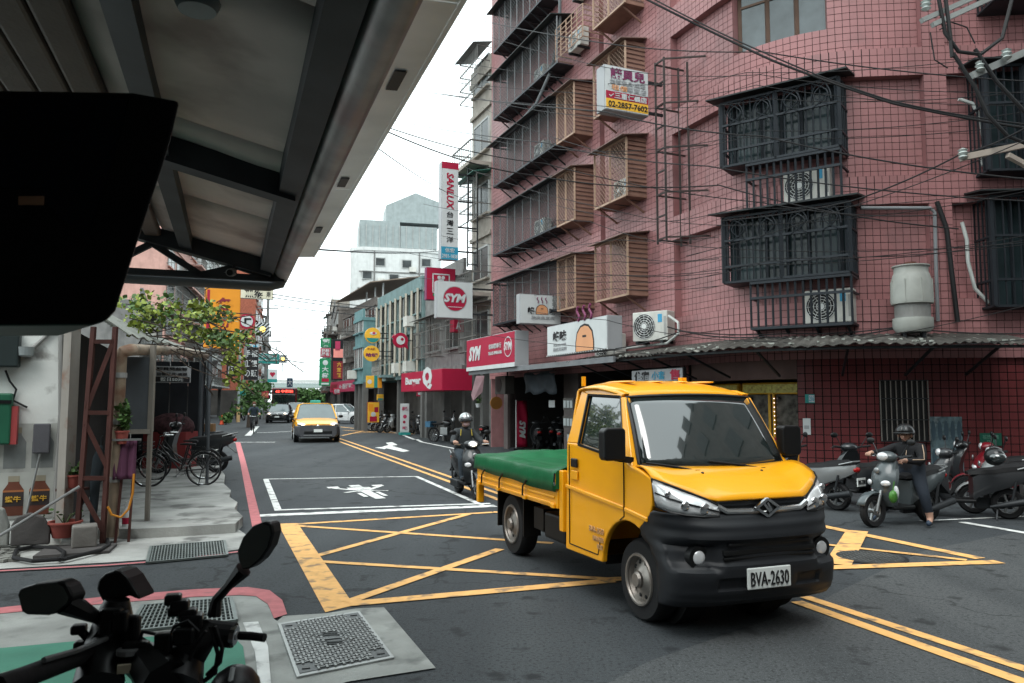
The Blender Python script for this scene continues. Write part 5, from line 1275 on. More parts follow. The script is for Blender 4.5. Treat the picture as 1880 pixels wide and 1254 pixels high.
# pots, plants, towel, soap, hose
M_terr = mat('red_plastic_pot', (.30, .075, .06), .6, var=.15)
M_leaf = mat('leaf_green', (.06, .13, .03), .6, var=.35, scale=9); M_leafy = mat('leaf_yellow_green', (.27, .34, .05), .6, var=.35, scale=6)
def leafball(mb, c, r, n, size, flat=.6, rg=rnd):
    for _ in range(n):
        while True:
            q = Vector((rg.uniform(-1, 1), rg.uniform(-1, 1), rg.uniform(-1, 1)))
            if q.length < 1: break
        p = Vector(c) + Vector((q.x * r[0], q.y * r[1], q.z * r[2]))
        a = Vector((rg.uniform(-1, 1), rg.uniform(-1, 1), rg.uniform(-flat, flat))).normalized(); b = a.orthogonal().normalized(); b = (Matrix.Rotation(rg.uniform(0, 6.28), 3, a) @ b); s_ = size * rg.uniform(.6, 1.3)
        mb.add([p - a * s_ * .5, p - a * s_ * .1 + b * s_ * .42, p + a * s_ * .28 + b * s_ * .30, p + a * s_ * .6, p + a * s_ * .28 - b * s_ * .30, p - a * s_ * .1 - b * s_ * .42], [(0, 1, 2, 3, 4, 5)])
def pot(label, c, r, h, m=None, plant=None, n=60, size=.06, leafm=None, tall=1.0, group='potted plants'):
    T = thing('potted_plant', label, 'potted plant', c, 0, group)
    MB().lathe([(r * .72, 0), (r, h), (r * 1.12, h), (r * 1.12, h + .02), (r * .92, h + .02), (r * .9, h - .02)], n=16).build('pot', m or M_terr, T, smooth=True)
    MB().lathe([(r * .9, h - .03), (r * .9, h - .015)], n=14).build('soil', mat('soil', (.03, .022, .015), .9), T)
    mb = MB()
    for k in range(5):
        a = k * 1.256; mb.tube([(0, 0, h - .03), (r * .5 * math.cos(a), r * .5 * math.sin(a), h + size * 2 * tall)], .006, 5)
    mb.build('stem', mat('stem_green', (.06, .08, .03), .7), T)
    mb = MB(); leafball(mb, (0, 0, h + size * 1.9 * tall), (r * 1.35, r * 1.35, size * 2.1 * tall), n, size); mb.build('leaves', leafm or M_leaf, T)
    return T
c_ = onU(223, 815, 10.45); pot('fern in a small terracotta pot hung on the drain pipe', c_, .075, .14, plant=1, n=130, size=.07, tall=1.5)
MB().bar((c_.x, c_.y, c_.z - .02), (c_.x - .1, c_.y, c_.z - .02), .02).build('holder', M_dark, bpy.data.objects[[o.name for o in bpy.data.objects if o.name.startswith('potted_plant')][-1]], world=True)
c_ = G(134, 898, .55); c_ = onU(134, 895, 10.5); pot('small red pot with a leafy plant behind the rusty frame', c_, .08, .13, n=50, size=.05)
MB().box((c_.x, c_.y, c_.z - .02), (.3, .2, .03)).build('shelf', M_rust, bpy.data.objects[[o.name for o in bpy.data.objects if o.name.startswith('potted_plant')][-1]], world=True)
c_ = onU(118, 978, 10.35); c_.z = .13; pot('wide red basin pot at the foot of the rusty frame', c_, .17, .16, n=14, size=.05)
T = thing('towel', 'purple towel hanging from a rail by the drain pipe', 'towel', onU(228, 880, 10.4), TH)
a, b = onU(212, 812, 10.4), onU(250, 882, 10.4); w, h = (b - a).dot(VV), a.z - b.z
rows = [[((x / 8 - .5) * w, .03 * math.sin(x * 1.5) + .01 * z, h * z / 8) for x in range(9)] for z in range(9)]
MB().grid(rows).build('cloth', mat('purple_terry', (.10, .035, .07), .9, var=.15, bump=.6, bscale=120), T, solid=.02, smooth=True)
MB().bar((-w / 2 - .05, 0, h + .01), (w / 2 + .05, 0, h + .01), .025).build('rail', M_steel, T)
MB().bar((-w * .3, .03, -.75), (-w * .1, .03, .1), .03).build('leg', M_rust, T); MB().bar((w * .3, .03, -.75), (w * .4, .03, .1), .03).build('leg', M_rust, T)
T = thing('soap_bottle', 'white pump bottle standing beside the orange hose', 'bottle', G(231, 966, .13))
MB().lathe([(.045, 0), (.045, .2), (.02, .235), (.02, .26)], n=14).build('body', S_white, T, smooth=True); MB().bar((0, 0, .26), (0, 0, .31), .02).build('pump', S_white, T); MB().bar((0, 0, .31), (.06, 0, .305), .015).build('nozzle', S_white, T); MB().lathe([(.046, .03), (.046, .11)], n=14).build('label_band', S_red, T)
tag(MB().tube([onU(x, y, 10.3) for x, y in ((246, 870), (244, 905), (236, 935), (222, 950), (205, 945), (198, 930))], .014, 8).build('hose', mat('orange_hose', (.50, .20, .02), .5), None, world=True, smooth=True), 'orange hose looping beside the purple towel', 'hose')
T = thing('folded_parasol', 'folded dark green parasol leaning inside the rusty frame', 'parasol', onU(172, 985, 10.5))
MB().tube([onU(170, 975, 10.5), onU(175, 880, 10.5), onU(183, 840, 10.5), onU(186, 818, 10.5)], [.03, .06, .075, .02], 10).build('canopy', mat('dark_blue_cloth', (.025, .035, .042), .8), T, world=True, smooth=True); MB().cyl(onU(186, 818, 10.5), onU(188, 800, 10.5), .012, n=8).build('tip', M_dark, T, world=True)
# rental sign inside the arcade
u_ = 15.0; a, b = onU(281, 672, u_), onU(350, 703, u_); s = Sign('grey hanging sign about toy rental inside the arcade', (a + b) / 2, TH, (b - a).dot(VV), a.z - b.z, .06, S_grey, S_grey)
s.text('諾貝兒益智', .5, .84, .8, .2, S_blk, bold=.02); s.text('益智玩具‧桌遊', .5, .52, .8, .2, S_blk); s.rect(.03, .05, .97, .36, S_blk); s.text('整日50元', .5, .2, .6, .24, S_white, bold=.02)
for x in (-.3, .3): MB().bar((x * s.w, 0, s.h / 2), (x * s.w, 0, s.h / 2 + .35), .015).build('chain', M_dark, s.T)
# vines over the lean-to
T = thing('grape_vine', 'leafy yellow green vine sprawling over the lean-to roof', 'vine', SV(13, -1, 2.6))
mb = MB(); rv = random.Random(5)
for k in range(26):
    p = onU(rv.uniform(225, 400), rv.uniform(560, 650), 12.5); q = [p]
    for j in range(6): p = p + Vector((rv.uniform(-.12, .4), rv.uniform(-.15, .5), rv.uniform(-.22, .18))); q.append(p)
    mb.tube(q, .009, 5)
mb.build('stems', mat('vine_stem', (.06, .045, .035), .8), T, world=True)
for mname, mt, cnt in (('leaves', M_leafy, 260), ('leaves', mat('vine_leaf', (.10, .19, .05), .55, var=.4, scale=5), 330)):
    mb = MB()
    for k in range(30 if mt is M_leafy else 26):
        px, py = rv.uniform(232, 455), 0
        lo = 545 + max(0, (px - 340)) * .35; hi = 600 + max(0, px - 300) * .42; py = rv.uniform(lo, min(hi, 655))
        leafball(mb, onU(px, py, rv.uniform(11.5, 14.5)), (.2, .25, .12), 25, .072, .8, rv)
    mb.build(mname, mt, T, world=True)
mb = MB()
for k in range(12): leafball(mb, onU(rv.uniform(415, 445), rv.uniform(640, 735), 16), (.1, .15, .12), 10, .10, .8, rv)
mb.build('leaves', M_leafy, T, world=True)
# shrubs beside the far shops
for i, (px, py, Y, r, lb) in enumerate(((415, 772, 56, .5, 'small leafy shrub behind the far traffic cones'), (457, 745, 50, 1.5, 'dense green tree over the cyclist'), (472, 735, 58, 1.4, 'dark green tree beside the bus'))):
    c = atY(px, py, Y); T = thing('street_tree', lb, 'tree', (c.x, c.y, 0)); hh = c.z + r * .3
    MB().tube([(0, 0, 0), (.05, 0, hh * .6), (0, .05, hh)], [.09 * r, .07 * r, .03 * r], 8).build('trunk', mat('bark', (.07, .055, .045), .9), T)
    mb = MB()
    for k in range(14): leafball(mb, (rv.uniform(-1, 1) * r * .6, rv.uniform(-1, 1) * r * .6, hh + rv.uniform(-.6, .6) * r), (r * .45, r * .45, r * .3), 34, .22, .8, rv)
    mb.build('crown', M_leaf, T)
for k in range(7):
    c = atY(548 + k * 13, 728, 205 + 6 * (k % 2)); T = thing('street_tree', ['first', 'second', 'third', 'fourth', 'fifth', 'sixth', 'seventh'][k] + ' dark tree from the left below the far overpass', 'tree', (c.x, c.y, 0), 0, 'trees below the overpass')
    MB().cyl((0, 0, 0), (0, 0, 3), .2, .12, 8).build('trunk', mat('bark', (.07, .055, .045)), T); mb = MB(); leafball(mb, (0, 0, 3.0), (2.2, 2.2, 2.4), 420, .7, .8, rv); mb.build('crown', M_leaf, T)
for px, py, lb in ((407, 780, 'orange traffic cone nearer the arcade'), (419, 770, 'orange traffic cone by the parked scooter rider')):
    T = thing('traffic_cone', lb, 'traffic cone', G(px, py)); MB().lathe([(.17, .04), (.14, .1), (.03, .7), (.02, .7)], n=16).build('cone', mat('orange_cone', (.62, .08, .03), .5), T, smooth=True); MB().box((0, 0, .02), (.4, .4, .04)).build('base', M_black, T)
# ================================================================ the yellow truck
M_ty = mat('truck_yellow_paint', (.86, .37, .006), .30, var=.05, scale=1.5, coat=.45)
M_plas = mat('charcoal_bumper_plastic', (.011, .0125, .015), .5, var=.1, bump=.05, bscale=200)
M_lens = mat('clear_lamp', (.74, .75, .76), .10, .25, var=.18, scale=8, coat=.8)
M_tarp = mat('green_tarpaulin', (.002, .11, .036), .42, var=.16, scale=4, bump=.6, bscale=7)
M_ws = mat('windscreen_glass', (.010, .016, .016), .02, var=0, coat=1.0, spec=1.0)
M_rimm = mat('truck_rim_silver', (.34, .31, .28), .4, .7, var=.2)
def wheel(parent, x, y, r, w, side, rim_m=M_rimm, holes=10, rr=.60, name='wheel'):
    """wheel whose axle is along y; side = -1 right, +1 left"""
    wo = MB().lathe([(r * .62, -w / 2), (r * .93, -w / 2), (r * .985, -w * .36), (r, -w * .2), (r, w * .2), (r * .985, w * .36), (r * .93, w / 2), (r * .62, w / 2), (r * .62, -w / 2)], (x, y, r), 'Y', 36, False).build(name, M_rubber, parent, smooth=True)
    yo = y + side * w * .5
    MB().lathe([(r * rr * 1.04, side * .002), (r * rr * .93, -side * .01), (r * rr * .86, -side * .045), (r * rr * .52, -side * .022), (r * rr * .36, side * .004), (.004, side * .006)], (x, yo, r), 'Y', 28, False).build('rim', rim_m, wo, smooth=True)
    MB().tube([(x + r * rr * math.cos(a), yo + side * .004, r + r * rr * math.sin(a)) for a in [k * 6.283 / 28 for k in range(28)]], r * .045, 6, closed=True).build('rim_edge', rim_m, wo, smooth=True)
    MB().lathe([(r * .2, yo + side * .025), (r * .16, yo + side * .04)] if side > 0 else [(r * .16, yo - .04), (r * .2, yo - .02)], (x, 0, r), 'Y', 16).build('hub', rim_m, wo)
    h = MB()
    for k in range(holes):
        a = k * 6.283 / holes; h.ell((x + r * rr * .70 * math.cos(a), yo - side * .033, r + r * rr * .70 * math.sin(a)), (r * .06, .009, r * .06), 8, 4)
    h.build('rim_holes', M_black, wo)
    return wo
A_, B_ = G(1175, 1140), G(940, 1018)
hd = (A_ - B_).normalized(); lt = Vector((-hd.y, hd.x, 0)); WB = (A_ - B_).length
org = A_ + lt * .65
TK = thing('pickup_truck', 'yellow cab pickup truck with green tarpaulin over its bed', 'truck', org, math.atan2(hd.y, hd.x))
def ys(z): return .75 if z < 1.25 else .75 - .13 * ((z - 1.25) / .55)
arch = [(.43 * math.cos(R(a)), .34 + .43 * math.sin(R(a))) for a in range(176, 58, -10)]
low = [(-1.14, .36)] + arch + [(.33, .86), (.36, .93), (.365, 1.13), (.2, 1.175), (.07, 1.20), (-.05, 1.245), (-.9, 1.325), (-1.14, 1.325)]
for sd_ in (-1, 1):
    def S3(x, z): return (x, sd_ * ys(z), z)
    MB().prism([S3(x, z) for x, z in low], (0, -sd_ * .05, 0)).build('door_panel', M_ty, TK, bevel=.012)
    for q in ([(-1.14, 1.32), (-.89, 1.325), (-.89, 1.755), (-1.05, 1.81)], [(-.89, 1.75), (-.30, 1.73), (-.24, 1.765), (-.4, 1.80), (-1.05, 1.81)], [(-.07, 1.24), (.075, 1.195), (-.235, 1.735), (-.31, 1.735)]):
        MB().prism([S3(x, z) for x, z in q], (0, -sd_ * .06, 0)).build('pillar', M_ty, TK, bevel=.01)
    g = [(-.90, 1.315), (-.05, 1.235), (-.30, 1.74), (-.90, 1.76)]
    MB().prism([(x, sd_ * (ys(z) - .02), z) for x, z in g], (0, -sd_ * .008, 0)).build('side_window', M_ws, TK)
    gs = MB()
    for i in range(4):
        a, b = g[i], g[(i + 1) % 4]; gs.bar((a[0], sd_ * (ys(a[1]) - .006), a[1]), (b[0], sd_ * (ys(b[1]) - .006), b[1]), .022, .02)
    gs.build('window_seal', M_black, TK)
    y = sd_ * .7515
    for a, b in (((-1.05, .42), (-1.05, 1.3)), ((-.05, 1.22), (-.05, .80)), ((-1.05, .42), (-.5, .42)), ((-.5, .42), (-.45, .56)), ((-.05, .80), (-.12, .76))): MB().bar((a[0], y, a[1]), (b[0], y, b[1]), .004, .009).build('door_seam', M_black, TK)
    cr = MB(); cr.bar((-1.12, sd_ * .752, .93), (-.06, sd_ * .752, .86), .018, .035); cr.bar((-.04, sd_ * .752, .855), (.30, sd_ * .752, .82), .018, .035); cr.build('crease', M_ty, TK, bevel=.008)
    MB().b2((-1.0, sd_ * .745, 1.11), (-.88, sd_ * .765, 1.19)).build('door_handle', M_black, TK, bevel=.012)
    MB().b2((-1.0, sd_ * .745, 1.0), (-.88, sd_ * .757, 1.08)).build('handle_cup', M_ty, TK, bevel=.01)
    my = .90 if sd_ < 0 else .80
    mo = MB().loft([[(.03 + dx, sd_ * (my + .095 * cy), 1.37 + .125 * cz) for cy, cz in ((-1, -.85), (-.8, -1), (.8, -1), (1, -.8), (1, .8), (.75, 1), (-.8, 1), (-1, .85))] for dx in (-.04, .02, .06)]).build('mirror', M_black, TK, bevel=.012)
    MB().b2((-.015, sd_ * (my - .08), 1.27), (-.011, sd_ * (my + .08), 1.47)).build('mirror_glass', M_chrome, mo)
    MB().bar((.03, sd_ * .72, 1.24), (.03, sd_ * .86, 1.26), .05, .05).build('mirror_arm', M_black, mo)
    # lamps
    top = [(.36, .752, 1.135), (.46, .69, 1.10), (.54, .59, 1.055), (.615, .46, 1.0), (.66, .385, .955)]
    bot = [(.42, .752, .935), (.52, .70, .905), (.60, .62, .89), (.655, .50, .88), (.675, .39, .875)]
    rws = [[(a[0] + (b[0] - a[0]) * f + .025 * math.sin(math.pi * f), sd_ * (a[1] + (b[1] - a[1]) * f + .012 * math.sin(math.pi * f)), a[2] + (b[2] - a[2]) * f) for a, b in zip(top, bot)] for f in (0, .25, .5, .75, 1)]
    ho = MB().grid(rws).build('headlight', M_lens, TK, smooth=True, solid=.01)
    for (x, y_, z, r_) in ((.60, .62, .955, .036), (.65, .49, .935, .042), (.50, .70, 1.03, .028)): MB().ell((x + .012, sd_ * (y_ + .006), z), (.016, r_, r_)).build('reflector', M_chrome, ho, smooth=True)
    e = MB(); e.tube([(p[0] + .012, sd_ * (p[1] + .004), p[2]) for p in bot + top[::-1]], .008, 6, closed=True); e.tube([(rws[2][k][0] + .012, rws[2][k][1], rws[2][k][2]) for k in range(5)], .006, 6); e.build('lamp_edge', M_black, ho)
    MB().lathe([(.08, .55), (.08, .655), (.062, .655)], (0, sd_ * .55, .595), 'X', 24).build('fog_pocket', M_black, TK)
    fo = MB().ell((.655, sd_ * .55, .595), (.014, .05, .05)).build('fog_light', M_lens, TK, smooth=True)
    # wheel wells
    MB().lathe([(.40, -.10), (.40, .10)], (0, sd_ * .36, .36), 'Y', 24).build('wheel_well', mat('well_black', (.008, .008, .008), .9, var=0), TK)
    wheel(TK, 0, sd_ * .555, .315, .19, sd_); wheel(TK, -WB, sd_ * .555, .335, .19, sd_)
    # mudflaps by the rear wheel
    MB().b2((-WB + .38, sd_ * .47, .26), (-WB + .40, sd_ * .67, .66)).build('mud_flap', M_black, TK); MB().b2((-WB - .42, sd_ * .47, .26), (-WB - .40, sd_ * .67, .66)).build('mud_flap', M_black, TK)
# cab centre pieces
ny = 13
def ycol(k, half): return -half + 2 * half * k / (ny - 1)
rows = []
for x, zc, hw, drop in ((-.225, 1.745, .615, .012), (-.30, 1.80, .63, .035), (-.45, 1.845, .64, .055), (-.7, 1.875, .645, .06), (-.95, 1.88, .645, .062), (-1.06, 1.865, .64, .06), (-1.11, 1.80, .63, .02), (-1.12, 1.70, .64, 0)):
    rows.append([(x + (-.06 * (ycol(k, 1) ** 2) if x > -.5 else 0), ycol(k, hw), zc - drop * abs(ycol(k, 1)) ** 3) for k in range(ny)])
MB().grid(rows).build('roof', M_ty, TK, smooth=True, solid=.02)
for k in (-.4, -.13, .13, .4): MB().ell((-.72, k, 1.873), (.28, .035, .012)).build('roof_rib', M_ty, TK, smooth=True)
rows = []
for f in [i / 8 for i in range(9)]:
    rows.append([(.21 * (1 - f) - .165 * f - .13 * (1 - f * .35) * ycol(k, 1) ** 2 + .02 * math.sin(f * math.pi), ycol(k, .685 * (1 - f) + .605 * f), 1.175 + .575 * f + .02 * (ycol(k, 1) ** 2) * (1 - 2 * f)) for k in range(ny)])
wso = MB().grid(rows).build('windscreen', M_ws, TK, smooth=True, solid=.01)
ed = MB(); ed.tube([rows[0][k] for k in range(ny)] + [rows[i][-1] for i in range(1, 9)] + [rows[8][k] for k in range(ny - 2, -1, -1)] + [rows[i][0] for i in range(7, 0, -1)], .018, 6, closed=True); ed.build('windscreen_seal', M_black, wso)
for y0, y1 in ((-.30, -.66), (.32, -.12)):
    w_ = MB(); w_.tube([(.285 - .1 * y0 * y0, y0, 1.165), (.24 - .1 * (y0 + y1) ** 2 / 4, (y0 + y1) / 2, 1.20), (.20 - .14 * y1 * y1, y1, 1.225)], .010, 6); w_.box((.285 - .1 * y0 * y0, y0, 1.16), (.05, .04, .03)); w_.build('wiper', M_black, TK)
r3 = [(.365, .75, 1.135), (.47, .68, 1.10), (.55, .58, 1.055), (.62, .46, 1.0), (.665, .385, .985), (.68, .2, .99), (.685, 0, .99)]
fr = [(p[0], -p[1], p[2]) for p in r3] + [(p[0], p[1], p[2]) for p in r3[::-1][1:]]
bk = [(.22 - .145 * (p[1] / .75) ** 2 * 1.0, p[1] * .96, 1.185 + .012 * (p[1] / .75) ** 2) for p in fr]
rows = [[tuple(Vector(a).lerp(Vector(b), f) + Vector((0, 0, .035 * math.sin(math.pi * f)))) for a, b in zip(bk, fr)] for f in [i / 8 for i in range(9)]]
MB().grid(rows).build('bonnet', M_ty, TK, smooth=True, solid=.015)
for y in (-.3, .25): MB().ell((.36, y, 1.155), (.014, .012, .012)).build('washer_nozzle', M_black, TK)
# bumper
def lerpt(tab, z):
    for (a, x), (b, y) in zip(tab, tab[1:]):
        if z <= b:
            f = (z - a) / (b - a); f = f * f * (3 - 2 * f); return x + (y - x) * f
    return tab[-1][1]
XFT = [(.25, .655), (.30, .725), (.36, .757), (.46, .778), (.535, .78), (.56, .748), (.66, .738), (.70, .75), (.725, .785), (.80, .765), (.86, .72), (.90, .682)]
STT = [(.25, .41), (.50, .41), (.62, .33), (.70, .20), (.77, .17), (.86, .28), (.90, .375)]
def sm_(x, a, b): 
    f = max(0, min(1, (x - a) / (b - a))); return f * f * (3 - 2 * f)
brow = []
for iz in range(46):
    z = .25 + .65 * iz / 45; xf, st_ = lerpt(XFT, z), lerpt(STT, z); row = []
    for k in range(73):
        ph = -math.pi / 2 + math.pi * k / 72; c_, s_ = abs(math.cos(ph)), math.sin(ph)
        x = st_ + (xf - st_) * c_ ** .66; y = .742 * math.copysign(abs(s_) ** .72, s_)
        ay = abs(y)
        dip = sm_(ay, .40, .47) * (1 - sm_(ay, .70, .74)) * sm_(z, .49, .525) * (1 - sm_(z, .665, .70)); x -= .045 * dip
        low_ = sm_(ay, .20, .23) * (1 - sm_(ay, .42, .46)) * sm_(z, .365, .385) * (1 - sm_(z, .445, .465)); x -= .03 * low_
        row.append((x, y, z))
    brow.append(row)
MB().grid(brow).build('bumper', M_plas, TK, smooth=True, solid=.012)
for z, hw, h in ((.685, .36, .022), (.63, .40, .035), (.59, .40, .02)): MB().b2((.70, -hw, z - h / 2), (.752, hw, z + h / 2)).build('bumper_slot', M_black, TK, bevel=.006)
MB().b2((.60, -.40, .88), (.672, .40, .985)).build('grille', M_black, TK, bevel=.01)
g = MB()
for z in (.925, .955): g.b2((.668, -.36, z - .006), (.678, .36, z + .006))
g.build('grille_bar', M_plas, TK)
g = MB(); g.tube([(.672, -.40, .95), (.682, -.33, .912), (.69, -.15, .905), (.692, 0, .905), (.69, .15, .905), (.682, .33, .912), (.672, .40, .95)], .022, 8); g.build('chrome_bar', mat('satin_chrome', (.55, .56, .56), .25, .9, var=.05), TK, smooth=True)
em = MB(); dm = [(-.10, .0), (0, .062), (.10, 0), (0, -.062)]
for i in range(4):
    a, b = dm[i], dm[(i + 1) % 4]; em.bar((.722, a[0], .93 + a[1]), (.722, b[0], .93 + b[1]), .022, .02)
em.bar((.722, -.03, .958), (.722, .02, .90), .018, .018); em.bar((.722, .0, .965), (.722, .035, .905), .016, .016); em.build('emblem', M_chrome, TK)
MB().prism([(.712, y, .93 + z) for y, z in dm], (-.03, 0, 0)).build('emblem_back', M_black, TK)
po = MB().b2((.782, -.245, .375), (.797, .135, .525)).build('number_plate', mat('plate_white', (.62, .65, .63), .4, var=.05), TK, bevel=.008)
put_text('BVA-2630', S_blk, TK, face_matrix((.802, -.055, .448), (0, 1, 0)), 1, .0, fit=(.33, .098))
put_text('BVA-2630', mat('pale_door_print', (.62, .36, .16), .5), TK, face_matrix((-.52, -.7535, .62), (1, 0, 0)), 1, .0, fit=(.26, .05)); put_text('自用小貨車', mat('pale_door_print', (.6, .4, .2)), TK, face_matrix((-.49, -.7535, .55), (1, 0, 0)), 1, 0, fit=(.19, .045)); put_text('載重', mat('pale_door_print', (.6, .4, .2)), TK, face_matrix((-.46, -.7535, .49), (1, 0, 0)), 1, 0, fit=(.1, .04))
MB().prism([(-1.12, -.72, .4), (-1.12, .72, .4), (-1.12, .72, 1.32), (-1.12, .63, 1.8), (-1.12, -.63, 1.8), (-1.12, -.72, 1.32)], (.03, 0, 0)).build('cab_back', M_ty, TK)
MB().b2((-1.135, -.5, 1.36), (-1.125, .5, 1.7)).build('rear_window', M_ws, TK)
MB().b2((-1.1, -.70, .345), (-.46, .70, .42)).build('cab_floor', M_black, TK)
MB().b2((.0, -.62, 1.12), (.16, .62, 1.17)).build('dashboard', M_black, TK)
MB().bar((-1.05, -.6, 1.84), (-1.05, -.6, 1.93), .03).build('roof_stub', M_ty, TK); MB().bar((-.76, .28, 1.87), (-.76, .28, 1.92), .06, .05).build('roof_stub', M_ty, TK)
# bed
XB0, XB1 = -1.20, -3.62
MB().b2((XB1, -.74, .70), (XB0, .74, .76)).build('bed_floor', M_ty, TK)
for sd_ in (-1, 1):
    MB().b2((XB1, sd_ * .745, .70), (XB0 - .06, sd_ * .775, .93)).build('bed_side', M_ty, TK, bevel=.008)
    for z in (.735, .80): MB().b2((XB1 + .05, sd_ * .775, z - .012), (XB0 - .12, sd_ * .785, z + .012)).build('side_rib', M_ty, TK, bevel=.005)
    for x in (-1.34, -2.05, -2.85, -3.5): MB().b2((x - .04, sd_ * .776, .70), (x + .04, sd_ * .80, .74)).build('hinge', M_ty, TK, bevel=.006)
    MB().b2((XB0 - .05, sd_ * .70, .50), (XB0 + .03, sd_ * .765, 1.06)).build('corner_post', M_ty, TK, bevel=.01)
    MB().tube([(XB0 - .06, sd_ * .80, 1.03), (XB0 - .05, sd_ * .81, .95), (XB0 - .06, sd_ * .80, .92)], .012, 6).build('latch', M_chrome, TK)
    MB().b2((XB1 - .02, sd_ * .70, .48), (XB1 + .05, sd_ * .78, .76)).build('rear_post', M_ty, TK, bevel=.01)
MB().b2((XB0 - .02, -.70, .76), (XB0 + .01, .70, 1.05)).build('headboard', M_ty, TK)
MB().b2((XB1 - .03, -.74, .70), (XB1, .74, .93)).build('tailgate', M_ty, TK)
rt = random.Random(4); nx_, ny_ = 34, 18; rows = []
prof = [(-.80, .885), (-.802, .95), (-.798, 1.025), (-.785, 1.05)] + [(-.66 + 1.32 * k / 9, None) for k in range(10)] + [(.785, 1.05), (.798, 1.025), (.802, .95), (.80, .885)]
for i in range(nx_ + 1):
    f = i / nx_; x = XB1 - .03 + (XB0 - XB1 - .02) * f; r_ = []
    for j, (y, z) in enumerate(prof):
        if z is None:
            s_ = 1 - (abs(y) / .72) ** 2; z2 = 1.06 - .10 * s_ * (.35 + .65 * math.sin(math.pi * min(1, f * 1.15))) + .018 * math.sin(9 * f + 3 * y) + .014 * math.sin(17 * f - 5 * y) + .010 * abs(math.sin(23 * f + 7 * y)) + .008 * math.sin(39 * f - 11 * y) + (.05 * s_ if f < .12 else 0)
            r_.append((x, y, z2))
        else:
            wv_ = .007 * (1 - abs(math.sin(9 * f + .55 * j))) ** 3 + .004 * (1 - abs(math.sin(17 * f - .8 * j))) ** 4 - .002
            r_.append((x, y + (wv_ if y > 0 else -wv_) * (1 if z < 1.03 else .4), z + ((.008 * math.sin(13 * f + 1) - .035 * f) if z < .9 else 0)))
    rows.append(r_)
to_ = MB().grid(rows).build('tarpaulin', M_tarp, TK, smooth=True, solid=.008)
for x in (XB1 - .03, XB0 - .055):
    MB().prism([(x, y, z if z is not None else 1.05) for y, z in prof], (.006, 0, 0)).build('tarpaulin_end', M_tarp, to_)
for i, x in enumerate((-3.35, -2.75, -2.05)):
    MB().tube([(x + .12, -.815, .905), (x + .02, -.815, .84), (x, -.81, .74)], .010, 5).build('bungee', M_black, TK)
# running gear
for sd_ in (-1, 1): MB().b2((XB1 + .05, sd_ * .30, .52), (-1.1, sd_ * .38, .66)).build('chassis_rail', M_dark, TK)
for x in (-1.4, -2.0, -3.3): MB().b2((x - .04, -.38, .54), (x + .04, .38, .64)).build('cross_member', M_dark, TK)
MB().cyl((-WB, -.5, .335), (-WB, .5, .335), .05, n=10).build('rear_axle', M_dark, TK); MB().ell((-WB, 0, .335), (.14, .15, .14)).build('differential', M_dark, TK)
for sd_ in (-1, 1):
    for k in range(3): MB().bar((-WB - .5 + .1 * k, sd_ * .42, .42 - .03 * k), (-WB + .5 - .1 * k, sd_ * .42, .42 - .03 * k), .06, .012).build('leaf_spring', M_dark, TK)
MB().b2((-1.85, -.66, .34), (-1.35, -.40, .60)).build('fuel_tank', M_black, TK, bevel=.03); MB().b2((-2.2, -.62, .38), (-1.95, -.42, .6)).build('battery_box', M_black, TK)
MB().tube([(-1.2, .2, .36), (-2.3, .2, .34), (-3.3, .45, .36)], .03, 8).build('exhaust', M_dark, TK)
MB().b2((-2.4, -.45, .30), (-1.2, .45, .36)).build('under_tray', M_black, TK)

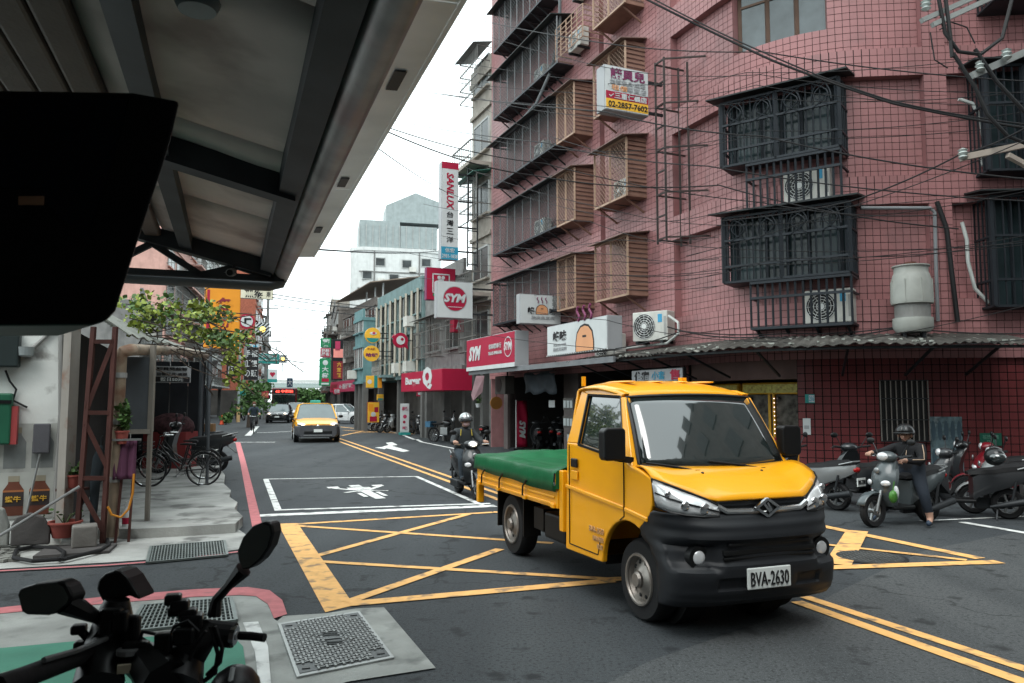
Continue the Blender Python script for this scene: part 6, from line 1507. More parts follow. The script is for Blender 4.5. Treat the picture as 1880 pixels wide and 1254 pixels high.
# ================================================================ cars
M_tint = mat('car_glass', (.10, .13, .135), .05, var=.1, coat=1.0)
def car(label, loc, ang, paint, roofp=None, L=4.3, W=1.8, H=1.5, bumper=None, suv=False, taxi=False, lit=False, name='car', plate=True):
    T = thing(name, label, 'car', loc, ang); w = W / 2; b0 = .24 if suv else .18; belt = .98 if suv else .92; x1, x0 = L / 2, -L / 2
    sx = [x0, x0 + .06, x0 + .35, x0 + 1.0, 0, x1 - 1.35, x1 - .9, x1 - .35, x1 - .08, x1]
    tops = [.72, .93, .97, belt + .02, belt, belt - .01, belt - .05, belt - .15, belt - .24, .58]
    ws = [.80, .90, .97, 1, 1, 1, .99, .95, .86, .78]
    secs = []
    for x, t_, f in zip(sx, tops, ws):
        q = w * f; bb = b0 if abs(x) < L / 2 - .05 else b0 + .08
        h = [(q * .86, bb), (q * .98, bb + .1), (q, .52), (q * .985, max(.56, t_ - .16)), (q * .93, max(.57, t_ - .03)), (q * .6, t_ + .02), (0, t_ + .035)]
        secs.append([(x, y, z) for y, z in h] + [(x, -y, z) for y, z in h[::-1][1:]])
    MB().loft(secs).build('body', paint, T, smooth=True)
    if bumper:
        sec2 = []
        for x, f in ((x1 - .75, .985), (x1 - .33, .965), (x1 - .05, .885), (x1 + .03, .80)):
            q = w * f + .012; zt = .70 if x < x1 - .4 else .72
            h = [(q * .86, b0 - .01), (q, b0 + .1), (q, .5), (q * .99, zt - .06), (q * .9, zt)]
            sec2.append([(x, y, z) for y, z in h] + [(x, -y, z) for y, z in h[::-1]])
        MB().loft(sec2).build('bumper', bumper, T, smooth=True)
    # greenhouse
    st = [(x1 - 1.28, .93, .0), (x1 - 1.95, .74, 1.0), (x1 - 2.5, .75, 1.0), (x0 + .75, .73, .93), (x0 + .12, .86, 0.05)]
    rH = H - belt; g0 = []; 
    for x, f, k in st:
        z = belt + rH * k - .02; zb = belt - .03
        g0.append([(x, w * .93, zb), (x, w * (f if k > .5 else .92), max(z - .05, zb + .005)), (x, w * f * .8, max(z, zb + .01)), (x, 0, max(z, zb + .01) + .015), (x, -w * f * .8, max(z, zb + .01)), (x, -w * (f if k > .5 else .92), max(z - .05, zb + .005)), (x, -w * .93, zb)])
    go = MB().loft(g0, closed=True).build('glass_house', M_tint, T, smooth=True)
    rf = [[(x + (.03 if i == 0 else 0), w * f * 1.005 * s_, belt + rH * k - .012 - .05 * (abs(s_) > .9)) for s_ in (-1, -.75, -.4, 0, .4, .75, 1)] for i, (x, f, k) in enumerate(st[1:4])]
    MB().grid(rf).build('roof', roofp or paint, T, smooth=True, solid=.03)
    for s_ in (-1, 1):
        pl_ = MB(); a = [(x, s_ * w * .925, belt - .01) if k < .5 else (x, s_ * w * f * 1.0, belt + rH * k - .06) for x, f, k in st]
        pl_.bar(a[0], a[1], .05, .06); pl_.bar(a[1], a[2], .04, .05); pl_.bar(a[2], a[3], .04, .05); pl_.bar(a[3], a[4], .07, .09); pl_.bar((x1 - 2.45, s_ * w * .94, belt - .01), a[2], .05, .05); pl_.bar((x0 + 1.05, s_ * w * .94, belt), (x0 + 1.0, s_ * w * .75, belt + rH * .95 - .06), .05, .05)
        pl_.build('pillars', roofp or paint, T)
        mo = MB().ell((x1 - 1.35, s_ * (w + .10), belt + .08), (.08, .11, .07)).build('mirror', M_black if suv else paint, T, smooth=True)
        hl = MB().ell((x1 - .16, s_ * w * .72, .76 if suv else .70), (.17, .18, .06)).build('headlight', M_lens, T, smooth=True)
        if lit: MB().ell((x1 - .03, s_ * w * .66, .755), (.05, .09, .035)).build('lamp', M_lamp_w, hl)
        MB().ell((x0 + .1, s_ * w * .78, .82), (.1, .16, .09)).build('tail_light', mat('tail_lamp_red', (.35, .01, .01), .2), T, smooth=True)
        for xx in (x1 - .85, x0 + .78):
            r = .34 if suv else .30
            MB().lathe([(r + .05, -.02), (r + .05, .012)], (xx, s_ * w * .985, r + .01), 'Y', 24).build('wheel_arch', M_black, T)
            wheel(T, xx, s_ * (w - .09), r, .2, s_, M_steel, 5, .66)
        MB().b2((x0 + 1.2, s_ * (w * .998), .82), (x0 + 1.35, s_ * (w + .015), .86)).build('door_handle', paint, T); MB().b2((-.05, s_ * (w * .998), .82), (.1, s_ * (w + .015), .86)).build('door_handle', paint, T)
        for xx in (-.25, x1 - 1.35, x0 + 1.12): MB().b2((xx - .006, s_ * (w * .97), .32), (xx + .006, s_ * (w + .004), belt - .06)).build('door_seam', M_black, T)
    MB().b2((x1 - .2, -w * .62, .36), (x1 + .045, w * .62, .50)).build('lower_grille', M_black, T, bevel=.03)
    if not suv: MB().b2((x1 - .2, -w * .42, .58), (x1 + .012, w * .42, .68)).build('grille', M_black, T, bevel=.02)
    if plate: MB().b2((x1 + .05, -.17, .44), (x1 + .06, .17, .56)).build('number_plate', mat('plate_white', (.62, .65, .63)), T)
    MB().ell((x1 + .02, 0, .69), (.02, .07, .05)).build('emblem', M_chrome, T)
    if taxi:
        MB().b2((-.15, -.22, H + .0), (.05, .22, H + .13)).build('taxi_lamp', mat('taxi_sign_green', (.05, .35, .28), .5), T, bevel=.03)
        MB().b2((x1 - .02, -w * .5, .735), (x1 + .005, w * .5, .75)).build('bonnet_line', M_black, T)
        for s_ in (-1, 1): MB().prism([(x1 - .03, s_ * w * .80, .62), (x1 + .02, s_ * w * .70, .60), (x1 + .02, s_ * w * .74, .40), (x1 - .04, s_ * w * .84, .42)], (-.03, 0, 0)).build('side_intake', M_black, T)
        MB().tube([(x1 + .055, -w * .62, .30), (x1 + .07, 0, .30), (x1 + .055, w * .62, .30)], .018, 6).build('skid_bar', M_steel, T)
    return T
M_taxi = mat('taxi_yellow', (.75, .33, .01), .3, var=.04, coat=.5); M_tgrey = mat('taxi_grey_bumper', (.07, .073, .08), .45, .2)
fr_ = G(578, 813); car('yellow taxi with grey front bumper driving towards the viewer', fr_ + U2 * 2.2, math.atan2(-U2.y, -U2.x) - R(-3), M_taxi, mat('taxi_roof', (.75, .36, .02), .25, coat=.6), 4.46, 1.84, 1.62, M_tgrey, True, True, True, name='taxi')
fr_ = G(511, 777); car('black sedan behind the taxi', fr_ + U2 * 2.2, math.atan2(-U2.y, -U2.x) + R(-3), mat('black_car_paint', (.012, .013, .014), .25, coat=.6), lit=True, W=1.78)
fr_ = G(543, 771); car('white car following behind the black sedan', fr_ + U2 * 2.2, math.atan2(-U2.y, -U2.x), mat('white_car_paint', (.6, .62, .62), .25, coat=.6), W=1.75, H=1.6)
c_ = G(630, 778); car('white hatchback turning out beside the pink awning', Vector((c_.x + .2, c_.y, 0)), R(-16), mat('white_car_paint', (.6, .62, .62)), L=4.0, W=1.7, H=1.5)
for px, py, lb, cc in ((570, 760, 'dark car far down the street', (.05, .06, .07)), (590, 758, 'silver car far down the street', (.4, .42, .42)), (604, 757, 'small white car far down the street', (.55, .56, .56))):
    c_ = G(px, py); car(lb, c_, math.atan2(-U2.y, -U2.x), mat('far_paint_%d' % px, cc, .3), plate=False)
# bus
c_ = G(521, 768)
T = thing('city_bus', 'red and black city bus with lit destination board', 'bus', c_ + U2 * 4.5, math.atan2(-U2.y, -U2.x))
MB().b2((-4.6, -1.22, .35), (4.5, 1.22, 3.05)).build('body', mat('bus_maroon', (.16, .02, .025), .35, coat=.4), T, bevel=.12)
MB().b2((4.45, -1.1, 1.0), (4.53, 1.1, 2.45)).build('windscreen', M_ws, T, bevel=.03)
MB().b2((4.45, -1.05, 2.5), (4.53, 1.05, 2.95)).build('destination_board', M_black, T)
o = put_text('62 中和站', mat('red_led', (.8, .05, .03), .5, emit=((1, .06, .04), 2.5)), T, face_matrix((4.54, 0, 2.72), (0, 1, 0)), 1, .02, fit=(1.7, .3))
for s_ in (-1, 1):
    MB().b2((-4.2, s_ * 1.20, 1.2), (4.0, s_ * 1.235, 2.35)).build('side_windows', M_ws, T); MB().ell((4.5, s_ * .9, .75), (.06, .18, .1)).build('headlight', M_lens, T)
    for x in (3.0, -2.6): wheel(T, x, s_ * 1.1, .46, .26, s_)
    MB().bar((4.5, s_ * 1.2, 2.6), (4.75, s_ * 1.35, 2.3), .04).build('mirror_arm', M_black, T); MB().b2((4.7, s_ * 1.3, 1.95), (4.78, s_ * 1.5, 2.35)).build('mirror', M_black, T)
MB().b2((4.5, -.2, .5), (4.54, .2, .65)).build('number_plate', mat('plate_white', (.6, .6, .6)), T)

# ================================================================ scooters
def scooter(label, loc, rz, body=None, seat=None, plate=None, group='scooters', rear_plate=False, scale=.9):
    body = body or mat('scooter_black', (.018, .02, .022), .28, var=.05, coat=.4)
    T = thing('scooter', label, 'scooter', loc, rz, group)
    def tw(x, r=.245, w=.11):
        wo = MB().lathe([(r * .66, -w * .4), (r * .9, -w / 2), (r, -w * .22), (r, w * .22), (r * .9, w / 2), (r * .66, w * .4), (r * .66, -w * .4)], (x, 0, r), 'Y', 28, False).build('wheel', M_rubber, T, smooth=True)
        h = MB(); h.lathe([(r * .17, -w * .45), (r * .17, w * .45)], (x, 0, r), 'Y', 12)
        for k in range(5):
            a = k * 1.2566; h.bar((x, 0, r), (x + r * .66 * math.cos(a), 0, r + r * .66 * math.sin(a)), .03, .03)
        h.tube([(x + r * .66 * math.cos(k * .2618), 0, r + r * .66 * math.sin(k * .2618)) for k in range(24)], .016, 6, closed=True); h.build('rim', M_steel, wo)
    tw(.63); tw(-.60)
    # front fender
    MB().grid([[(.63 + (.275 + .012 * (1 - abs(s_))) * math.cos(a), s_ * .075, .245 + (.275 + .02 * (1 - abs(s_))) * math.sin(a)) for s_ in (-1, -.6, 0, .6, 1)] for a in [R(20 + k * 14) for k in range(11)]]).build('front_fender', body, T, smooth=True, solid=.008)
    for s_ in (-1, 1): MB().tube([(.63, s_ * .075, .245), (.52, s_ * .07, .55)], .022, 8).build('fork', M_steel, T)
    # apron
    def sec(x, z, w, d): return [(x + d * (1 - (abs(q) ** 2)), q * w, z) for q in (-1, -.75, -.4, 0, .4, .75, 1)] + [(x - .10, q * w * .9, z) for q in (1, .4, -.4, -1)]
    ap = MB().loft([sec(.33, .30, .13, .05), sec(.38, .45, .19, .10), sec(.40, .62, .22, .14), sec(.36, .80, .21, .14), sec(.30, .93, .15, .10), sec(.27, .99, .10, .06)]).build('front_apron', body, T, smooth=True)
    for s_ in (-1, 1): MB().ell((.505, s_ * .14, .66), (.025, .07, .045), rot=Matrix.Rotation(s_ * .5, 3, 'Z')).build('turn_signal', M_lens, ap, smooth=True)
    MB().ell((.52, 0, .84), (.02, .05, .05)).build('badge', M_steel, ap, smooth=True)
    hc = MB().ell((.28, 0, 1.04), (.13, .17, .09)).build('handlebar_cowl', body, T, smooth=True)
    MB().ell((.375, 0, 1.05), (.045, .10, .065)).build('headlight', M_lens, hc, smooth=True)
    MB().tube([(.20, -.36, 1.07), (.24, -.22, 1.05), (.25, 0, 1.03), (.24, .22, 1.05), (.20, .36, 1.07)], .016, 8).build('handlebar', M_dark, T, smooth=True)
    for s_ in (-1, 1):
        MB().cyl((.21, s_ * .24, 1.055), (.19, s_ * .37, 1.072), .021, n=10).build('grip', M_rubber, T); MB().tube([(.27, s_ * .22, 1.04), (.29, s_ * .36, 1.045)], .008, 5).build('brake_lever', M_chrome, T)
        mo = MB().tube([(.22, s_ * .20, 1.06), (.20, s_ * .27, 1.18), (.19, s_ * .32, 1.25)], .008, 6).build('mirror_stem', M_dark, T); MB().ell((.19, s_ * .355, 1.275), (.022, .075, .048)).build('mirror', M_black, mo, smooth=True)
    MB().b2((-.12, -.16, .25), (.34, .16, .31)).build('floorboard', M_black, T, bevel=.02)
    # rear body
    def rs(x, z0, z1, w): return [(x, -w * .7, z0), (x, -w, (z0 + z1) / 2), (x, -w * .8, z1), (x, 0, z1 + .01), (x, w * .8, z1), (x, w, (z0 + z1) / 2), (x, w * .7, z0)]
    MB().loft([rs(-.08, .28, .66, .13), rs(-.18, .36, .72, .17), rs(-.45, .46, .74, .185), rs(-.75, .56, .78, .15), rs(-.98, .68, .80, .07)]).build('rear_body', body, T, smooth=True)
    def ss(x, z, w, h): return [(x, -w, z), (x, -w * .9, z + h * .7), (x, -w * .4, z + h), (x, w * .4, z + h), (x, w * .9, z + h * .7), (x, w, z)]
    MB().loft([ss(-.02, .70, .09, .05), ss(-.12, .71, .14, .08), ss(-.40, .735, .16, .085), ss(-.52, .75, .15, .11), ss(-.80, .785, .12, .10), ss(-.90, .80, .08, .05)]).build('seat', seat or mat('seat_vinyl', (.012, .012, .013), .55), T, smooth=True)
    MB().tube([(-.72, -.13, .80), (-.95, -.11, .86), (-1.02, 0, .87), (-.95, .11, .86), (-.72, .13, .80)], .014, 8).build('grab_rail', M_steel, T, smooth=True)
    MB().ell((-.965, 0, .72), (.05, .09, .05)).build('tail_light', mat('tail_lamp_red', (.35, .01, .01)), T, smooth=True)
    MB().prism([(-.80, -.09, .60), (-.80, .09, .60), (-1.02, .09, .42), (-1.02, -.09, .42)], (.012, 0, .02)).build('rear_mudguard', M_black, T)
    if rear_plate:
        po = MB().b2((-1.045, -.13, .45), (-1.03, .13, .59)).build('number_plate', mat('plate_white', (.62, .65, .63)), T)
        put_text(plate, S_blk, T, face_matrix((-1.05, 0, .52), (0, -1, 0)), 1, 0, fit=(.22, .075))
    MB().loft([[(x, -.17 + dy, z) for dy, z in ((0, .16), (0, .30), (.10, .33), (.10, .14))] for x in (-.70, -.55, -.15)]).build('engine_cover', M_dark, T, bevel=.02)
    MB().tube([(-.3, .16, .2), (-.55, .19, .25), (-.95, .19, .33)], [.02, .05, .055], 10).build('exhaust', M_dark, T, smooth=True)
    MB().bar((-.42, .12, .22), (-.36, .24, .01), .022).build('kick_stand', M_dark, T)
    for s_ in (-1, 1): MB().cyl((-.62, s_ * .13, .27), (-.70, s_ * .13, .62), .022, n=8).build('shock', M_dark, T)
    T.scale = (scale,) * 3
    return T
sc_front = [('SP', None)]
SP_ = scooter('silver grey scooter under the waiting man in dark jacket', (G(1605, 968) + G(1705, 958)) / 2, R(-154.6), mat('scooter_gunmetal', (.07, .085, .09), .3, coat=.4))
SR_ = scooter('black scooter ridden by the person in silver helmet', (G(875, 917) + G(842, 905)) / 2, R(-70))
MS_silver = mat('scooter_silver', (.22, .23, .23), .3, .2, coat=.4); MS_white = mat('scooter_white', (.03, .032, .034), .3, coat=.4); MS_red = mat('scooter_red', (.15, .008, .014), .3, coat=.4); MS_grey = mat('scooter_grey', (.035, .037, .04), .3, coat=.4)
c_ = G(1480, 930); scooter('white tailed scooter with plate parked behind the truck nose', c_, R(128), MS_white, plate='PAS-2201', rear_plate=True)
for ch in [o for o in bpy.data.objects if o.name.startswith('rear_body')][-1:]: ch.data.materials[0] = MS_silver
proto = scooter('black scooter parked in the shade beside the plated one', G(1580, 930), R(100))
def sc_copy(label, px, py, ang, body=None):
    return copy_tree(proto, G(px, py), R(ang), label, {k: body for k in ('front_fender', 'front_apron', 'handlebar_cowl', 'rear_body')} if body else None, .9)
sc_copy('grey scooter with long seat parked right behind the waiting rider', 1775, 950, 165, MS_grey)
sc_copy('silver scooter with sloping tail at the right picture edge', 1868, 946, 160, MS_silver)
sc_copy('red fronted scooter with a helmet on its mirror', 1850, 925, 150, MS_red)
sc_copy('dark scooter tucked behind the red one against the wall', 1800, 918, 140)
for i, (px, py, a, b) in enumerate(((905, 818, 60, None), (930, 816, 75, MS_grey), (985, 826, 95, MS_white), (1018, 824, 80, None), (1040, 830, 70, MS_silver), (890, 806, 65, MS_silver))):
    sc_copy(['black scooter just behind the silver helmeted rider', 'grey scooter left of the crimson flag', 'white fronted scooter right of the crimson flag', 'black scooter in the dark shop entrance', 'silver scooter by the truck cab at the shop', 'silver scooter farthest left in the scooter shop row'][i], px, py, a, b)
for i, (px, py, a, b) in enumerate(((697, 791, 200, None), (706, 792, 195, MS_grey), (716, 794, 205, None), (728, 794, 215, MS_silver), (765, 797, 300, MS_grey))):
    sc_copy(['leftmost dark scooter before the snack bar', 'second scooter before the snack bar', 'third scooter before the snack bar', 'fourth scooter beside the white banner', 'grey scooter right of the white banner'][i], px, py, a, b)
sc_copy('dark scooter of the person in blue by the cones', 441, 772, -40)
for i, (px, py) in enumerate(((475, 770), (466, 768))): sc_copy(['parked scooter behind the cyclist, right one', 'parked scooter behind the cyclist, left one'][i], px, py, -60)
ho = G(1850, 925)
HB = mat('black_helmet', (.008, .0085, .009), .3, var=0, coat=.25)
T = thing('helmet', 'black open face helmet hanging on the red scooter mirror', 'helmet', atY(1826, 838, 10.9)); MB().ell((0, 0, 0), (.13, .15, .13)).build('shell', HB, T, smooth=True); MB().ell((0, -.06, -.01), (.12, .11, .08)).build('visor', M_ws, T, smooth=True)

# ================================================================ bicycles and a small motorcycle
def bicycle(label, loc, rz, lean=0.0, frame=None, basket=True):
    fm = frame or mat('bicycle_black', (.014, .014, .015), .35, coat=.3)
    T = thing('bicycle', label, 'bicycle', loc, rz, 'bicycles'); r = .33; T.scale = (.9,) * 3
    for x in (.53, -.53):
        wo = MB().tube([(x + r * math.cos(k * .1963), 0, r + r * math.sin(k * .1963)) for k in range(32)], .02, 8, closed=True).build('wheel', M_rubber, T, smooth=True); sp_ = MB()
        for k in range(18): sp_.bar((x, .02 * (-1) ** k, r), (x + r * .96 * math.cos(k * .349), 0, r + r * .96 * math.sin(k * .349)), .003)
        sp_.build('spokes', M_steel, wo); MB().tube([(x + r * .95 * math.cos(k * .1963), 0, r + r * .95 * math.sin(k * .1963)) for k in range(32)], .010, 6, closed=True).build('rim', M_chrome, wo)
        MB().grid([[(x + (r + .04) * math.cos(a), y, r + (r + .04) * math.sin(a)) for y in (-.03, 0, .03)] for a in [R((20 if x > 0 else -20) + k * 16) for k in range(10 if x > 0 else 12)]]).build('mudguard', fm, T, smooth=True, solid=.004)
    f = MB()
    for a, b, q in (((.36, 0, .88), (-.08, 0, .30), .018), ((.38, 0, .75), (-.12, 0, .42), .014), ((-.08, 0, .30), (-.20, 0, .82), .016), ((.33, 0, .98), (.42, 0, .62), .018)): f.cyl(a, b, q, n=8)
    for s_ in (-1, 1): f.cyl((-.08, s_ * .03, .30), (-.53, s_ * .05, .33), .009, n=6); f.cyl((-.17, s_ * .02, .70), (-.53, s_ * .05, .33), .008, n=6); f.cyl((.42, s_ * .03, .64), (.53, s_ * .05, .33), .012, n=6)
    f.build('frame', fm, T, smooth=True)
    MB().tube([(.12, -.28, 1.04), (.28, -.24, 1.05), (.34, -.08, 1.02), (.34, .08, 1.02), (.28, .24, 1.05), (.12, .28, 1.04)], .012, 8).build('handlebar', M_chrome, T, smooth=True)
    MB().loft([[(-.36, y, .87) for y in (-.09, 0, .09)] + [(-.36, y, .82) for y in (.09, 0, -.09)], [(-.2, y, .88) for y in (-.07, 0, .07)] + [(-.2, y, .83) for y in (.07, 0, -.07)], [(-.05, y, .87) for y in (-.025, 0, .025)] + [(-.05, y, .84) for y in (.025, 0, -.025)]]).build('saddle', M_rubber, T, bevel=.01)
    c = MB(); c.tube([(-.08 + .09 * math.cos(k * .524), -.05, .30 + .09 * math.sin(k * .524)) for k in range(12)], .008, 5, closed=True); c.bar((-.08, -.06, .30), (.04, -.08, .18), .016); c.bar((-.08, .06, .30), (-.20, .08, .42), .016); c.box((.04, -.12, .18), (.08, .08, .02)); c.box((-.2, .12, .42), (.08, .08, .02)); c.build('crank', M_steel, T)
    g = MB()
    for y in (-.06, 0, .06): g.bar((-.25, y, .72), (-.72, y, .72), .01)
    for s_ in (-1, 1): g.bar((-.68, s_ * .06, .72), (-.53, s_ * .06, .35), .008)
    g.build('rear_rack', fm, T)
    if basket:
        b = MB()
        for zz in (.75, .83, .91): b.tube([(.46, -.15, zz), (.72, -.15, zz), (.72, .15, zz), (.46, .15, zz)], .005, 4, closed=True)
        for k in range(9):
            b.bar((.46 + .26 * k / 8, -.15, .72), (.46 + .26 * k / 8, -.15, .92), .005); b.bar((.46 + .26 * k / 8, .15, .72), (.46 + .26 * k / 8, .15, .92), .005); b.bar((.72, -.15 + .3 * k / 8, .72), (.72, -.15 + .3 * k / 8, .92), .005)
        b.build('basket', M_dark, T)
    MB().bar((-.5, .06, .32), (-.45, .2, .01), .014).build('stand', M_dark, T)
    return T
a, b = G(275, 894, .13), G(370, 890, .13)
bicycle('black bicycle parked in the arcade with its side to the street', (a + b) / 2 + Vector((0, 0, .0)), math.atan2(a.y - b.y, a.x - b.x) if False else R(196))
bicycle('second black bicycle just behind it in the arcade', G(330, 880, .13) + Vector((0, 0, 0)), R(192), basket=False)
sc2 = copy_tree(proto, G(345, 868, .13) + Vector((0, 0, .0)), R(190), 'black scooter parked behind the bicycles in the arcade')
T = thing('covered_cart', 'plaid covered cart among the clutter inside the arcade', 'cart', G(312, 858, .13)); MB().ell((0, 0, .95), (.55, .4, .35)).build('cover', mat('dark_plaid_cloth', (.08, .035, .04), .9, var=.4, scale=12), T, smooth=True); MB().b2((-.5, -.35, 0), (.5, .35, .85)).build('crate', mat('red_crate', (.2, .03, .03), .7), T)
T = thing('work_table', 'small cluttered table at the back of the arcade', 'table', G(365, 850, .13)); MB().b2((-.5, -.3, .75), (.5, .3, .8)).build('top', M_gpan, T)
for x in (-.45, .45):
    for y in (-.25, .25): MB().b2((x - .02, y - .02, 0), (x + .02, y + .02, .75)).build('leg', M_dark, T)
o = MB().b2((-.12, -.1, 0), (.12, .1, .2)).build('carton', mat('carton_brown', (.3, .17, .08), .8), None, bevel=.005); o.location = G(365, 850, .13) + Vector((.25, 0, .8)); tag(o, 'brown carton on the arcade table', 'carton')
o = MB().b2((-.2, -.15, 0), (.1, .15, .16)).build('appliance', S_white, None, bevel=.03); o.location = G(365, 850, .13) + Vector((-.1, 0, .8)); tag(o, 'white appliance on the arcade table', 'appliance')
def motorbike(label, loc, rz, tank):
    T = thing('motorcycle', label, 'motorcycle', loc, rz); r = .29
    for x in (.62, -.6):
        wo = MB().tube([(x + r * math.cos(k * .262), 0, r + r * math.sin(k * .262)) for k in range(24)], .04, 8, closed=True).build('wheel', M_rubber, T, smooth=True); s = MB()
        for k in range(12): s.bar((x, 0, r), (x + r * .9 * math.cos(k * .524), 0, r + r * .9 * math.sin(k * .524)), .006)
        s.build('spokes', M_steel, wo)
    MB().ell((.12, 0, .80), (.26, .13, .13)).build('tank', tank, T, smooth=True); MB().b2((-.62, -.12, .72), (-.1, .12, .80)).build('seat', M_rubber, T, bevel=.03)
    MB().b2((-.15, -.13, .3), (.25, .13, .62)).build('engine', M_steel, T, bevel=.03)
    f = MB()
    for s_ in (-1, 1): f.cyl((.62, s_ * .08, .29), (.38, s_ * .08, .98), .02, n=8); f.cyl((-.6, s_ * .09, .29), (-.45, s_ * .1, .7), .02, n=8)
    f.cyl((.36, 0, .9), (-.6, 0, .68), .025, n=8); f.cyl((.3, 0, .85), (.15, 0, .3), .025, n=8); f.build('frame', M_dark, T)
    MB().tube([(.2, -.36, 1.08), (.36, -.15, 1.04), (.36, .15, 1.04), (.2, .36, 1.08)], .014, 8).build('handlebar', M_chrome, T); MB().ell((.48, 0, .95), (.08, .1, .1)).build('headlight', M_lens, T, smooth=True)
    MB().tube([(.1, .16, .3), (-.3, .18, .25), (-.8, .18, .32)], .035, 8).build('exhaust', M_chrome, T); MB().b2((-.9, -.2, .62), (-.62, .2, .86)).build('rear_box', mat('blue_crate', (.04, .12, .2), .6), T)
    for s_ in (-1, 1): MB().tube([(.3, s_ * .2, 1.05), (.25, s_ * .3, 1.25)], .008, 5).build('mirror_stem', M_chrome, T); MB().ell((.25, s_ * .33, 1.28), (.02, .07, .045)).build('mirror', M_black, T)
    MB().bar((-.1, .12, .3), (-.1, .28, .01), .02).build('stand', M_dark, T)
motorbike('small black motorcycle parked left of the grey building', G(816, 812), R(-35), mat('black_tank', (.015, .015, .016), .2, coat=.6))
# ================================================================ people
def person(label, loc, rz, J, top, legs, shoe=None, skin=M_skin, fingers=True, sleeves=True, bare=(), scale=.9, bulk=1.0):
    """one continuous skinned body; J holds joint positions in local space"""
    seq = []; edges = []; rad = []; part = []; idx = {}
    def V_(k, p, r, parent=None, pt='top'):
        idx[k] = len(seq); seq.append(tuple(p)); rad.append(r * (bulk if pt in ('top', 'leg') else 1)); part.append(pt)
        if parent is not None: edges.append((idx[parent], idx[k]))
    v = {k: Vector(q) for k, q in J.items()}
    V_('pelvis', v['pelvis'], .150, None, 'leg'); V_('belly', v['pelvis'].lerp(v['chest'], .45), .145, 'pelvis'); V_('chest', v['chest'], .165, 'belly'); V_('collar', v['chest'].lerp(v['neck'], .7), .10, 'chest')
    V_('neck', v['neck'], .058, 'collar', 'skin'); hd_ = v['head']; up = (hd_ - v['neck']).normalized(); V_('jaw', hd_ - up * .055, .072, 'neck', 'skin'); V_('skull', hd_ + up * .05, .092, 'jaw', 'skin')
    for s, n_ in (('L', 1), ('R', -1)):
        V_('sh' + s, v['sh' + s], .078, 'chest'); V_('el' + s, v['el' + s], .056, 'sh' + s); m_ = v['el' + s].lerp(v['ha' + s], .85); V_('wr' + s, m_, .038, 'el' + s, 'top'); V_('ha' + s, v['ha' + s], .036, 'wr' + s, 'skin')
        if fingers:
            d = (v['ha' + s] - v['el' + s]).normalized(); sd = d.cross(Vector((0, 0, 1))).normalized()
            for k in range(4):
                b0 = v['ha' + s] + d * .03 + sd * (.026 * (k - 1.5)); V_('f%s%d' % (s, k), b0 + d * .035, .0105, 'ha' + s, 'skin'); V_('g%s%d' % (s, k), b0 + d * .050 + Vector((0, 0, -.03)), .0095, 'f%s%d' % (s, k), 'skin'); V_('h%s%d' % (s, k), b0 + d * .030 + Vector((0, 0, -.05)), .008, 'g%s%d' % (s, k), 'skin')
            V_('t' + s, v['ha' + s] - sd * n_ * .035 + d * .02, .012, 'ha' + s, 'skin'); V_('u' + s, v['ha' + s] - sd * n_ * .03 + d * .05 + Vector((0, 0, -.03)), .010, 't' + s, 'skin')
        V_('hip' + s, v['hip' + s], .105, 'pelvis', 'leg'); V_('kn' + s, v['kn' + s], .072, 'hip' + s, 'leg'); V_('cf' + s, v['kn' + s].lerp(v['an' + s], .4), .066, 'kn' + s, 'leg'); V_('an' + s, v['an' + s], .048, 'cf' + s, 'skin' if bare else 'leg'); V_('to' + s, v['to' + s], .036, 'an' + s, 'shoe')
    me = bpy.data.meshes.new('person'); me.from_pydata(seq, edges, []); o = bpy.data.objects.new('person', me); COL.objects.link(o)
    sk = o.modifiers.new('skin', 'SKIN'); o.modifiers.new('sub', 'SUBSURF').levels = 2
    o.modifiers['sub'].render_levels = 2
    for i, d in enumerate(me.skin_vertices[0].data): d.radius = (rad[i], rad[i]); d.use_root = (i == 0)
    dg = bpy.context.evaluated_depsgraph_get(); nm = bpy.data.meshes.new_from_object(o.evaluated_get(dg)); bpy.data.objects.remove(o); bpy.data.meshes.remove(me)
    nm.name = 'person'; nm.materials.clear()
    sl = {'top': 0, 'leg': 1, 'skin': 2, 'shoe': 3}
    for m_ in (top, legs, skin, shoe or M_rubber): nm.materials.append(m_)
    V0 = [Vector(p) for p in seq]
    for p in nm.polygons:
        c = p.center; best = None
        for (a, b) in edges:
            A, B = V0[a], V0[b]; ab = B - A; t = max(0, min(1, (c - A).dot(ab) / max(ab.length_squared, 1e-9))); dist = (c - (A + ab * t)).length - (rad[a] + (rad[b] - rad[a]) * t)
            if best is None or dist < best[0]: best = (dist, part[b] if t > .5 else part[a])
        p.material_index = sl[best[1]]; p.use_smooth = True
    T = thing('person', label, 'person', loc, rz); T.scale = (scale,) * 3
    b = bpy.data.objects.new('body', nm); COL.objects.link(b); b.parent = T
    hd_ = v['head']; f = J.get('face', (1, 0, 0)); f = Vector(f).normalized(); s_ = f.cross(Vector((0, 0, 1))).normalized()
    for sg in (-1, 1):
        MB().ell(hd_ + f * .083 + s_ * sg * .033 + Vector((0, 0, .015)), (.012, .012, .008), 8, 6).build('eye', mat('eye_dark', (.02, .015, .012), .3), T); MB().ell(hd_ + s_ * sg * .09 + Vector((0, 0, .0)), (.02, .015, .032), 8, 6).build('ear', skin, T, smooth=True)
    MB().ell(hd_ + f * .092 + Vector((0, 0, -.015)), (.018, .016, .026), 8, 6).build('nose', skin, T, smooth=True); MB().ell(hd_ + f * .075 - Vector((0, 0, .055)), (.014, .028, .007), 8, 6, rot=Matrix((f, s_, Vector((0, 0, 1)))).transposed()).build('mouth', mat('lip', (.28, .1, .09), .5), T)
    return T, v, f, s_
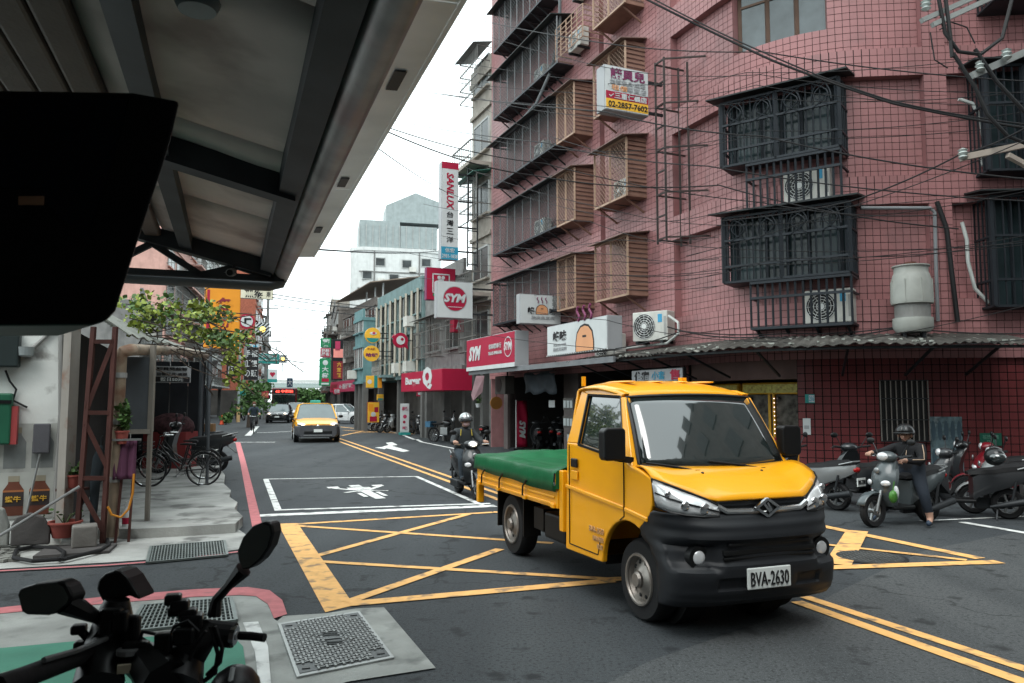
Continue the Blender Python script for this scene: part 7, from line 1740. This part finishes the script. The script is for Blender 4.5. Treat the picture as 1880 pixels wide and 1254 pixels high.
def helmet(T, v, f, m, open_face=True, visor=True, peak=False):
    h = v['head'] + Vector((0, 0, .045)); n = 18; rows = []
    for i in range(9):
        ph = (math.pi * .60) * i / 8; row = []
        for j in range(n + 1):
            a = 2 * math.pi * j / n; d = Vector((math.cos(a) * f.x - math.sin(a) * f.y, math.cos(a) * f.y + math.sin(a) * f.x, 0)); lim = 1.0
            fr_ = math.cos(a)
            p2 = ph * (1.0 - .22 * max(0, fr_)) if open_face else ph
            row.append(h + d * .135 * math.sin(p2) + Vector((0, 0, .135 * math.cos(p2))))
        rows.append(row)
    o = MB().grid(rows).build('helmet', m, T, smooth=True, solid=.012)
    if peak: MB().grid([[h + (f * math.cos(a) + f.cross(Vector((0, 0, 1))) * math.sin(a)) * r + Vector((0, 0, .01 - .25 * (r - .13))) for a in [R(-55 + k * 11) for k in range(11)]] for r in (.13, .16, .19)]).build('peak', m, o, smooth=True, solid=.008)
    if visor: MB().grid([[h + (f * math.cos(a) + f.cross(Vector((0, 0, 1))) * math.sin(a)) * .148 + Vector((0, 0, z)) for a in [R(-60 + k * 12) for k in range(11)]] for z in (.05, .0, -.04)]).build('visor', mat('smoked_visor', (.05, .055, .06), .08, coat=.6), o, smooth=True, solid=.003)
    return o
seatJ = dict(pelvis=(-.30, 0, .86), chest=(-.24, 0, 1.20), neck=(-.19, 0, 1.36), head=(-.14, 0, 1.48), shL=(-.22, .17, 1.27), shR=(-.22, -.17, 1.27), elL=(-.05, .30, 1.07), elR=(-.05, -.30, 1.07), haL=(.18, .31, 1.09), haR=(.18, -.31, 1.09), hipL=(-.25, .10, .84), hipR=(-.25, -.10, .84), knL=(.14, .17, .78), knR=(.14, -.17, .78), anL=(.10, .14, .38), anR=(.10, -.14, .38), toL=(.24, .15, .345), toR=(.24, -.15, .345))
M_jk = mat('charcoal_riding_jacket', (.035, .04, .043), .75, var=.15, bump=.3, bscale=40); M_jean = mat('dark_denim', (.05, .065, .08), .85, var=.2, bump=.3, bscale=90); M_blk_cloth = mat('black_cloth', (.012, .012, .014), .8, var=.2, bump=.3, bscale=30); M_navy = mat('navy_trousers', (.016, .022, .032), .85, var=.15, bump=.25, bscale=30)
T, v, f, s_ = person('person in grey jacket and silver helmet riding a black scooter', SR_.location, R(-70), seatJ, M_jk, M_jean, bulk=1.12)
helmet(T, v, f, mat('silver_helmet', (.36, .38, .38), .22, .6, var=.05, coat=.5), True)
MB().ell(v['head'] + f * .06 - Vector((0, 0, .045)), (.045, .065, .05), rot=Matrix((f, s_, Vector((0, 0, 1)))).transposed()).build('face_mask', mat('pink_mask', (.55, .38, .38), .8), T, smooth=True)
for y in (.12, -.12): MB().bar((-.085, y, 1.20), (-.10, y * .9, 1.33), .02, .012).build('jacket_stripe', mat('yellow_piping', (.55, .42, .06), .6), T)
MB().ell((.385, 0, 1.05), (.04, .08, .05)).build('lamp_glow', M_lamp_w, SR_)
waitJ = dict(pelvis=(-.30, 0, .82), chest=(-.22, .0, 1.10), neck=(-.16, .02, 1.25), head=(-.11, .03, 1.36), shL=(-.21, .21, 1.17), shR=(-.21, -.19, 1.17), elL=(-.12, .30, .98), elR=(-.02, -.33, 1.08), haL=(.14, .20, .99), haR=(.22, -.33, 1.08), hipL=(-.24, .11, .79), hipR=(-.24, -.10, .79), knL=(-.08, .33, .50), knR=(.02, -.27, .52), anL=(-.14, .38, .12), anR=(.10, -.30, .12), toL=(-.02, .42, .045), toR=(.24, -.33, .045), face=(.9, .45, 0))
T, v, f, s_ = person('man in black jacket and open helmet waiting astride a grey scooter', SP_.location, R(-154.6), waitJ, M_blk_cloth, M_navy, mat('blue_sandal', (.03, .05, .08), .6), bare=(1,), bulk=1.2)
helmet(T, v, f, HB, True, False, True)
MB().tube([v['head'] + s_ * .1, v['head'] + f * .05 - Vector((0, 0, .105)), v['head'] - s_ * .1], .008, 5).build('chin_strap', M_black, T)
for s in ('L',): MB().tube([v['shL'] + Vector((.02, .05, .055)), v['shL'].lerp(v['elL'], .5) + Vector((.03, .065, .03)), v['elL'] + Vector((.03, .055, .03)), v['elL'].lerp(v['haL'], .7) + Vector((0, .045, .02))], .007, 5).build('sleeve_piping', mat('cream_piping', (.5, .36, .26), .7), T)
MB().tube([v['chest'] + Vector((.15, .06, -.05)), v['chest'] + Vector((.10, .05, .12)), v['neck'] + Vector((.05, .02, .0))], .006, 5).build('zip', mat('cream_piping', (.5, .36, .26)), T)
T = thing('carrier_bag', 'green and white plastic bag hanging on the waiting scooter', 'bag', atY(1640, 912, 10.2)); mb = MB(); mb.ell((0, 0, 0), (.055, .05, .085)); mb.tube([(0, 0, .07), (.02, 0, .2)], .008, 5); mb.build('sack', mat('green_film', (.07, .22, .04), .3, var=.3, scale=14), T, smooth=True); MB().ell((.05, .02, .05), (.035, .04, .09)).build('white_fold', S_white, T, smooth=True)
# cyclist
c_ = G(467, 797); rzc = math.atan2(-UU.y, -UU.x) + R(-4)
bicycle('bicycle ridden towards the viewer by the cyclist', c_ + UU * .5, rzc)
cyJ = dict(pelvis=(-.22, 0, .95), chest=(-.10, 0, 1.28), neck=(-.04, 0, 1.44), head=(.0, 0, 1.56), shL=(-.08, .17, 1.35), shR=(-.08, -.17, 1.35), elL=(.05, .28, 1.15), elR=(.05, -.28, 1.15), haL=(.17, .27, 1.07), haR=(.17, -.27, 1.07), hipL=(-.2, .10, .93), hipR=(-.2, -.10, .93), knL=(.10, .13, .66), knR=(.12, -.13, .58), anL=(-.12, .11, .47), anR=(.02, -.11, .24), toL=(.0, .12, .43), toR=(.14, -.12, .20))
T, v, f, s_ = person('cyclist in dark jacket and face mask on the left of the road', c_ + UU * .5, rzc, cyJ, mat('dark_blue_jacket', (.03, .045, .06), .8), M_blk_cloth, scale=1.0)
MB().ell(v['head'] + Vector((-.01, 0, .05)), (.105, .10, .085)).build('hair', mat('red_brown_hair', (.12, .05, .03), .8), T, smooth=True); MB().ell(v['head'] + f * .05 - Vector((0, 0, .04)), (.05, .065, .05)).build('face_mask', S_white, T, smooth=True)
c_ = G(441, 772); T, v, f, s_ = person('person in blue raincoat sitting on a scooter by the cones', c_, R(-40), seatJ, mat('blue_raincoat', (.06, .12, .15), .5), mat('blue_raincoat_legs', (.05, .10, .12), .5)); helmet(T, v, f, mat('dark_helmet', (.03, .035, .04), .3), True)
# ================================================================ black motorcycle in the foreground
FM = thing('motorcycle', 'black motorcycle handlebars and mirrors close in the foreground', 'motorcycle', (-.75, 1.95, 0))
M_fb = mat('foreground_black', (.0035, .0037, .004), .4, var=.1)
M_mirror = mat('mirror_glass', (.55, .6, .6), .04, 1.0, var=0)
def fp(x, y, Y=2.0): return atY(x, y, Y)
def mirror_poly(pts, Y, name, stem, th=.035):
    P = [fp(x, y, Y) for x, y in pts]; c = sum(P, Vector()) / len(P)
    mo = MB().prism(P, (.01, -.0, 0) if False else (.012, .045, .0)).build(name, M_fb, FM, world=True, bevel=.008)
    MB().prism([c + (p - c) * .9 + Vector((0, -.003, 0)) for p in P], (0, .002, 0)).build('mirror_glass', mat('dim_mirror_glass', (.30, .36, .35), .05, .95, var=0), mo, world=True)
    return mo
mirror_poly([(436, 1030), (434, 1012), (445, 985), (462, 966), (485, 957), (498, 961), (501, 978), (494, 1004), (478, 1028), (456, 1046), (443, 1047)], 1.95, 'right_mirror', None)
MB().tube([fp(447, 1045, 1.97), fp(420, 1075, 1.98), fp(398, 1100, 2.0), fp(393, 1130, 2.0)], [.022, .012, .013, .018], 8).build('mirror_stem', M_fb, FM, world=True, smooth=True)
mirror_poly([(30, 1090), (36, 1080), (62, 1072), (108, 1067), (121, 1074), (132, 1096), (128, 1108), (105, 1126), (85, 1131), (48, 1130), (38, 1124)], 1.85, 'left_mirror', None)
MB().tube([fp(120, 1105, 1.87), fp(150, 1120, 1.9), fp(180, 1135, 1.95), fp(205, 1150, 2.0)], [.03, .022, .014, .016], 8).build('mirror_stem', M_fb, FM, world=True, smooth=True)
# instrument hood and cluster
MB().prism([fp(x, y, 2.0) for x, y in ((176, 1082), (180, 1064), (192, 1053), (208, 1048), (222, 1051), (234, 1062), (242, 1076), (253, 1093), (256, 1102), (246, 1099), (236, 1094), (222, 1099), (206, 1103), (191, 1110), (184, 1099))], (.01, .07, 0)).build('instrument_hood', M_fb, FM, world=True, bevel=.012)
MB().tube([fp(215, 1100, 2.0), fp(210, 1130, 2.0), fp(200, 1170, 2.0), fp(185, 1210, 1.95), fp(180, 1260, 1.9)], [.03, .045, .05, .05, .06], 10).build('steering_head', M_fb, FM, world=True, smooth=True)
MB().tube([fp(320, 1254, 1.95), fp(340, 1200, 2.0), fp(370, 1170, 2.0), fp(385, 1150, 2.02)], [.07, .055, .04, .035], 10).build('fairing', M_fb, FM, world=True, smooth=True)
MB().tube([fp(205, 1180, 1.98), fp(250, 1205, 2.0), fp(310, 1195, 2.02), fp(365, 1165, 2.02), fp(420, 1166, 2.02)], .022, 10).build('handlebar', M_fb, FM, world=True, smooth=True)
MB().tube([fp(205, 1180, 1.98), fp(150, 1205, 1.9), fp(100, 1222, 1.8), fp(40, 1245, 1.7), fp(-10, 1262, 1.6)], [.02, .022, .024, .024, .024], 10).build('left_grip', M_rubber, FM, world=True, smooth=True)
MB().cyl(fp(372, 1160, 2.02), fp(430, 1166, 2.02), .032, n=14).build('right_grip', M_rubber, FM, world=True); 
a, b = fp(425, 1166, 2.01), fp(434, 1167, 2.01)
MB().cyl(a, b, .024, n=18).build('bar_end', M_chrome, FM, world=True); MB().cyl(b, b + (b - a) * .15, .011, n=12).build('bar_end_screw', M_steel, FM, world=True)
MB().tube([fp(440, 1167, 1.99), fp(462, 1168, 1.98), fp(486, 1171, 1.97)], .011, 8).build('brake_lever', M_fb, FM, world=True)
for x, y, r in ((145, 1155, .016), (150, 1185, .016), (318, 1100, .018), (330, 1112, .02), (322, 1122, .016), (345, 1128, .02), (352, 1140, .024)): MB().box(fp(x, y, 1.98), (r * 2.2, r * 2, r * 1.5), .3).build('switch', M_fb, FM, world=True, bevel=.006)
MB().tube([fp(145, 1155, 1.98), fp(165, 1175, 1.98)], .012, 6).build('clutch_perch', M_fb, FM, world=True); MB().tube([fp(148, 1188, 1.97), fp(152, 1205, 1.97)], .014, 6).build('clutch_perch', M_fb, FM, world=True)
MB().tube([fp(300, 1254, 1.9), fp(270, 1215, 1.95), fp(240, 1200, 2.0)], [.06, .05, .04], 8).build('cable_cover', M_fb, FM, world=True, smooth=True)
for k, q in enumerate((((385, 1150), (400, 1200), (395, 1235), (370, 1254)), ((395, 1150), (408, 1190), (404, 1215), (380, 1240)), ((230, 1150), (270, 1180), (300, 1230), (310, 1270)))): MB().tube([fp(x, y, 1.99) for x, y in q], .006, 6).build('cable', M_wire, FM, world=True)
MB().ell(fp(430, 1270, 1.9), (.06, .08, .06)).build('front_cowl', M_fb, FM, world=True, smooth=True)
MB().tube([fp(422, 1254, 1.85), fp(428, 1225, 1.86)], .006, 5).build('cowl_stripe', S_white, FM, world=True)
MB().box(fp(240, 1170, 1.97), (.045, .03, .11), 0).build('phone_mount', M_fb, FM, world=True, bevel=.01)
MB().box(fp(228, 1228, 1.9), (.03, .01, .02), .3).build('badge', mat('small_pale_badge', (.5, .45, .33), .5), FM, world=True)
for q in (((205, 1175), (180, 1160), (165, 1180), (175, 1225)), ((365, 1160), (345, 1140), (320, 1150), (300, 1200)), ((378, 1158), (360, 1185), (340, 1230), (330, 1270)), ((250, 1190), (262, 1160), (290, 1165), (310, 1190))): MB().tube([fp(x, y, 1.95) for x, y in q], .005, 6).build('cable', M_wire, FM, world=True)
for x, y, w_, h_ in ((205, 1128, .05, .03), (222, 1140, .035, .05), (196, 1150, .03, .04), (250, 1185, .06, .02), (300, 1180, .04, .05), (338, 1168, .05, .04)): MB().box(fp(x, y, 1.94), (w_, .03, h_), .2).build('control_block', M_fb, FM, world=True, bevel=.006)
MB().tube([fp(196, 1172, 1.93), fp(140, 1195, 1.84), (fp(80, 1212, 1.74))], .007, 6).build('clutch_lever', M_steel, FM, world=True)
MB().lathe([(.028, 0), (.028, .012), (.022, .014)], fp(236, 1200, 1.93), 'Z', 14).build('ignition_ring', M_steel, FM, world=True)
# wheel and frame below the picture, so that the machine stands on the ground
MB().lathe([(.2, -.05), (.27, -.06), (.29, 0), (.27, .06), (.2, .05)], (.05, .35, .29), 'X', 28).build('front_wheel', M_rubber, FM, smooth=True)
MB().cyl((0, .3, .3), (-.02, .05, .95), .03, n=8).build('fork', M_dark, FM); MB().cyl((.1, .3, .3), (.08, .05, .95), .03, n=8).build('fork', M_dark, FM)
MB().lathe([(.2, -.06), (.27, -.07), (.29, 0), (.27, .07), (.2, .06)], (.0, -1.0, .29), 'X', 28).build('rear_wheel', M_rubber, FM, smooth=True)
MB().ell((.03, -.45, .72), (.14, .5, .14)).build('seat', M_rubber, FM, smooth=True); MB().b2((-.1, -.6, .35), (.16, .0, .62)).build('engine', M_dark, FM, bevel=.05)

# ================================================================ overhead cables
def cable(label, pts, r=.012, sag=0.0, n=14):
    """pts: (px, py, depth Y) fixings; the cable hangs between them"""
    P = [atY(x, y, Y) for x, y, Y in pts]; q = []
    for i in range(len(P) - 1):
        for k in range(n + (i == len(P) - 2)):
            f = k / n; p = P[i].lerp(P[i + 1], f); q.append(p - Vector((0, 0, 4 * sag * f * (1 - f))))
    return tag(MB().tube(q, r, 6).build('overhead_cable', M_wire, None, world=True, smooth=True), label, 'cable', 'cables across the street')
cable('thick black cable sweeping down across the pink corner to the right', [(1170, -10, 14.5), (1420, 112, 13.5), (1640, 190, 13), (1900, 238, 12.5)], .022, .02)
cable('second black cable beside the thick one across the corner', [(1185, -10, 14.4), (1420, 104, 13.4), (1640, 186, 12.9), (1900, 230, 12.4)], .014, .04)
cable('upper long cable from the left sky across the toy sign', [(825, 22, 30), (1100, 78, 17), (1400, 95, 14.5), (1900, 150, 13)], .012, .08)
cable('cable passing just above the toy sign', [(735, 160, 34), (1110, 205, 16), (1400, 250, 14.4), (1900, 330, 12.5)], .014, .1)
cable('cable crossing the cages below the toy sign', [(700, 215, 32), (1000, 262, 18), (1300, 305, 14.6), (1900, 370, 12.5)], .012, .1)
cable('thin cable under it from the near awning', [(695, 228, 12), (1000, 300, 15), (1400, 372, 14), (1720, 395, 13)], .010, .1)
cable('lowest of the cables from the near awning to the corner', [(690, 232, 11), (980, 322, 14.5), (1320, 340, 14.2), (1760, 420, 13)], .012, .12)
cable('cable rising from the corner cage to the right pole arm', [(1325, 405, 15.5), (1560, 370, 14), (1760, 285, 12), (1900, 225, 10)], .014, .05)
cable('pale cable rising to the right pole arm', [(1260, 470, 16), (1560, 380, 13.5), (1900, 250, 10)], .008, .05)
cable('slack cable along the foot of the pink corner', [(1130, 640, 16.5), (1250, 608, 16), (1450, 612, 15), (1650, 600, 14), (1900, 612, 13)], .012, .05)
cable('second slack cable along the foot of the pink corner', [(1225, 600, 16.2), (1400, 618, 15), (1640, 604, 14)], .014, .1)
cable('thin cable from the awning corner towards the tall white sign', [(680, 262, 9), (860, 365, 27)], .008, .15)
cable('high thin cable from the sky to the tall white sign', [(735, 152, 25), (880, 180, 27), (1100, 215, 18)], .008, .1)
for i, (y0, y1, Y0, Y1) in enumerate(((455, 456, 20, 62), (540, 566, 40, 58), (546, 572, 44, 58), (560, 582, 50, 60), (600, 606, 60, 64), (606, 614, 62, 66), (618, 622, 64, 70), (655, 664, 70, 74), (668, 672, 74, 78))):
    cable(['highest', 'second', 'third', 'fourth', 'fifth', 'sixth', 'seventh', 'eighth', 'lowest'][i] + ' cable spanning the street beyond the near awning', [(500 if i else 545, y0, Y0), (800 if i else 830, y1, Y1)], .028, .25)
for i, (y0, y1) in enumerate(((470, 440), (500, 480), (520, 505), (545, 530))):
    cable(['top', 'second', 'third', 'bottom'][i] + ' thin cable along the long mesh cages', [(860, y0, 29), (1130, y1, 17.5), (1320, y1 - 5, 15.4)], .007, .06)
rw = random.Random(21)
for i in range(14):
    y0 = 40 + i * 42 + rw.uniform(-15, 15); y1 = y0 + rw.uniform(20, 110); y2 = y1 + rw.uniform(-40, 60)
    cable(['first', 'second', 'third', 'fourth', 'fifth', 'sixth', 'seventh', 'eighth', 'ninth', 'tenth', 'eleventh', 'twelfth', 'thirteenth', 'fourteenth'][i] + ' from the top of the fine wires slung along the pink front', [(rw.uniform(700, 900), y0, 28), (rw.uniform(1080, 1160), y1 * .9 + 20, 16.8), (rw.uniform(1300, 1420), y2 * .9 + 15, 14.3), (1910, y2 * .8 + rw.uniform(-20, 80), 12.6)], .007, .12)
# hanging grey conduit on the street front
tag(MB().tube([onU(x, y, u) for x, y, u in ((1028, -10, 20), (1028, 60, 20), (1012, 130, 20.5), (985, 190, 21), (945, 235, 23), (905, 268, 25))], .05, 8).build('conduit', mat('grey_conduit', (.10, .11, .115), .5), None, world=True, smooth=True), 'thick grey conduit drooping across the upper long cages', 'conduit')
# ladder frame behind the toy sign
T = thing('sign_frame', 'rusty steel ladder frame up the pink wall behind the toy sign', 'frame', SV(14.3, 10.3, 4))
for v in (9.95, 10.6):
    for u in (14.55, 14.2): MB().bar(SV(u, v, 5.3), SV(u, v, 9.6), .045).build('rail', mat('rusty_black_steel', (.04, .03, .028), .6, .3), T, world=True)
for k in range(9):
    z = 5.4 + k * .52
    MB().bar(SV(14.55, 9.95, z), SV(14.2, 9.95, z), .035).build('rung', mat('rusty_black_steel', (.04, .03, .028)), T, world=True)
    if k % 2 == 0: MB().bar(SV(14.2, 9.95, z), SV(13.7, 10.75, z), .035).build('stay', mat('rusty_black_steel', (.04, .03, .028)), T, world=True); MB().bar(SV(14.55, 9.95, z), SV(14.55, 10.75, z), .035).build('stay', mat('rusty_black_steel', (.04, .03, .028)), T, world=True)
# white conduits and pipes on the corner
def run(label, name, pts, r, m, Y=None, off_=.12):
    P = []
    for x, y in pts:
        s = s_of_px(x, off_); p, nn = path_pt(s); P.append(on_plane(x, y, p + nn * off_, nn))
    return tag(MB().tube(P, r, 8).build(name, m, None, world=True, smooth=True), label, 'pipe' if name == 'pipe' else 'conduit')
M_cond = mat('white_conduit', (.48, .5, .48), .5)
run('white corrugated conduit curving beside the upper right cage', 'conduit', ((1760, 182), (1785, 190), (1800, 215), (1806, 260), (1802, 305)), .035, M_cond, off_=.25)
run('white corrugated conduit curving beside the lower right cage', 'conduit', ((1766, 408), (1775, 440), (1777, 480), (1790, 530), (1815, 556)), .035, M_cond, off_=.25)
run('grey water pipe running above the cooling tower', 'pipe', ((1580, 382), (1640, 382), (1708, 382), (1716, 390), (1718, 470), (1722, 590)), .035, mat('grey_water_pipe', (.2, .21, .22), .5), off_=.27)
run('bundle of black cables dropping beside the grey water pipe', 'conduit', ((1720, 370), (1738, 420), (1745, 480), (1752, 540), (1758, 590)), .045, M_wire, off_=.28)
run('white condenser hoses coiling by the large condenser', 'conduit', ((1228, 580), (1245, 592), (1246, 612), (1225, 630), (1195, 634), (1150, 640)), .03, M_cond, off_=.5)
# pole arms and insulators at the top right
T = thing('utility_pole', 'utility pole arms with insulators and cables at the upper right', 'pole', (9.4, 11.2, 0))
MB().cyl((9.4, 11.2, 0), (9.4, 11.2, 12), .17, .13, 12).build('shaft', m_grey, T, world=True)
def yp(x, y, Y=11.2): return atY(x, y, Y)
M_arm = mat('galvanised_arm', (.36, .38, .37), .5, .4, streak=.3)
MB().bar(yp(1692, 38, 10.9), yp(1800, -10, 11.1), .07).build('crossarm', M_arm, T, world=True); MB().bar(yp(1712, 46, 10.9), yp(1830, -8, 11.1), .07).build('crossarm', M_arm, T, world=True)
MB().bar(yp(1782, 140, 11), yp(1900, 88, 11.2), .10).build('crossarm', M_arm, T, world=True)
MB().bar(yp(1765, 290, 11), yp(1900, 262, 11.2), .09).build('crossarm', mat('rusty_arm', (.42, .36, .31), .6, streak=.5), T, world=True); MB().bar(yp(1850, 285, 11.1), yp(1900, 312, 11.2), .07).build('arm_brace', mat('rusty_arm', (.42, .36, .31)), T, world=True)
for x, y in ((1700, 10), (1800, 122), (1848, 100), (1768, 283)):
    c = yp(x, y, 10.95); MB().lathe([(.03, -.08), (.07, -.05), (.04, -.02), (.075, .01), (.045, .04), (.07, .06), (.02, .09)], c, 'Z', 14).build('insulator', mat('glazed_insulator', (.5, .55, .53), .2, coat=.5), T, world=True, smooth=True)
for i, q in enumerate((((1722, -10), (1735, 60), (1760, 95), (1800, 100), (1840, 70), (1860, -10)), ((1735, -10), (1745, 70), (1748, 105)), ((1750, 98), (1790, 160), (1812, 210), (1850, 250), (1900, 270)), ((1790, 90), (1830, 150), (1900, 225)), ((1712, 90), (1708, 60), (1716, 110), (1740, 125)), ((1725, 55), (1745, 40), (1775, 50), (1790, 80)))):
    MB().tube([yp(x, y, 10.9) for x, y in q], .028 if i < 4 else .01, 8).build('cable_loop', M_wire, T, world=True, smooth=True)
# notices on the ground floor wall
def notice(name, label, cat, px0, py0, px1, py1, m, off_=.075):
    s = s_of_px((px0 + px1) / 2, off_); p, nn = path_pt(s); p = p + nn * off_
    a, b = on_plane(px0, py0, p, nn), on_plane(px1, py1, p, nn); x = Vector((-nn.y, nn.x, 0)); c = (a + b) / 2
    T = thing(name, label, cat, c, math.atan2(x.y, x.x)); w, h = abs((b - a).dot(x)), a.z - b.z
    MB().b2((-w / 2, -.012, -h / 2), (w / 2, 0, h / 2)).build('sheet', m, T); return T, w, h
T, w, h = notice('number_plate', 'small teal house number plate on the maroon pier', 'house number', 1478, 724, 1496, 740, S_teal); MB().b2((-w * .1, -.016, -h * .4), (w * .48, -.0125, h * .4)).build('field', S_white, T); put_text('216', S_blue, T, face_matrix((w * .19, -.021, 0), (1, 0, 0)), 1, .02, fit=(w * .5, h * .6))
T, w, h = notice('notice', 'white paper notice on the maroon pier', 'notice', 1474, 768, 1489, 798, S_white); MB().b2((-w * .35, -.014, -.05), (w * .3, -.0125, .02)).build('print', S_grey, T)
T, w, h = notice('street_plate', 'green street plate on the maroon wall above the parked scooters', 'street sign', 1798, 795, 1839, 818, mcol('dark_green', (.015, .09, .06))); put_text('福德南路\n55巷', mcol('pale_green', (.10, .25, .18)), T, face_matrix((0, -.016, 0), (1, 0, 0)), 1, .0, fit=(w * .75, h * .7))
T, w, h = notice('poster', 'large torn blue poster behind the waiting rider', 'poster', 1706, 765, 1770, 868, mat('blue_poster', (.13, .19, .21), .7, var=.35, scale=9, dirt=((.3, .33, .33), 4, .55, .6)))
for i in range(5):
    for j in range(2): MB().ell(((i / 4 - .5) * w * .8, -.015, (j - .5) * h * .5), (w * .07, .003, h * .18)).build('figure_print', mat('navy_print', (.05, .08, .10), .8), T)
# claw machines in the open shop
for i, px in enumerate((1300, 1362, 1430)):
    p = wpt(s_of_px(px), 0, -.9); nn = path_pt(s_of_px(px))[1]; T = thing('claw_machine', ['left', 'middle', 'right'][i] + ' yellow claw machine in the open corner shop', 'claw machine', p, math.atan2(nn.y, nn.x) + math.pi / 2, 'claw machines'); Mcy = mat('claw_yellow', (.55, .30, .02), .5)
    MB().b2((-.42, -.4, .05), (.42, .4, .85)).build('cabinet', Mcy, T, bevel=.02); MB().b2((-.42, -.4, 1.85), (.42, .4, 2.1)).build('head_box', Mcy, T, bevel=.02); MB().b2((-.38, -.36, .86), (.38, .36, 1.84)).build('glass_case', mat('case_glass', (.16, .15, .13), .1, coat=.6, var=.5, scale=6), T)
    for x in (-.4, .4):
        for y in (-.38, .38): MB().b2((x - .025, y - .025, .85), (x + .025, y + .025, 1.85)).build('corner_post', Mcy, T)
    MB().b2((-.15, -.42, .35), (.25, -.405, .7)).build('prize_door', S_orange, T); MB().lathe([(.05, 0), (.05, .06)], (-.25, -.42, .9)).build('joystick', S_red, T)
    MB().b2((-.38, -.415, 1.88), (.38, -.402, 2.06)).build('header_print', mat('header_print', (.25, .3, .08), .5, var=.6, scale=12, emit=((.5, .4, .1), .05)), T)
    for k in range(10): MB().ell((.43, -.42, .95 + k * .09), (.012, .012, .012), 6, 4).build('bulb', mat('warm_bulb', (.9, .8, .7), .4, emit=((1, .7, .6), 2)), T)
# scooter shop contents
T = thing('wall_condenser', 'dark condenser with fan hung under the shop awning', 'air conditioner', SV(24.2, 10.2, 1.95), RZW); MB().b2((-.45, -.18, 0), (.45, .18, .62)).build('casing', mat('dark_case', (.06, .055, .05), .6), T, bevel=.02); MB().lathe([(.25, -.19), (.25, -.182)], (-.1, 0, .31), 'Y', 24).build('fan', M_black, T); MB().bar((0, .1, .6), (0, .1, .95), .04).build('hanger', M_dark, T)
T = thing('banner', 'dark crumpled banner hung in the scooter shop front', 'banner', SV(21.2, 10.1, 1.95), RZW); rows = [[(-1.1 + 2.2 * x / 12, .04 * math.sin(x * 1.1 + z), .62 * z / 5 + .05 * math.sin(x)) for x in range(13)] for z in range(6)]; MB().grid(rows).build('cloth', mat('slate_banner', (.035, .045, .055), .7, var=.3), T, smooth=True, solid=.01); MB().bar((-1.1, 0, .65), (1.1, 0, .65), .03).build('rod', M_dark, T)
for x in (-.9, .9): MB().bar((x, 0, .65), (x, .1, .95), .015).build('hook', M_dark, T)
T = thing('round_board', 'round wooden board hung by the scooter shop door', 'sign', atY(911, 740, 27.5), TH); MB().lathe([(.23, -.03), (.23, .03)], (0, 0, 0), 'Y', 24).build('disc', mat('orange_wood', (.30, .13, .03), .6), T); MB().bar((0, 0, .2), (0, 0, .75), .015).build('cord', M_dark, T)
T = thing('hanging_poster', 'pink paper poster strip hanging under the awning edge', 'poster', atY(880, 715, 28), TH); MB().prism([(-.12, 0, .5), (.2, 0, .5), (.1, -.05, -.1), (-.3, -.15, -.42), (-.35, -.1, -.2)], (0, .01, 0)).build('paper', mat('pink_paper', (.5, .33, .36), .7, var=.2), T); MB().bar((0, 0, .5), (0, 0, .62), .01).build('string', M_dark, T)
p = atY(878, 748, 28); pot('small hanging plant by the scooter shop pillar', p, .10, .12, S_white, n=40, size=.09); 
for i, (px, py, Y) in enumerate(((1045, 742, 21), (1045, 775, 21), (1052, 805, 21))): T = thing('goods_panel', ['upper', 'middle', 'lower'][i] + ' rack of pale packets beside the truck cab', 'rack', atY(px, py, Y), RZW); MB().b2((-.3, -.03, -.16), (.3, .03, .16)).build('board', mat('dark_rack', (.06, .055, .05), .7), T); mb = MB(); [mb.b2((-.26 + k * .19, -.045, -.1), (-.12 + k * .19, -.032, .1)) for k in range(3)]; mb.build('packets', mat('pale_packet', (.3, .33, .33), .5), T)
o = notice('house_number', 'small white house number plate by the scooter shop door', 'house number', 1008, 735, 1019, 748, S_white)[0]
